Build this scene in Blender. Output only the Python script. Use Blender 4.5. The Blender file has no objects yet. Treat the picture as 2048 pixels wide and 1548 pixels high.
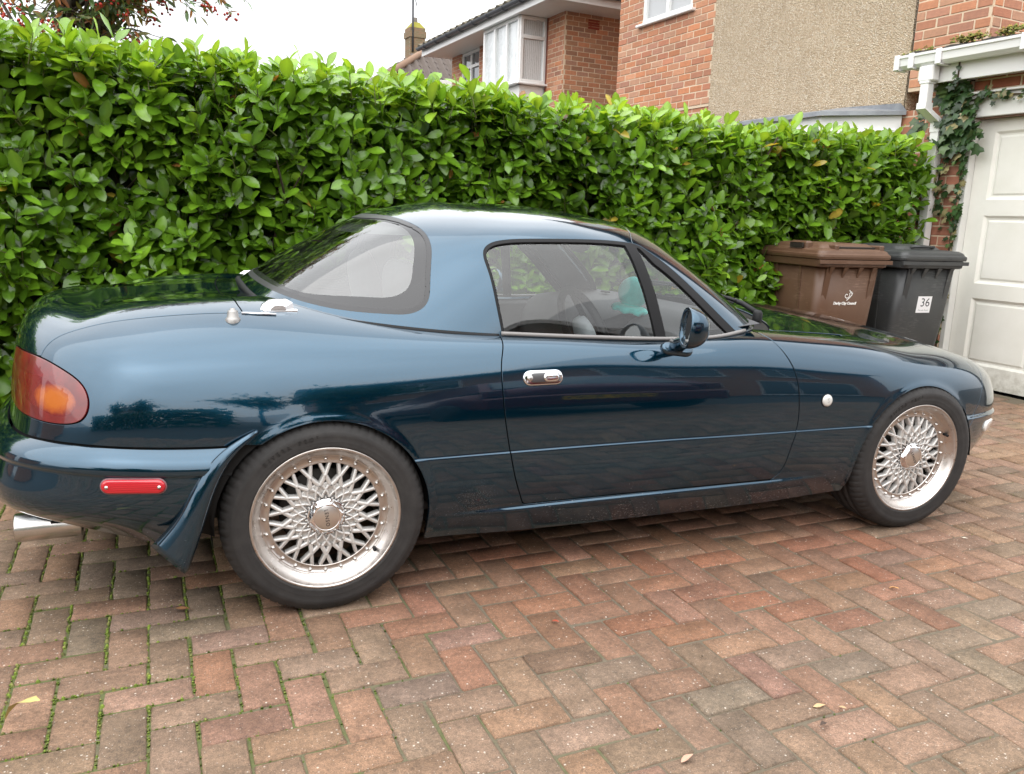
import bpy, math, random
import numpy as np
from mathutils import Vector, Matrix

random.seed(7)
RNG = np.random.default_rng(11)
scene = bpy.context.scene
COL = scene.collection
rad = math.radians

# ------------------------------------------------------------------ camera
cam_d = bpy.data.cameras.new('camera')
cam_d.sensor_width = 36.0
cam_d.lens = 28.5835
cam_d.clip_start = 0.05
cam_d.clip_end = 400.0
cam = bpy.data.objects.new('camera', cam_d)
COL.objects.link(cam)
_right = Vector((0.9318, -0.3616, 0.0322))
_down = Vector((-0.0446, -0.2019, -0.9784))
_fwd = Vector((0.3603, 0.9102, -0.2042))
_m = Matrix((_right, -_down, -_fwd)).transposed().to_4x4()
_m.translation = Vector((-0.3325, -3.0867, 1.1598))
cam.matrix_world = _m
scene.camera = cam

# ------------------------------------------------------------------ overcast sky, soft sun, exposure
SUN_EL, SUN_AZ = rad(52), rad(215)          # high, behind and left of the camera, veiled by cloud
world = bpy.data.worlds.new('World')
scene.world = world
world.use_nodes = True
_nt = world.node_tree
_nt.nodes.clear()
_out = _nt.nodes.new('ShaderNodeOutputWorld')
_bg = _nt.nodes.new('ShaderNodeBackground')
_sky = _nt.nodes.new('ShaderNodeTexSky')
_sky.sky_type = 'NISHITA'
_sky.sun_disc = False
_sky.sun_elevation = SUN_EL
_sky.sun_rotation = SUN_AZ
_sky.altitude = 0
_sky.air_density = 1.0
_sky.dust_density = 4.0
_sky.ozone_density = 1.0
_hsv = _nt.nodes.new('ShaderNodeHueSaturation')
_hsv.inputs['Saturation'].default_value = 0.12
_mix = _nt.nodes.new('ShaderNodeMix')
_mix.data_type = 'RGBA'
_mix.inputs['Factor'].default_value = 0.86
# slow cloud mottling so the overcast is not one flat tone
_tc = _nt.nodes.new('ShaderNodeTexCoord')
_no = _nt.nodes.new('ShaderNodeTexNoise')
_no.inputs['Scale'].default_value = 2.2
_no.inputs['Detail'].default_value = 5
_mr = _nt.nodes.new('ShaderNodeMapRange')
_mr.inputs['From Min'].default_value = 0.3
_mr.inputs['From Max'].default_value = 0.7
_mr.inputs['To Min'].default_value = 0.86
_mr.inputs['To Max'].default_value = 1.12
_mul = _nt.nodes.new('ShaderNodeMix')
_mul.data_type = 'RGBA'
_mul.blend_type = 'MULTIPLY'
_mul.inputs['Factor'].default_value = 1.0
_L = _nt.links.new
# standard overcast: the cloud deck is three times as bright overhead as at the horizon
_sp = _nt.nodes.new('ShaderNodeSeparateXYZ')
_cie = _nt.nodes.new('ShaderNodeMapRange')
_cie.inputs['From Min'].default_value = 0.0
_cie.inputs['From Max'].default_value = 1.0
_cie.inputs['To Min'].default_value = 13.2 / 3
_cie.inputs['To Max'].default_value = 13.2
_wh = _nt.nodes.new('ShaderNodeMix')
_wh.data_type = 'RGBA'
_wh.blend_type = 'MULTIPLY'
_wh.inputs['Factor'].default_value = 1.0
_wh.inputs['A'].default_value = (0.985, 1.0, 1.02, 1)
_L(_tc.outputs['Generated'], _sp.inputs[0])
_L(_sp.outputs['Z'], _cie.inputs['Value'])
_L(_cie.outputs['Result'], _wh.inputs['B'])
_L(_wh.outputs['Result'], _mix.inputs['B'])
_L(_sky.outputs['Color'], _hsv.inputs['Color'])
_L(_hsv.outputs['Color'], _mix.inputs['A'])
_L(_tc.outputs['Generated'], _no.inputs['Vector'])
_L(_no.outputs['Fac'], _mr.inputs['Value'])
_L(_mix.outputs['Result'], _mul.inputs['A'])
_L(_mr.outputs['Result'], _mul.inputs['B'])
_L(_mul.outputs['Result'], _bg.inputs['Color'])
_bg.inputs['Strength'].default_value = 0.10
_L(_bg.outputs['Background'], _out.inputs['Surface'])

sun_d = bpy.data.lights.new('sun', 'SUN')
sun_d.energy = 0.9
sun_d.angle = rad(110)
sun_d.color = (1.0, 0.97, 0.92)
sun = bpy.data.objects.new('sun', sun_d)
COL.objects.link(sun)
# the sky's rotation is measured clockwise from +Y
_sd = Vector((math.sin(SUN_AZ) * math.cos(SUN_EL), math.cos(SUN_AZ) * math.cos(SUN_EL), math.sin(SUN_EL)))
sun.rotation_euler = _sd.to_track_quat('Z', 'Y').to_euler()

scene.view_settings.view_transform = 'Standard'
scene.view_settings.look = 'None'
scene.view_settings.exposure = 1.45
scene.view_settings.gamma = 1.0
scene.view_settings.use_curve_mapping = False
scene.cycles.max_bounces = 10
scene.cycles.diffuse_bounces = 3
scene.cycles.glossy_bounces = 5
scene.cycles.transparent_max_bounces = 10
scene.cycles.transmission_bounces = 8
scene.cycles.caustics_reflective = False
scene.cycles.caustics_refractive = False
scene.cycles.sample_clamp_indirect = 6.0
scene.cycles.use_denoising = True

# ------------------------------------------------------------------ small helpers
MATS = {}

def mat(name, color=(0.5, 0.5, 0.5), rough=0.6, metal=0.0, coat=0.0, coat_rough=0.03, spec=0.5, transmission=0.0, ior=1.45,
        sheen=0.0, emit=None):
    m = bpy.data.materials.new(name)
    m.use_nodes = True
    b = m.node_tree.nodes['Principled BSDF']
    b.inputs['Base Color'].default_value = (*color, 1)
    b.inputs['Roughness'].default_value = rough
    b.inputs['Metallic'].default_value = metal
    b.inputs['Coat Weight'].default_value = coat
    b.inputs['Coat Roughness'].default_value = coat_rough
    b.inputs['Specular IOR Level'].default_value = spec
    b.inputs['Transmission Weight'].default_value = transmission
    b.inputs['IOR'].default_value = ior
    b.inputs['Sheen Weight'].default_value = sheen
    MATS[name] = m
    return m

class NG:
    """tiny node-graph helper around one material"""
    def __init__(s, m):
        s.m = m; s.t = m.node_tree; s.b = s.t.nodes['Principled BSDF']
    def n(s, typ, **kw):
        nd = s.t.nodes.new(typ)
        for k, v in kw.items():
            if k in nd.inputs.keys():
                nd.inputs[k].default_value = v
            else:
                setattr(nd, k, v)
        return nd
    def l(s, a, b):
        s.t.links.new(a, b)
    def coord(s, kind='Object'):
        return s.n('ShaderNodeTexCoord').outputs[kind]
    def noise(s, scale, detail=4, rough=0.55, vec=None, dist=0.0):
        nd = s.n('ShaderNodeTexNoise')
        nd.inputs['Scale'].default_value = scale
        nd.inputs['Detail'].default_value = detail
        nd.inputs['Roughness'].default_value = rough
        nd.inputs['Distortion'].default_value = dist
        s.l(vec if vec is not None else s.coord(), nd.inputs['Vector'])
        return nd.outputs['Fac']
    def ramp(s, fac, stops, interp='LINEAR'):
        nd = s.n('ShaderNodeValToRGB')
        nd.color_ramp.interpolation = interp
        el = nd.color_ramp.elements
        while len(el) < len(stops):
            el.new(0.5)
        for e, (p, c) in zip(el, stops):
            e.position = p
            e.color = (*c, 1) if len(c) == 3 else c
        s.l(fac, nd.inputs['Fac'])
        return nd.outputs['Color']
    def rng(s, v, a, b, c, d):
        nd = s.n('ShaderNodeMapRange')
        for k, x in zip(('From Min', 'From Max', 'To Min', 'To Max'), (a, b, c, d)):
            nd.inputs[k].default_value = x
        s.l(v, nd.inputs['Value'])
        return nd.outputs['Result']
    def mix(s, fac, a, b, blend='MIX'):
        nd = s.n('ShaderNodeMix')
        nd.data_type = 'RGBA'; nd.blend_type = blend
        for sock, v in (('Factor', fac), ('A', a), ('B', b)):
            if isinstance(v, (int, float)):
                nd.inputs[sock].default_value = v
            elif isinstance(v, tuple):
                nd.inputs[sock].default_value = (*v, 1) if len(v) == 3 else v
            else:
                s.l(v, nd.inputs[sock])
        return nd.outputs['Result']
    def math(s, op, a, b=0.0):
        nd = s.n('ShaderNodeMath'); nd.operation = op
        for i, v in enumerate((a, b)):
            if isinstance(v, (int, float)):
                nd.inputs[i].default_value = v
            else:
                s.l(v, nd.inputs[i])
        return nd.outputs[0]
    def bump(s, h, strength=0.3, dist=0.01):
        nd = s.n('ShaderNodeBump')
        nd.inputs['Strength'].default_value = strength
        nd.inputs['Distance'].default_value = dist
        s.l(h, nd.inputs['Height'])
        s.l(nd.outputs['Normal'], s.b.inputs['Normal'])
        return nd
    def base(s, c):
        s.l(c, s.b.inputs['Base Color'])
    def rough(s, r):
        s.l(r, s.b.inputs['Roughness'])
    def attr(s, name, out='Color'):
        nd = s.n('ShaderNodeAttribute'); nd.attribute_name = name
        return nd.outputs[out]

LOCAL = set()      # things whose parts are modelled in the thing's own frame

def world_of(o):
    return (world_of(o.parent) @ o.matrix_parent_inverse @ o.matrix_basis) if o.parent else o.matrix_basis.copy()

def link(o, parent=None):
    COL.objects.link(o)
    if parent is not None:
        o.parent = parent
        if parent.name in LOCAL:
            LOCAL.add(o.name)
        else:
            o.matrix_parent_inverse = world_of(parent).inverted()
    return o

def tag(o, label=None, cat=None, group=None, kind=None):
    if label: o['label'] = label
    if cat: o['category'] = cat
    if group: o['group'] = group
    if kind: o['kind'] = kind
    return o

def empty(name, loc=(0, 0, 0), rot=(0, 0, 0)):
    o = bpy.data.objects.new(name, None)
    o.empty_display_size = 0.1
    o.location = loc
    o.rotation_euler = rot
    return link(o)

def np_mesh(name, V, T=None, Q=None, normals=None, smooth=True):
    """mesh from numpy arrays of vertices and triangles and / or quads"""
    me = bpy.data.meshes.new(name)
    V = np.asarray(V, np.float32)
    loops = []; starts = []; pos = 0
    if T is not None and len(T):
        T = np.asarray(T, np.int32); loops.append(T.ravel()); starts.append(pos + 3 * np.arange(len(T))); pos += 3 * len(T)
    if Q is not None and len(Q):
        Q = np.asarray(Q, np.int32); loops.append(Q.ravel()); starts.append(pos + 4 * np.arange(len(Q))); pos += 4 * len(Q)
    L = np.concatenate(loops).astype(np.int32); S = np.concatenate(starts).astype(np.int32)
    me.vertices.add(len(V)); me.vertices.foreach_set('co', V.ravel())
    me.loops.add(len(L)); me.loops.foreach_set('vertex_index', L)
    me.polygons.add(len(S)); me.polygons.foreach_set('loop_start', S)
    me.polygons.foreach_set('use_smooth', np.full(len(S), bool(smooth)))
    me.update(calc_edges=True)
    me.validate()
    if normals is not None:
        me.normals_split_custom_set_from_vertices(np.asarray(normals, np.float64).tolist())
    return me

class MB:
    """collects shapes, then links them as one mesh object"""
    def __init__(s):
        s.v = []; s.f = []; s.sm = []
    def add(s, verts, faces, smooth=False):
        o = len(s.v)
        s.v.extend([tuple(map(float, p)) for p in verts])
        s.f.extend([tuple(i + o for i in f) for f in faces])
        s.sm.extend([smooth] * len(faces))
        return s
    def box(s, lo, hi, bev=0.0, M=None):
        x0, y0, z0 = lo; x1, y1, z1 = hi
        if bev <= 0:
            v = [(x0, y0, z0), (x1, y0, z0), (x1, y1, z0), (x0, y1, z0), (x0, y0, z1), (x1, y0, z1), (x1, y1, z1), (x0, y1, z1)]
            f = [(0, 3, 2, 1), (4, 5, 6, 7), (0, 1, 5, 4), (1, 2, 6, 5), (2, 3, 7, 6), (3, 0, 4, 7)]
        else:
            b = bev; v = []; idx = {}
            for ix, (xo, xi) in enumerate(((x0, x0 + b), (x1, x1 - b))):
                for iy, (yo, yi) in enumerate(((y0, y0 + b), (y1, y1 - b))):
                    for iz, (zo, zi) in enumerate(((z0, z0 + b), (z1, z1 - b))):
                        idx[ix, iy, iz, 'x'] = len(v); v.append((xo, yi, zi))
                        idx[ix, iy, iz, 'y'] = len(v); v.append((xi, yo, zi))
                        idx[ix, iy, iz, 'z'] = len(v); v.append((xi, yi, zo))
            f = []
            for a in (0, 1):
                q = [idx[a, 0, 0, 'x'], idx[a, 1, 0, 'x'], idx[a, 1, 1, 'x'], idx[a, 0, 1, 'x']]; f.append(q if a else q[::-1])
                q = [idx[0, a, 0, 'y'], idx[0, a, 1, 'y'], idx[1, a, 1, 'y'], idx[1, a, 0, 'y']]; f.append(q if a else q[::-1])
                q = [idx[0, 0, a, 'z'], idx[1, 0, a, 'z'], idx[1, 1, a, 'z'], idx[0, 1, a, 'z']]; f.append(q if a else q[::-1])
            for a in (0, 1):
                for c in (0, 1):
                    sgn = (a == c)
                    q = [idx[a, c, 0, 'x'], idx[a, c, 1, 'x'], idx[a, c, 1, 'y'], idx[a, c, 0, 'y']]; f.append(q[::-1] if sgn else q)
                    q = [idx[a, 0, c, 'x'], idx[a, 1, c, 'x'], idx[a, 1, c, 'z'], idx[a, 0, c, 'z']]; f.append(q if sgn else q[::-1])
                    q = [idx[0, a, c, 'y'], idx[1, a, c, 'y'], idx[1, a, c, 'z'], idx[0, a, c, 'z']]; f.append(q[::-1] if sgn else q)
            for a in (0, 1):
                for c in (0, 1):
                    for e in (0, 1):
                        q = [idx[a, c, e, 'x'], idx[a, c, e, 'y'], idx[a, c, e, 'z']]
                        f.append(q if (a + c + e) % 2 == 1 else q[::-1])
        if M is not None:
            v = [tuple(M @ Vector(p)) for p in v]
        return s.add(v, f)
    def tube(s, pts, r, n=8, caps=True, closed=False, smooth=True):
        pts = [Vector(p) for p in pts]; m = len(pts)
        rr = r if isinstance(r, (list, tuple)) else [r] * m
        rings = []; prev = None
        for i, p in enumerate(pts):
            if closed:
                d = pts[(i + 1) % m] - pts[i - 1]
            else:
                d = pts[min(i + 1, m - 1)] - pts[max(i - 1, 0)]
            d = d.normalized() if d.length > 1e-9 else Vector((0, 0, 1))
            if prev is None:
                a = Vector((0, 0, 1)) if abs(d.z) < 0.9 else Vector((1, 0, 0))
                u = d.cross(a).normalized()
            else:
                u = (prev - d * prev.dot(d)).normalized()
            prev = u; w = d.cross(u)
            rings.append([p + (u * math.cos(2 * math.pi * k / n) + w * math.sin(2 * math.pi * k / n)) * rr[i] for k in range(n)])
        v = [q for ring in rings for q in ring]; f = []
        for i in range(m if closed else m - 1):
            a = i * n; b = ((i + 1) % m) * n
            for k in range(n):
                f.append((a + k, a + (k + 1) % n, b + (k + 1) % n, b + k))
        if caps and not closed:
            f.append(tuple(range(n))[::-1]); f.append(tuple((m - 1) * n + k for k in range(n)))
        return s.add(v, f, smooth)
    def lathe(s, prof, n=48, axis='z', M=None, smooth=True, closed=False):
        """prof: list of (radius, height); revolved about the axis"""
        v = []; f = []; m = len(prof)
        for r, h in prof:
            for k in range(n):
                a = 2 * math.pi * k / n
                p = (r * math.cos(a), r * math.sin(a), h)
                if axis == 'y': p = (r * math.cos(a), h, r * math.sin(a))
                elif axis == 'x': p = (h, r * math.cos(a), r * math.sin(a))
                v.append(tuple(M @ Vector(p)) if M is not None else p)
        for i in range(m if closed else m - 1):
            a = i * n; b = ((i + 1) % m) * n
            for k in range(n):
                q = (a + k, a + (k + 1) % n, b + (k + 1) % n, b + k)
                f.append(q if axis != 'y' else q[::-1])
        return s.add(v, f, smooth)
    def prism(s, poly, h0, h1, M=None, smooth=False):
        """polygon (x, y) extruded from z=h0 to z=h1"""
        n = len(poly)
        v = [(x, y, h0) for x, y in poly] + [(x, y, h1) for x, y in poly]
        f = [tuple(range(n))[::-1], tuple(range(n, 2 * n))]
        f += [(i, (i + 1) % n, n + (i + 1) % n, n + i) for i in range(n)]
        if M is not None:
            v = [tuple(M @ Vector(p)) for p in v]
        return s.add(v, f, smooth)
    def sphere(s, c, r, nu=16, nv=10, sq=(1, 1, 1)):
        v = []; f = []
        for j in range(nv + 1):
            ph = math.pi * j / nv
            for i in range(nu):
                th = 2 * math.pi * i / nu
                v.append((c[0] + r * sq[0] * math.sin(ph) * math.cos(th), c[1] + r * sq[1] * math.sin(ph) * math.sin(th), c[2] + r * sq[2] * math.cos(ph)))
        for j in range(nv):
            for i in range(nu):
                f.append((j * nu + i, (j + 1) * nu + i, (j + 1) * nu + (i + 1) % nu, j * nu + (i + 1) % nu))
        return s.add(v, f, True)
    def mesh(s, name):
        me = bpy.data.meshes.new(name)
        me.from_pydata(s.v, [], s.f)
        me.polygons.foreach_set('use_smooth', s.sm)
        me.update()
        return me
    def build(s, name, material, parent=None):
        me = s.mesh(name)
        if material is not None:
            me.materials.append(material)
        return link(bpy.data.objects.new(name, me), parent)

def text_mesh(name, txt, size, material, M, parent=None, extrude=0.0005, shear=0.0, align='CENTER', bold=0.0, spacing=1.0):
    cu = bpy.data.curves.new(name + '_curve', 'FONT')
    cu.body = txt; cu.size = size; cu.extrude = extrude; cu.shear = shear; cu.offset = bold
    cu.align_x = align; cu.align_y = 'CENTER'; cu.space_character = spacing; cu.resolution_u = 3
    tmp = bpy.data.objects.new(name + '_tmp', cu)
    COL.objects.link(tmp)
    dg = bpy.context.evaluated_depsgraph_get()
    me = bpy.data.meshes.new_from_object(tmp.evaluated_get(dg))
    bpy.data.objects.remove(tmp); bpy.data.curves.remove(cu)
    me.name = name
    me.transform(M)
    me.materials.clear(); me.materials.append(material)
    return link(bpy.data.objects.new(name, me), parent)

# ------------------------------------------------------------------ smooth car surfaces
# rows run from the sill up to the centre line, columns from the tail round the right-hand side to the nose: (x, half width, z)
def _spl(knots, Y, q, periodic=False):
    """C2 cubic spline through Y (n, ...) at knots; periodic repeats after knots[-1] (Y has one value less)"""
    knots = np.asarray(knots, float); Y = np.asarray(Y, float); q = np.asarray(q, float)
    if periodic:
        n = len(Y); h = np.diff(knots)
        A = np.zeros((n, n)); R = np.zeros_like(Y)
        for i in range(n):
            hm, hp = h[i - 1], h[i]; im, ip = (i - 1) % n, (i + 1) % n
            A[i, im] += hm / 6; A[i, i] += (hm + hp) / 3; A[i, ip] += hp / 6
            R[i] = (Y[ip] - Y[i]) / hp - (Y[i] - Y[im]) / hm
        M = np.linalg.solve(A, R.reshape(n, -1)).reshape(Y.shape)
        Yx = np.concatenate([Y, Y[:1]]); Mx = np.concatenate([M, M[:1]])
    else:
        n = len(Y); h = np.diff(knots)
        A = np.zeros((n, n)); R = np.zeros_like(Y); A[0, 0] = A[-1, -1] = 1
        for i in range(1, n - 1):
            A[i, i - 1] = h[i - 1] / 6; A[i, i] = (h[i - 1] + h[i]) / 3; A[i, i + 1] = h[i] / 6
            R[i] = (Y[i + 1] - Y[i]) / h[i] - (Y[i] - Y[i - 1]) / h[i - 1]
        Mx = np.linalg.solve(A, R.reshape(n, -1)).reshape(Y.shape); Yx = Y
    k = np.clip(np.searchsorted(knots, q, side='right') - 1, 0, len(h) - 1)
    hh = h[k]; a = (knots[k + 1] - q) / hh; b = 1 - a
    sh = (slice(None),) + (None,) * (Y.ndim - 1)
    return a[sh] * Yx[k] + b[sh] * Yx[k + 1] + ((a**3 - a)[sh] * Mx[k] + (b**3 - b)[sh] * Mx[k + 1]) * (hh**2 / 6)[sh]

def loop_grid(rows, tq_step, srows, s_samples):
    """rows: (R, C, 3) of (x, w, z) for the right-hand half; returns (ns, nt, 3) positions of the closed loop, y = -w on the right"""
    G = np.array(rows, float)
    right = G.copy(); right[..., 1] *= -1
    left = G[:, -2:0:-1].copy()
    F = np.concatenate([right, left], axis=1)
    d = np.linalg.norm(np.roll(F, -1, axis=1) - F, axis=2)
    d = d[srows].mean(axis=0)
    kt = np.concatenate([[0], np.cumsum(d)])
    nt = int(kt[-1] / tq_step) // 2 * 2
    tq = np.linspace(0, kt[-1], nt, endpoint=False)
    A = _spl(kt, F.transpose(1, 0, 2), tq, True).transpose(1, 0, 2)
    ds = np.linalg.norm(np.diff(F, axis=0), axis=2)
    ks = np.concatenate([[0], np.cumsum(ds[:, 4:-4].mean(axis=1))])
    return _spl(ks, A, s_samples(ks), False)

BODY = [
 # r0 bottom edge
 [(-.83,0,.300),(-.82,.27,.300),(-.79,.47,.308),(-.69,.61,.316),(-.56,.71,.308),(-.38,.765,.262),(-.15,.79,.20),(.10,.79,.178),(.40,.772,.172),(.75,.766,.166),(1.15,.766,.164),(1.50,.768,.165),(1.80,.775,.17),(2.05,.785,.18),(2.30,.78,.19),(2.52,.735,.19),(2.70,.60,.185),(2.83,.44,.18),(2.90,.24,.175),(2.92,0,.175)],
 # r1 top of sill
 [(-.880,0,.365),(-.870,.28,.365),(-.838,.505,.365),(-.752,.670,.365),(-.575,.772,.358),(-.38,.806,.320),(-.15,.826,.27),(.10,.827,.264),(.40,.816,.262),(.75,.811,.262),(1.15,.811,.262),(1.50,.813,.262),(1.80,.817,.262),(2.05,.823,.264),(2.30,.812,.268),(2.535,.78,.27),(2.765,.66,.27),(2.90,.475,.27),(2.965,.255,.27),(2.985,0,.27)],
 # r2 waist crease
 [(-.895,0,.45),(-.885,.285,.45),(-.850,.52,.45),(-.770,.69,.45),(-.585,.797,.45),(-.38,.832,.45),(-.15,.845,.45),(.10,.846,.45),(.40,.839,.45),(.75,.830,.45),(1.15,.830,.45),(1.50,.838,.45),(1.80,.841,.45),(2.05,.845,.45),(2.30,.836,.45),(2.545,.80,.447),(2.815,.695,.440),(2.962,.50,.43),(3.03,.27,.425),(3.052,0,.424)],
 # r3 widest
 [(-.880,0,.56),(-.866,.28,.56),(-.824,.50,.56),(-.752,.67,.56),(-.580,.795,.56),(-.38,.829,.56),(-.15,.846,.56),(.10,.847,.56),(.40,.840,.56),(.75,.831,.56),(1.15,.831,.56),(1.50,.839,.557),(1.80,.841,.555),(2.05,.843,.55),(2.30,.833,.54),(2.55,.797,.53),(2.81,.688,.512),(2.952,.497,.497),(3.02,.268,.49),(3.043,0,.489)],
 # r4
 [(-.868,0,.67),(-.852,.28,.67),(-.808,.50,.67),(-.735,.655,.67),(-.572,.776,.67),(-.38,.812,.67),(-.15,.826,.67),(.10,.828,.67),(.40,.825,.67),(.75,.818,.667),(1.15,.818,.66),(1.50,.823,.663),(1.80,.82,.66),(2.05,.818,.65),(2.30,.806,.628),(2.55,.77,.61),(2.787,.665,.58),(2.922,.486,.558),(2.987,.262,.549),(3.008,0,.548)],
 # r5 shoulder
 [(-.848,0,.782),(-.830,.275,.78),(-.787,.475,.775),(-.715,.61,.768),(-.566,.718,.768),(-.38,.752,.772),(-.15,.768,.778),(.10,.776,.775),(.40,.786,.763),(.75,.791,.75),(1.15,.791,.737),(1.50,.780,.751),(1.80,.762,.741),(2.05,.752,.720),(2.30,.735,.686),(2.545,.702,.663),(2.74,.618,.629),(2.866,.46,.604),(2.928,.25,.594),(2.948,0,.592)],
 # r6 deck edge
 [(-.812,0,.845),(-.792,.255,.842),(-.748,.435,.833),(-.668,.545,.825),(-.555,.60,.838),(-.38,.622,.855),(-.15,.642,.86),(.10,.672,.840),(.40,.716,.808),(.75,.742,.787),(1.15,.742,.768),(1.50,.688,.785),(1.80,.635,.772),(2.05,.622,.751),(2.30,.61,.715),(2.53,.598,.689),(2.685,.535,.656),(2.797,.415,.633),(2.857,.23,.624),(2.878,0,.622)],
 # r7 deck
 [(-.72,0,.868),(-.70,.16,.866),(-.67,.28,.862),(-.60,.33,.864),(-.53,.345,.874),(-.36,.355,.885),(-.15,.37,.89),(.10,.39,.883),(.40,.40,.86),(.75,.40,.84),(1.15,.40,.82),(1.50,.37,.825),(1.80,.345,.812),(2.05,.34,.79),(2.30,.33,.757),(2.49,.32,.728),(2.62,.295,.696),(2.70,.235,.673),(2.745,.135,.661),(2.765,0,.659)],
 # r8 centre line
 [(-.615,0,.881),(-.605,0,.8815),(-.585,0,.8825),(-.55,0,.885),(-.48,0,.889),(-.34,0,.896),(-.15,0,.90),(.10,0,.895),(.40,0,.875),(.75,0,.855),(1.15,0,.84),(1.50,0,.848),(1.80,0,.836),(2.05,0,.815),(2.28,0,.785),(2.44,0,.760),(2.54,0,.738),(2.60,0,.724),(2.64,0,.714),(2.665,0,.708)],
]

def body_samples(ks):
    # fine below the shoulder where the swage lines lie, coarser on the decks
    return np.concatenate([np.linspace(ks[0], ks[3], 135, endpoint=False), np.linspace(ks[3], ks[6], 44, endpoint=False), np.linspace(ks[6], ks[8], 48)])

GREEN = [
 # base, on the deck and belt line
 [(-.175,0,.903),(-.165,.28,.893),(-.09,.545,.868),(.10,.655,.838),(.50,.722,.798),(1.0,.735,.780),(1.34,.730,.778),(1.535,.685,.790),(1.665,.36,.828),(1.705,0,.840)],
 [(-.045,0,.985),(-.04,.25,.978),(.015,.49,.955),(.19,.600,.928),(.525,.690,.900),(.95,.703,.890),(1.24,.698,.885),(1.405,.648,.900),(1.520,.34,.942),(1.555,0,.954)],
 [(.10,0,1.068),(.105,.23,1.062),(.155,.44,1.045),(.29,.548,1.022),(.555,.648,1.005),(.90,.662,1.002),(1.13,.655,.995),(1.265,.600,1.010),(1.37,.32,1.048),(1.405,0,1.060)],
 [(.26,0,1.148),(.265,.21,1.142),(.31,.39,1.125),(.41,.498,1.105),(.60,.592,1.095),(.85,.605,1.098),(1.01,.598,1.092),(1.115,.54,1.106),(1.22,.29,1.138),(1.25,0,1.147)],
 [(.40,0,1.188),(.41,.18,1.182),(.45,.32,1.168),(.52,.42,1.155),(.66,.495,1.148),(.83,.505,1.150),(.94,.495,1.146),(1.0,.44,1.152),(1.06,.22,1.175),(1.08,0,1.182)],
 [(.60,0,1.208),(.61,0,1.208),(.63,0,1.2085),(.66,0,1.209),(.72,0,1.2095),(.80,0,1.209),(.85,0,1.208),(.88,0,1.2065),(.90,0,1.2055),(.91,0,1.205)],
]

def green_samples(ks):
    return np.concatenate([np.linspace(ks[0], ks[3], 60, endpoint=False), np.linspace(ks[3], ks[5], 44)])

def smoothstep(a, b, x):
    t = np.clip((x - a) / (b - a), 0, 1)
    return t * t * (3 - 2 * t)

def grid_normals(P):
    """P (ns, nt, 3), periodic in t"""
    dt = np.roll(P, -1, axis=1) - np.roll(P, 1, axis=1)
    ds = np.gradient(P, axis=0)
    N = np.cross(dt, ds)
    return N / np.maximum(np.linalg.norm(N, axis=2, keepdims=True), 1e-12)

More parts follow.
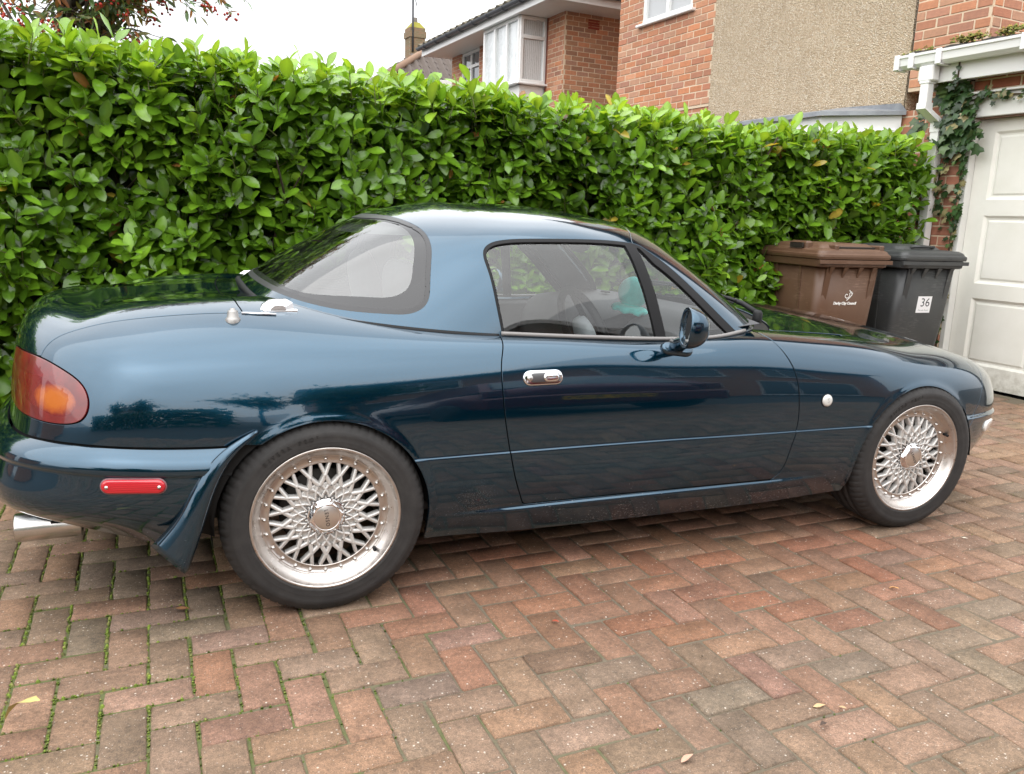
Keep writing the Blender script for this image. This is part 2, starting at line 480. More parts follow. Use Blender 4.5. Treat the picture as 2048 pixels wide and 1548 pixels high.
class Surf:
    """triangles with position, normal and undisplaced position, cut by implicit functions"""
    def __init__(s, V, N, B, T):
        s.V, s.N, s.B, s.T = V, N, B, T
    @staticmethod
    def from_grid(P, N, B):
        ns, nt = P.shape[:2]
        I = np.arange(ns * nt).reshape(ns, nt); J = np.roll(I, -1, axis=1)
        a, b, c, d = I[:-1].ravel(), J[:-1].ravel(), J[1:].ravel(), I[1:].ravel()
        T = np.concatenate([np.stack([a, b, c], 1), np.stack([a, c, d], 1)])
        return Surf(P.reshape(-1, 3), N.reshape(-1, 3), B.reshape(-1, 3), T)
    def clip(s, g):
        """part where g >= 0 (g per vertex or function of the undisplaced points)"""
        if callable(g): g = g(s.B)
        T = s.T; ins = g >= 0
        cnt = ins[T].sum(1)
        keep = [T[cnt == 3]]
        A = np.concatenate([s.V, s.N, s.B], 1)
        newA = []; cache = {}; nv = len(A)
        def cross(i, j):
            nonlocal nv
            k = (i, j) if i < j else (j, i)
            if k not in cache:
                gi, gj = g[k[0]], g[k[1]]; t = gi / (gi - gj)
                newA.append(A[k[0]] * (1 - t) + A[k[1]] * t); cache[k] = nv; nv += 1
            return cache[k]
        out = []
        for a, b, c in T[(cnt == 1) | (cnt == 2)].tolist():
            for _ in range(3):
                if ins[a] and not ins[b] and not ins[c]:
                    out.append((a, cross(a, b), cross(a, c))); break
                if ins[a] and ins[b] and not ins[c]:
                    p, q = cross(b, c), cross(a, c); out += [(a, b, p), (a, p, q)]; break
                a, b, c = b, c, a
        if newA: A = np.concatenate([A, np.array(newA)])
        if out: keep.append(np.array(out))
        T2 = np.concatenate(keep) if sum(map(len, keep)) else np.zeros((0, 3), int)
        u, inv = np.unique(T2, return_inverse=True)
        A = A[u]; n = A[:, 3:6]; n = n / np.maximum(np.linalg.norm(n, axis=1, keepdims=True), 1e-12)
        return Surf(A[:, :3], n, A[:, 6:9], inv.reshape(-1, 3))
    def offset(s, d):
        return Surf(s.V + s.N * d, s.N, s.B, s.T)
    def displaced(s, d):
        """moved along the normals by d per vertex, normals rebuilt from the triangles"""
        V = s.V + s.N * d[:, None]
        n = np.cross(V[s.T[:, 1]] - V[s.T[:, 0]], V[s.T[:, 2]] - V[s.T[:, 0]])
        N = np.zeros_like(V)
        for k in range(3): np.add.at(N, s.T[:, k], n)
        N /= np.maximum(np.linalg.norm(N, axis=1, keepdims=True), 1e-12)
        N *= np.sign((N * s.N).sum(1, keepdims=True) + 1e-9)
        return Surf(V, N, s.B, s.T)
    def mirrored(s):
        f = np.array([1, -1, 1.])
        return Surf(s.V * f, s.N * f, s.B * f, s.T[:, ::-1])
    def mesh(s, name, rim=0.012, round_rim=True):
        V, N, T = s.V, s.N, s.T
        if rim > 0:
            e = np.concatenate([T[:, [0, 1]], T[:, [1, 2]], T[:, [2, 0]]])
            key = np.sort(e, 1); key = key[:, 0].astype(np.int64) * len(V) + key[:, 1]
            u, idx, cnt = np.unique(key, return_index=True, return_counts=True)
            be = e[idx[cnt == 1]]
            vi = np.unique(be); mp = -np.ones(len(V), int); mp[vi] = np.arange(len(vi))
            d = V[be[:, 1]] - V[be[:, 0]]
            o = np.cross(d, N[be[:, 0]]); L = np.linalg.norm(o, axis=1, keepdims=True); o = o / np.maximum(L, 1e-12)
            ov = np.zeros((len(vi), 3))
            np.add.at(ov, mp[be[:, 0]], o); np.add.at(ov, mp[be[:, 1]], o)
            ov /= np.maximum(np.linalg.norm(ov, axis=1, keepdims=True), 1e-9)
            b = 0.0016
            n0 = N[vi]
            r1 = V[vi] - n0 * b + ov * b * 0.6
            r2 = V[vi] - n0 * rim + ov * b * 0.6
            base = len(V); m = len(vi)
            i0, i1 = be[:, 0], be[:, 1]; a0, a1 = mp[i0], mp[i1]
            Q = np.concatenate([np.stack([i1, i0, base + a0, base + a1], 1), np.stack([base + m + a1, base + m + a0, base + 2 * m + a0, base + 2 * m + a1], 1)])
            V = np.concatenate([V, r1, r1, r2]); N = np.concatenate([N, ov * .8 + n0 * .6, ov, ov])
            N = N / np.maximum(np.linalg.norm(N, axis=1, keepdims=True), 1e-9)
            return np_mesh(name, V, T, Q, N)
        return np_mesh(name, V, T, None, N)

def poly_sdf(P2, poly):
    """signed distance to a closed polygon, negative inside"""
    poly = np.asarray(poly, float); x, y = P2[:, 0], P2[:, 1]
    d2 = np.full(len(P2), 1e9); ins = np.zeros(len(P2), bool)
    for i in range(len(poly)):
        a = poly[i]; b = poly[(i + 1) % len(poly)]
        e = b - a; wx, wy = x - a[0], y - a[1]
        t = np.clip((wx * e[0] + wy * e[1]) / max(e @ e, 1e-12), 0, 1)
        d2 = np.minimum(d2, (wx - e[0] * t)**2 + (wy - e[1] * t)**2)
        c1 = (a[1] <= y) & (b[1] > y); c2 = (a[1] > y) & (b[1] <= y); cr = e[0] * wy - e[1] * wx
        ins ^= (c1 & (cr > 0)) | (c2 & (cr < 0))
    return np.where(ins, -1, 1) * np.sqrt(d2)

def smooth_line(pts, n=60):
    """points along a C2 curve through pts"""
    P = np.asarray(pts, float); k = np.concatenate([[0], np.cumsum(np.linalg.norm(np.diff(P, axis=0), axis=1))])
    return _spl(k, P, np.linspace(0, k[-1], n))

ARCH_R = ((0.0, 0.280, 0.306), (2.252, 0.276, 0.304))

def body_displace(P, N):
    x, y, z = P[..., 0], P[..., 1], P[..., 2]; w = np.abs(y)
    side = smoothstep(0.5, 0.62, w) * smoothstep(-.40, -.25, x) * (1 - smoothstep(2.45, 2.6, x))
    d = np.zeros_like(x)
    # swage line on the flanks: the lower panel stands proud, then fades
    zc = 0.452 - 0.004 * (x - .5)
    d += side * 0.0036 * (1 - smoothstep(zc - .007, zc, z)) * smoothstep(zc - .16, zc - .01, z)
    # sill stands proud of the door
    mid = side * smoothstep(.30, .62, x) * (1 - smoothstep(1.55, 1.9, x))
    d += mid * 0.010 * (1 - smoothstep(.252, .263, z))
    # front bumper ledge below the nose
    zf = 0.438 - 0.05 * (0.80 - w).clip(0, 1)
    fb = smoothstep(2.50, 2.56, x)
    d += fb * 0.010 * (1 - smoothstep(zf - .012, zf, z))
    # rolled lips round the wheel arches
    for cx, cz, r in ARCH_R:
        dist = np.hypot(x - cx, z - cz) - r
        d += smoothstep(.6, .7, w) * 0.0045 * np.exp(-((dist.clip(0, 1)) / 0.016)**2) * (z > .2)
    return d

def bumper_displace(b):
    """rolled shoulder and small ledge of the rear bumper, outward distance per undisplaced point"""
    x, z = b[:, 0], b[:, 2]; zb = bumper_line(x, np.abs(b[:, 1]))
    rb = 1 - smoothstep(-.30, -.20, x)
    t = np.clip((zb - z) / 0.055, 0, 1)
    d = rb * 0.044 * np.sin(t * np.pi / 2) ** .8
    return d - rb * 0.005 * (1 - smoothstep(zb - .070, zb - .063, z)) * smoothstep(zb - .30, zb - .07, z)

def bumper_line(x, w):
    """height of the gap between rear bumper and body"""
    return 0.528 + 0.018 * smoothstep(-.30, -.75, x)

def make_body_surface(step=0.011):
    B = loop_grid(BODY, step, slice(2, 7), body_samples)
    N0 = grid_normals(B)
    d = body_displace(B, N0)
    P = B + N0 * d[..., None]
    N = grid_normals(P)
    return B, P, N

def make_green_surface(step=0.011):
    P = loop_grid(GREEN, step, slice(0, 4), green_samples)
    return P, grid_normals(P)
# ------------------------------------------------------------------ car materials
def paint_material():
    m = mat('car_paint', (0.004, 0.035, 0.060), rough=0.15, metal=0.85, coat=1.0, coat_rough=0.012, spec=0.5)
    g = NG(m)
    m.node_tree.nodes['Principled BSDF'].inputs['Coat IOR'].default_value = 1.64
    co = g.coord('Object')
    # stone chips and dried spatter low on the flanks
    sep = g.n('ShaderNodeSeparateXYZ'); g.l(co, sep.inputs[0])
    low = g.rng(sep.outputs['Z'], 0.17, 0.34, 1.0, 0.0)
    mp = g.n('ShaderNodeMapping'); mp.inputs['Scale'].default_value = (0.55, 1, 1.6); g.l(co, mp.inputs['Vector'])
    sp = g.noise(210, 3, 0.6, mp.outputs['Vector'])
    big = g.noise(7, 3, 0.5)
    k = g.math('ADD', g.math('MULTIPLY', low, 0.10), g.rng(big, 0.3, 0.75, -0.05, 0.06))
    chips = g.rng(g.math('ADD', sp, k), 0.735, 0.77, 0, 1)
    chips = g.math('MULTIPLY', chips, g.rng(low, 0.02, 0.3, 0, 0.8))
    # scuffed patch at the foot of the rear quarter, ahead of the wheel
    vm = g.n('ShaderNodeVectorMath'); vm.operation = 'DISTANCE'; vm.inputs[1].default_value = (0.455, -0.83, 0.292)
    mp2 = g.n('ShaderNodeMapping'); mp2.inputs['Scale'].default_value = (1, 1, 1); g.l(co, mp2.inputs['Vector']); g.l(mp2.outputs[0], vm.inputs[0])
    near = g.rng(vm.outputs['Value'], 0.03, 0.11, 0.14, 0.0)
    scuff = g.rng(g.math('ADD', g.noise(330, 3, 0.6), near), 0.68, 0.74, 0, 1)
    scuff = g.math('MULTIPLY', scuff, g.rng(vm.outputs['Value'], 0.06, 0.12, 0.28, 0.0))
    chips = g.math('MAXIMUM', chips, scuff)
    flake = g.noise(900, 2, 0.5)
    blue = g.mix(flake, (0.0002, 0.026, 0.055), (0.0004, 0.045, 0.084))
    g.base(g.mix(chips, blue, (0.30, 0.29, 0.28)))
    g.rough(g.rng(chips, 0, 1, 0.15, 0.8))
    dust = g.noise(4.0, 5, 0.6)
    film = g.math('ADD', g.rng(dust, 0.35, 0.75, 0.003, 0.012), g.math('MULTIPLY', g.rng(sep.outputs['Z'], 0.17, 0.42, 0.09, 0.0), g.rng(g.noise(30, 4), 0.3, 0.7, 0.3, 1.0)))
    g.l(film, g.b.inputs['Coat Roughness'])
    # faint orange peel in the lacquer
    nd = g.n('ShaderNodeBump'); nd.inputs['Strength'].default_value = 0.012; nd.inputs['Distance'].default_value = 0.002
    g.l(g.noise(160, 2, 0.5), nd.inputs['Height'])
    g.l(nd.outputs['Normal'], g.b.inputs['Coat Normal'])
    return m

def glass_material(name, tint=(0.86, 0.89, 0.88), f0=0.085, dusty=0.012):
    m = bpy.data.materials.new(name); m.use_nodes = True
    t = m.node_tree; t.nodes.clear()
    out = t.nodes.new('ShaderNodeOutputMaterial'); mx = t.nodes.new('ShaderNodeMixShader')
    tr = t.nodes.new('ShaderNodeBsdfTransparent'); tr.inputs['Color'].default_value = (*tint, 1)
    gl = t.nodes.new('ShaderNodeBsdfGlossy'); gl.inputs['Roughness'].default_value = 0.008
    # Schlick reflectance of a thin pane (same from both faces), two faces together
    fr = t.nodes.new('ShaderNodeLayerWeight'); fr.inputs['Blend'].default_value = 0.5
    pw = t.nodes.new('ShaderNodeMath'); pw.operation = 'POWER'; pw.inputs[1].default_value = 4.0
    mm = t.nodes.new('ShaderNodeMath'); mm.operation = 'MULTIPLY_ADD'; mm.inputs[1].default_value = 0.9; mm.inputs[2].default_value = f0; mm.use_clamp = True
    df = t.nodes.new('ShaderNodeBsdfDiffuse'); df.inputs['Color'].default_value = (0.5, 0.5, 0.48, 1)
    mx2 = t.nodes.new('ShaderNodeMixShader')
    tc = t.nodes.new('ShaderNodeTexCoord'); no = t.nodes.new('ShaderNodeTexNoise'); no.inputs['Scale'].default_value = 9; no.inputs['Detail'].default_value = 6
    mr = t.nodes.new('ShaderNodeMapRange'); mr.inputs['From Min'].default_value = 0.35; mr.inputs['From Max'].default_value = 0.8; mr.inputs['To Max'].default_value = dusty * 2
    t.links.new(tc.outputs['Object'], no.inputs['Vector']); t.links.new(no.outputs['Fac'], mr.inputs['Value'])
    t.links.new(fr.outputs['Facing'], pw.inputs[0]); t.links.new(pw.outputs[0], mm.inputs[0]); t.links.new(mm.outputs[0], mx.inputs[0])
    t.links.new(tr.outputs[0], mx.inputs[1]); t.links.new(gl.outputs[0], mx.inputs[2])
    t.links.new(mr.outputs[0], mx2.inputs[0]); t.links.new(mx.outputs[0], mx2.inputs[1]); t.links.new(df.outputs[0], mx2.inputs[2])
    t.links.new(mx2.outputs[0], out.inputs['Surface'])
    MATS[name] = m
    return m

PAINT = paint_material()
GLASS = glass_material('window_glass')
REARGLASS = glass_material('rear_window_glass', (0.44, 0.47, 0.465), 0.16, 0.01)
RUBBER = mat('black_rubber', (0.008, 0.008, 0.009), 0.55, spec=0.25)
FRIT = mat('frit_band', (0.016, 0.016, 0.018), 0.22, coat=0.3, coat_rough=0.15)
TRIMBLACK = mat('black_plastic', (0.012, 0.012, 0.013), 0.5, spec=0.3)
VOIDBLACK = mat('well_and_gap_black', (0.008, 0.008, 0.008), 0.9)
CHROME = mat('chrome', (0.78, 0.78, 0.79), 0.10, 1.0)
CLAMPCHROME = mat('bright_chrome', (0.86, 0.86, 0.87), 0.28, 1.0)
SATIN = mat('satin_steel', (0.60, 0.58, 0.56), 0.26, 1.0)
INTERIOR = mat('interior_grey', (0.07, 0.07, 0.075), 0.75)
SEATFAB = mat('seat_cloth', (0.075, 0.075, 0.08), 0.9, sheen=0.2)
PALEPLASTIC = mat('pale_wheel_cover', (0.62, 0.66, 0.70), 0.35)

def brushed(name, col, rough, scale):
    m = mat(name, col, rough, 1.0)
    g = NG(m)
    n = g.noise(scale, 4)
    g.rough(g.rng(n, 0.3, 0.7, rough * 0.75, rough * 1.5))
    g.base(g.mix(g.rng(g.noise(14, 5, 0.6), 0.45, 0.75, 0, 0.6), col, tuple(c * 0.80 for c in col)))
    return m

LIP = brushed('polished_lip', (0.57, 0.53, 0.50), 0.32, 60)
SPOKE = mat('silver_wheel_paint', (0.60, 0.585, 0.565), 0.40, 0.40, coat=0.3, coat_rough=0.2)
def tyre_material():
    m = mat('tyre_rubber', (0.035, 0.033, 0.032), 0.72)
    g = NG(m)
    n = g.noise(26, 6, 0.65)
    g.base(g.mix(g.rng(n, 0.35, 0.72, 0, 1), (0.019, 0.018, 0.018), (0.032, 0.030, 0.029)))
    g.bump(g.noise(420, 2), 0.12, 0.001)
    return m
TYRE = tyre_material()
TYRETEXT = mat('tyre_lettering', (0.012, 0.012, 0.012), 0.6)
ENGRAVE = mat('engraved_letters', (0.03, 0.03, 0.03), 0.5)

def lens_material(name, col, rough=0.05):
    m = mat(name, col, 0.22, coat=1.0, coat_rough=0.02)
    g = NG(m)
    w = g.n('ShaderNodeTexWave'); w.inputs['Scale'].default_value = 55; w.bands_direction = 'Z'
    g.l(g.coord(), w.inputs['Vector'])
    nd = g.n('ShaderNodeBump'); nd.inputs['Strength'].default_value = 0.2; nd.inputs['Distance'].default_value = 0.002
    g.l(w.outputs['Fac'], nd.inputs['Height']); g.l(nd.outputs['Normal'], g.b.inputs['Normal'])
    g.base(g.mix(w.outputs['Fac'], tuple(c * 0.85 for c in col), col))
    return m
REDLENS = mat('red_lens', (0.16, 0.006, 0.008), 0.30, coat=1.0, coat_rough=0.01)
_g = NG(REDLENS); _g.base(_g.mix(_g.rng(_g.noise(16, 4, .6), .35, .7, 0, 1), (0.10, 0.005, 0.007), (0.18, 0.010, 0.010)))
AMBERLENS = mat('amber_lens', (0.5, 0.12, 0.01), 0.25, coat=1.0, coat_rough=0.01)
_g = NG(AMBERLENS)
_vm = _g.n('ShaderNodeVectorMath'); _vm.operation = 'DISTANCE'; _vm.inputs[1].default_value = (-0.684, 0.72, 0.655)
_mp = _g.n('ShaderNodeMapping'); _mp.inputs['Scale'].default_value = (1, 0, 1.5); _mp.inputs['Location'].default_value = (0, 0.72, -0.3275)
_g.l(_g.coord(), _mp.inputs['Vector']); _g.l(_mp.outputs[0], _vm.inputs[0])
_g.base(_g.ramp(_g.rng(_g.math('ADD', _vm.outputs['Value'], _g.rng(_g.noise(60, 3), .3, .7, -.006, .006)), 0.026, 0.060, 0, 1), [(0, (0.38, 0.10, 0.010)), (.5, (0.29, 0.055, 0.008)), (1, (0.13, 0.006, 0.008))]))
MARKERRED = lens_material('marker_red_lens', (0.50, 0.008, 0.02))
CLEARLENS = mat('clear_lens', (0.75, 0.75, 0.73), 0.15, coat=1.0)
MIRRORGLASS = mat('mirror_glass', (0.82, 0.86, 0.87), 0.01, 1.0)
# ------------------------------------------------------------------ tinted pieces: colour = mesh attribute x object colour
def set_tint(me, cols):
    a = me.color_attributes.new('tint', 'FLOAT_COLOR', 'POINT')
    c = np.ones((len(me.vertices), 4), np.float32); c[:, :3] = cols
    a.data.foreach_set('color', c.ravel())

def tint_nodes(g):
    oi = g.n('ShaderNodeObjectInfo')
    return g.mix(1.0, g.attr('tint'), oi.outputs['Color'], 'MULTIPLY')

def proj_px(P):
    """projection of world points to the picture (1024 wide), used only to rank pieces by how large they show"""
    P = np.asarray(P, float) - np.array(cam.location)
    R = np.array([tuple(_right), tuple(_down), tuple(_fwd)])
    Q = P @ R.T
    return 512 + 813 * Q[..., 0] / Q[..., 2], 387 + 813 * Q[..., 1] / Q[..., 2], Q[..., 2]

# ------------------------------------------------------------------ driveway of block paving, 90 degree herringbone
def paver_material():
    m = mat('paving_block_clay', (0.25, 0.18, 0.14), 0.82)
    g = NG(m)
    t = tint_nodes(g)
    co = g.n('ShaderNodeNewGeometry').outputs['Position']
    n1 = g.noise(11, 6, 0.62, co); n2 = g.noise(75, 6, 0.7, co); n3 = g.noise(320, 4, 0.7, co)
    c = g.mix(g.rng(n1, 0.32, 0.68, 0, 1), t, g.mix(1.0, t, (0.62, 0.63, 0.62), 'MULTIPLY'))
    c = g.mix(g.rng(n2, 0.36, 0.64, 0, 1), g.mix(1.0, c, (0.74, 0.74, 0.74), 'MULTIPLY'), g.mix(1.0, c, (1.22, 1.18, 1.14), 'MULTIPLY'))
    c = g.mix(g.rng(n3, 0.38, 0.62, 0, 1), g.mix(1.0, c, (0.70, 0.68, 0.66), 'MULTIPLY'), g.mix(1.0, c, (1.25, 1.24, 1.22), 'MULTIPLY'))
    # pale grit flecks pressed into the face, two sizes
    for sc, thr, k0 in ((85, 0.89, 0.8), (170, 0.85, 0.6)):
        vo = g.n('ShaderNodeTexVoronoi'); vo.inputs['Scale'].default_value = sc; g.l(co, vo.inputs['Vector'])
        pick = g.n('ShaderNodeSeparateColor'); g.l(vo.outputs['Color'], pick.inputs[0])
        fl = g.math('MULTIPLY', g.rng(vo.outputs['Distance'], 0.12, 0.26, 1, 0), g.math('GREATER_THAN', pick.outputs[0], thr))
        c = g.mix(g.math('MULTIPLY', fl, k0), c, (0.64, 0.58, 0.50))
    vo2 = g.n('ShaderNodeTexVoronoi'); vo2.inputs['Scale'].default_value = 200; g.l(co, vo2.inputs['Vector'])
    p2 = g.n('ShaderNodeSeparateColor'); g.l(vo2.outputs['Color'], p2.inputs[0])
    dk = g.math('MULTIPLY', g.rng(vo2.outputs['Distance'], 0.15, 0.38, 1, 0), g.math('GREATER_THAN', p2.outputs[0], 0.74))
    c = g.mix(g.math('MULTIPLY', dk, 0.6), c, (0.06, 0.05, 0.042))
    # old drips and tyre grime across the drive
    st = g.noise(1.7, 5, 0.62, co)
    c = g.mix(g.rng(st, 0.50, 0.72, 0, 0.45), c, g.mix(1.0, c, (0.55, 0.55, 0.54), 'MULTIPLY'))
    g.base(c)
    g.rough(g.rng(n1, 0.3, 0.7, 0.58, 0.88))
    g.bump(g.math('ADD', n3, g.math('MULTIPLY', n2, 0.8)), 0.7, 0.005)
    return m

def joint_material():
    m = mat('joint_sand', (0.10, 0.085, 0.06), 0.95)
    g = NG(m)
    co = g.n('ShaderNodeNewGeometry').outputs['Position']
    n = g.noise(5, 5, 0.6, co); n2 = g.noise(120, 4, 0.6, co)
    sep = g.n('ShaderNodeSeparateXYZ'); g.l(co, sep.inputs[0])
    leftness = g.rng(sep.outputs['X'], -0.4, 0.7, 0.34, 0.0)
    k = g.math('ADD', n, leftness)
    sand = g.mix(n2, (0.075, 0.062, 0.042), (0.19, 0.155, 0.11))
    moss = g.mix(n2, (0.045, 0.060, 0.016), (0.12, 0.15, 0.035))
    g.base(g.mix(g.rng(k, 0.60, 0.80, 0, 0.75), sand, moss))
    g.bump(n2, 0.8, 0.006)
    return m

PAL = np.array([(.255, .172, .135), (.235, .180, .148), (.275, .178, .135), (.215, .168, .138), (.290, .205, .165), (.275, .146, .108), (.185, .163, .143), (.285, .172, .138)])
PAL = (PAL * .68 + PAL[:5].mean(0) * .32) * np.array([1.14, 1.05, .91])
PAL_W = np.array([.28, .22, .20, .15, .13, .006, .008, .006])
LAT_O = np.array([-.2785, -.9602]); LAT_S = .1024; LAT_A = .0409
# blocks that stand out in the photograph: lattice cell of the block -> palette entry
SPECIAL = {(5, -2, 'V'): 5, (4, 0, 'H'): 5, (5, 2, 'V'): 5, (11, 3, 'H'): 5, (16, 4, 'H'): 5, (15, 3, 'H'): 5, (22, -1, 'V'): 5, (19, -1, 'H'): 5, (20, 1, 'V'): 5, (19, 4, 'V'): 5, (-1, 0, 'V'): 5, (-1, -5, 'H'): 5, (-1, -4, 'V'): 6, (14, 2, 'H'): 5, (10, 2, 'H'): 5, (1, -2, 'V'): 7, (3, -1, 'H'): 5, (8, -4, 'H'): 5, (9, -3, 'H'): 5, (13, -2, 'V'): 5, (15, -1, 'H'): 5, (2, 3, 'V'): 7, (19, 3, 'H'): 7, (3, 3, 'H'): 6, (0, 1, 'V'): 7, (9, 5, 'H'): 7, (8, 5, 'V'): 7, (12, 5, 'V'): 7, (13, 6, 'V'): 7, (-6, 2, 'H'): 7, (-1, 3, 'H'): 7, (18, 6, 'H'): 6, (18, 7, 'V'): 6, (16, 1, 'V'): 6, (21, 1, 'H'): 6, (21, 5, 'H'): 6, (10, 6, 'H'): 6, (10, 7, 'V'): 6, (8, 4, 'H'): 6, (14, 6, 'H'): 6, (-2, -2, 'H'): 6, (-3, -7, 'H'): 6, (-4, -8, 'H'): 6, (-3, -6, 'V'): 6, (-4, -7, 'V'): 6, (-4, -3, 'V'): 6}

def build_driveway():
    ex = np.array([math.cos(LAT_A), math.sin(LAT_A)]); ey = np.array([-math.sin(LAT_A), math.cos(LAT_A)])
    drive = None
    # joint bed
    c = [LAT_O + LAT_S * (u * ex - v * ey) for u, v in ((-34, -29), (54, -29), (54, 34), (-34, 34))]
    mb = MB(); mb.add([(p[0], p[1], -.0048) for p in c], [(3, 2, 1, 0)])
    drive = mb.build('driveway', joint_material(), None); tag(drive, kind='structure')
    pm = paver_material()
    # block meshes: rounded arris, slightly uneven, long side along x
    protos = []
    for k in range(8):
        r = np.random.default_rng(100 + k)
        L, Wd, H, b = LAT_S * 2 - .0068, LAT_S - .0068, .055, .0042
        nx, ny = 5, 4
        V = []; Q = []
        xs = np.array([-L / 2, -L / 2 + b, -L / 6, L / 6, L / 2 - b, L / 2]); ys = np.array([-Wd / 2, -Wd / 2 + b, 0, Wd / 2 - b, Wd / 2])
        for i, x in enumerate(xs):
            for j, y in enumerate(ys):
                edge = i in (0, 5) or j in (0, 4)
                jit = r.normal(0, .0011, 2) if edge else (0, 0)
                z = -.0042 + r.normal(0, .0012) if edge else r.normal(0, .0006)
                if i in (0, 5) and j in (0, 4): z -= .003
                V.append((x + jit[0], y + jit[1], z))
        idx = lambda i, j: i * 5 + j
        for i in range(5):
            for j in range(4):
                Q.append((idx(i, j), idx(i + 1, j), idx(i + 1, j + 1), idx(i, j + 1)))
        ring = [idx(i, 0) for i in range(6)] + [idx(5, j) for j in range(1, 5)] + [idx(i, 4) for i in range(4, -1, -1)] + [idx(0, j) for j in range(3, 0, -1)]
        b0 = len(V)
        for q in ring: V.append((V[q][0], V[q][1], -.04))
        n = len(ring)
        for a in range(n):
            Q.append((ring[a], b0 + a, b0 + (a + 1) % n, ring[(a + 1) % n]))
        protos.append((np.array(V), np.array(Q)))
    meshes = []
    for V, Q in protos:
        me = np_mesh('paving_block', V, None, Q); set_tint(me, 1.0); me.materials.append(pm); meshes.append(me)
    items = []
    r = np.random.default_rng(5)
    for u in range(-34, 54):
        for v in range(-29, 34):
            k = (u - v) % 4
            if k == 0: cen, rot, key = (u + 1, v + .5), 0, (u, v, 'H')
            elif k == 3: cen, rot, key = (u + .5, v + 1), 1, (u, v, 'V')
            else: continue
            p = LAT_O + LAT_S * (cen[0] * ex - cen[1] * ey)
            if p[0] > 5.06 - .0875 * (p[1] - 1.0) or p[1] > 1.85 + .041 * p[0]: continue
            ci = SPECIAL.get(key)
            col = PAL[r.choice(len(PAL), p=PAL_W) if ci is None else ci] * r.normal(1, .07) * np.array([1, r.normal(1, .02), r.normal(1, .03)])
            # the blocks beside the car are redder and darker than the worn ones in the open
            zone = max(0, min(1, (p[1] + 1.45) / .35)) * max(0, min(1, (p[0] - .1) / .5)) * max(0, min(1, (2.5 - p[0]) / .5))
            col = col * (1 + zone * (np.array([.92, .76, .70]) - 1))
            ang = LAT_A + (math.pi / 2 if rot else 0) + r.normal(0, .006) + (math.pi if r.random() < .5 else 0)
            M = Matrix.Translation((p[0] + r.normal(0, .0012), p[1] + r.normal(0, .0012), r.normal(0, .0014))) @ Matrix.Rotation(ang, 4, 'Z') @ Matrix.Rotation(r.normal(0, .006), 4, 'X') @ Matrix.Rotation(r.normal(0, .005), 4, 'Y')
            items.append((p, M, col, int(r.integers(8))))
    P = np.array([(p[0], p[1], 0) for p, *_ in items])
    px, py, dep = proj_px(P)
    vis = (px > -15) & (px < 1040) & (py > 300) & (py < 790) & (dep > .3)
    # under the car nothing shows
    under = (P[:, 0] > -.7) & (P[:, 0] < 2.7) & (P[:, 1] > -.66)
    size = np.where(vis & ~under, 1 / dep**2, 0)
    order = np.argsort(-size)[:300]
    big = set(int(i) for i in order if size[i] > 0)
    VV = []; QQ = []; CC = []; off = 0
    for i, (p, M, col, k) in enumerate(items):
        if i in big:
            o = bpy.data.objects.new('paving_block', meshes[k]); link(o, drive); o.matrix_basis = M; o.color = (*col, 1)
        else:
            V, Q = protos[k]; m = np.array(M)
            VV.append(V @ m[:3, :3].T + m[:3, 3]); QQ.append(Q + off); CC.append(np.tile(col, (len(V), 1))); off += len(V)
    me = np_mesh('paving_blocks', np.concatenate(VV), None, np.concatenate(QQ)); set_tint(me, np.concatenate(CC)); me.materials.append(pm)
    o = link(bpy.data.objects.new('paving_block_field', me), drive); tag(o, kind='stuff')
    # moss and grass in the joints
    r = np.random.default_rng(9)
    V = []; T = []; C = []; off = 0
    cand = r.random((150000, 2)) * np.array([8.2, 5.4]) + np.array([-3.0, -3.6])
    rel = cand - LAT_O
    uu = rel @ ex / LAT_S; vv = -(rel @ ey) / LAT_S
    for (x, y), u, v in zip(cand, uu, vv):
        # snap to the nearest lattice line that is a real joint
        if r.random() < .5:
            ul = round(u); fu, fv = ul, v; a = (math.floor(ul - .5), math.floor(v)); b2 = (math.floor(ul + .5), math.floor(v))
        else:
            vl = round(v); fu, fv = u, vl; a = (math.floor(u), math.floor(vl - .5)); b2 = (math.floor(u), math.floor(vl + .5))
        def blk(c):
            k = (c[0] - c[1]) % 4
            return (c[0], c[1]) if k in (0, 3) else ((c[0] - 1, c[1]) if k == 1 else (c[0], c[1] - 1))
        if blk(a) == blk(b2): continue
        p = LAT_O + LAT_S * (fu * ex - fv * ey)
        horiz = abs(fu - u) < 1e-9
        patch = .5 + .5 * math.sin(p[0] * 5.1 + 1.3 * math.sin(p[1] * 4.0)) * math.cos(p[1] * 6.3 + p[0] * 1.7)
        leftness = max(0, min(1, (.25 - p[0]) / .7)) * max(0, min(1, (p[1] + 1.65) / .5))
        dens = .03 * patch**3 + 1.0 * leftness * (.35 if horiz else 1.0) * (.45 + .55 * patch)
        if p[0] > 3.2 and p[1] > -.6: dens += .12 * patch
        if r.random() > dens: continue
        s = r.uniform(.0018, .0040) * (1 + .7 * leftness)
        gcol = .85 * (np.array([.10, .140, .026]) + leftness * np.array([.045, .06, .0])) * r.uniform(.55, 1.35) if r.random() < .75 else np.array([.17, .17, .05]) * r.uniform(.6, 1.2)
        z0 = -.0050
        p = p + r.normal(0, .0016, 2)
        # a low cushion
        n = 5; ring = [(p[0] + s * math.cos(2 * math.pi * k / n + s * 999), p[1] + s * math.sin(2 * math.pi * k / n + s * 999), z0) for k in range(n)]
        ring2 = [(p[0] + .6 * s * math.cos(2 * math.pi * k / n + 1), p[1] + .6 * s * math.sin(2 * math.pi * k / n + 1), z0 + s * .9) for k in range(n)]
        V += ring + ring2 + [(p[0], p[1], z0 + s * 1.25)]
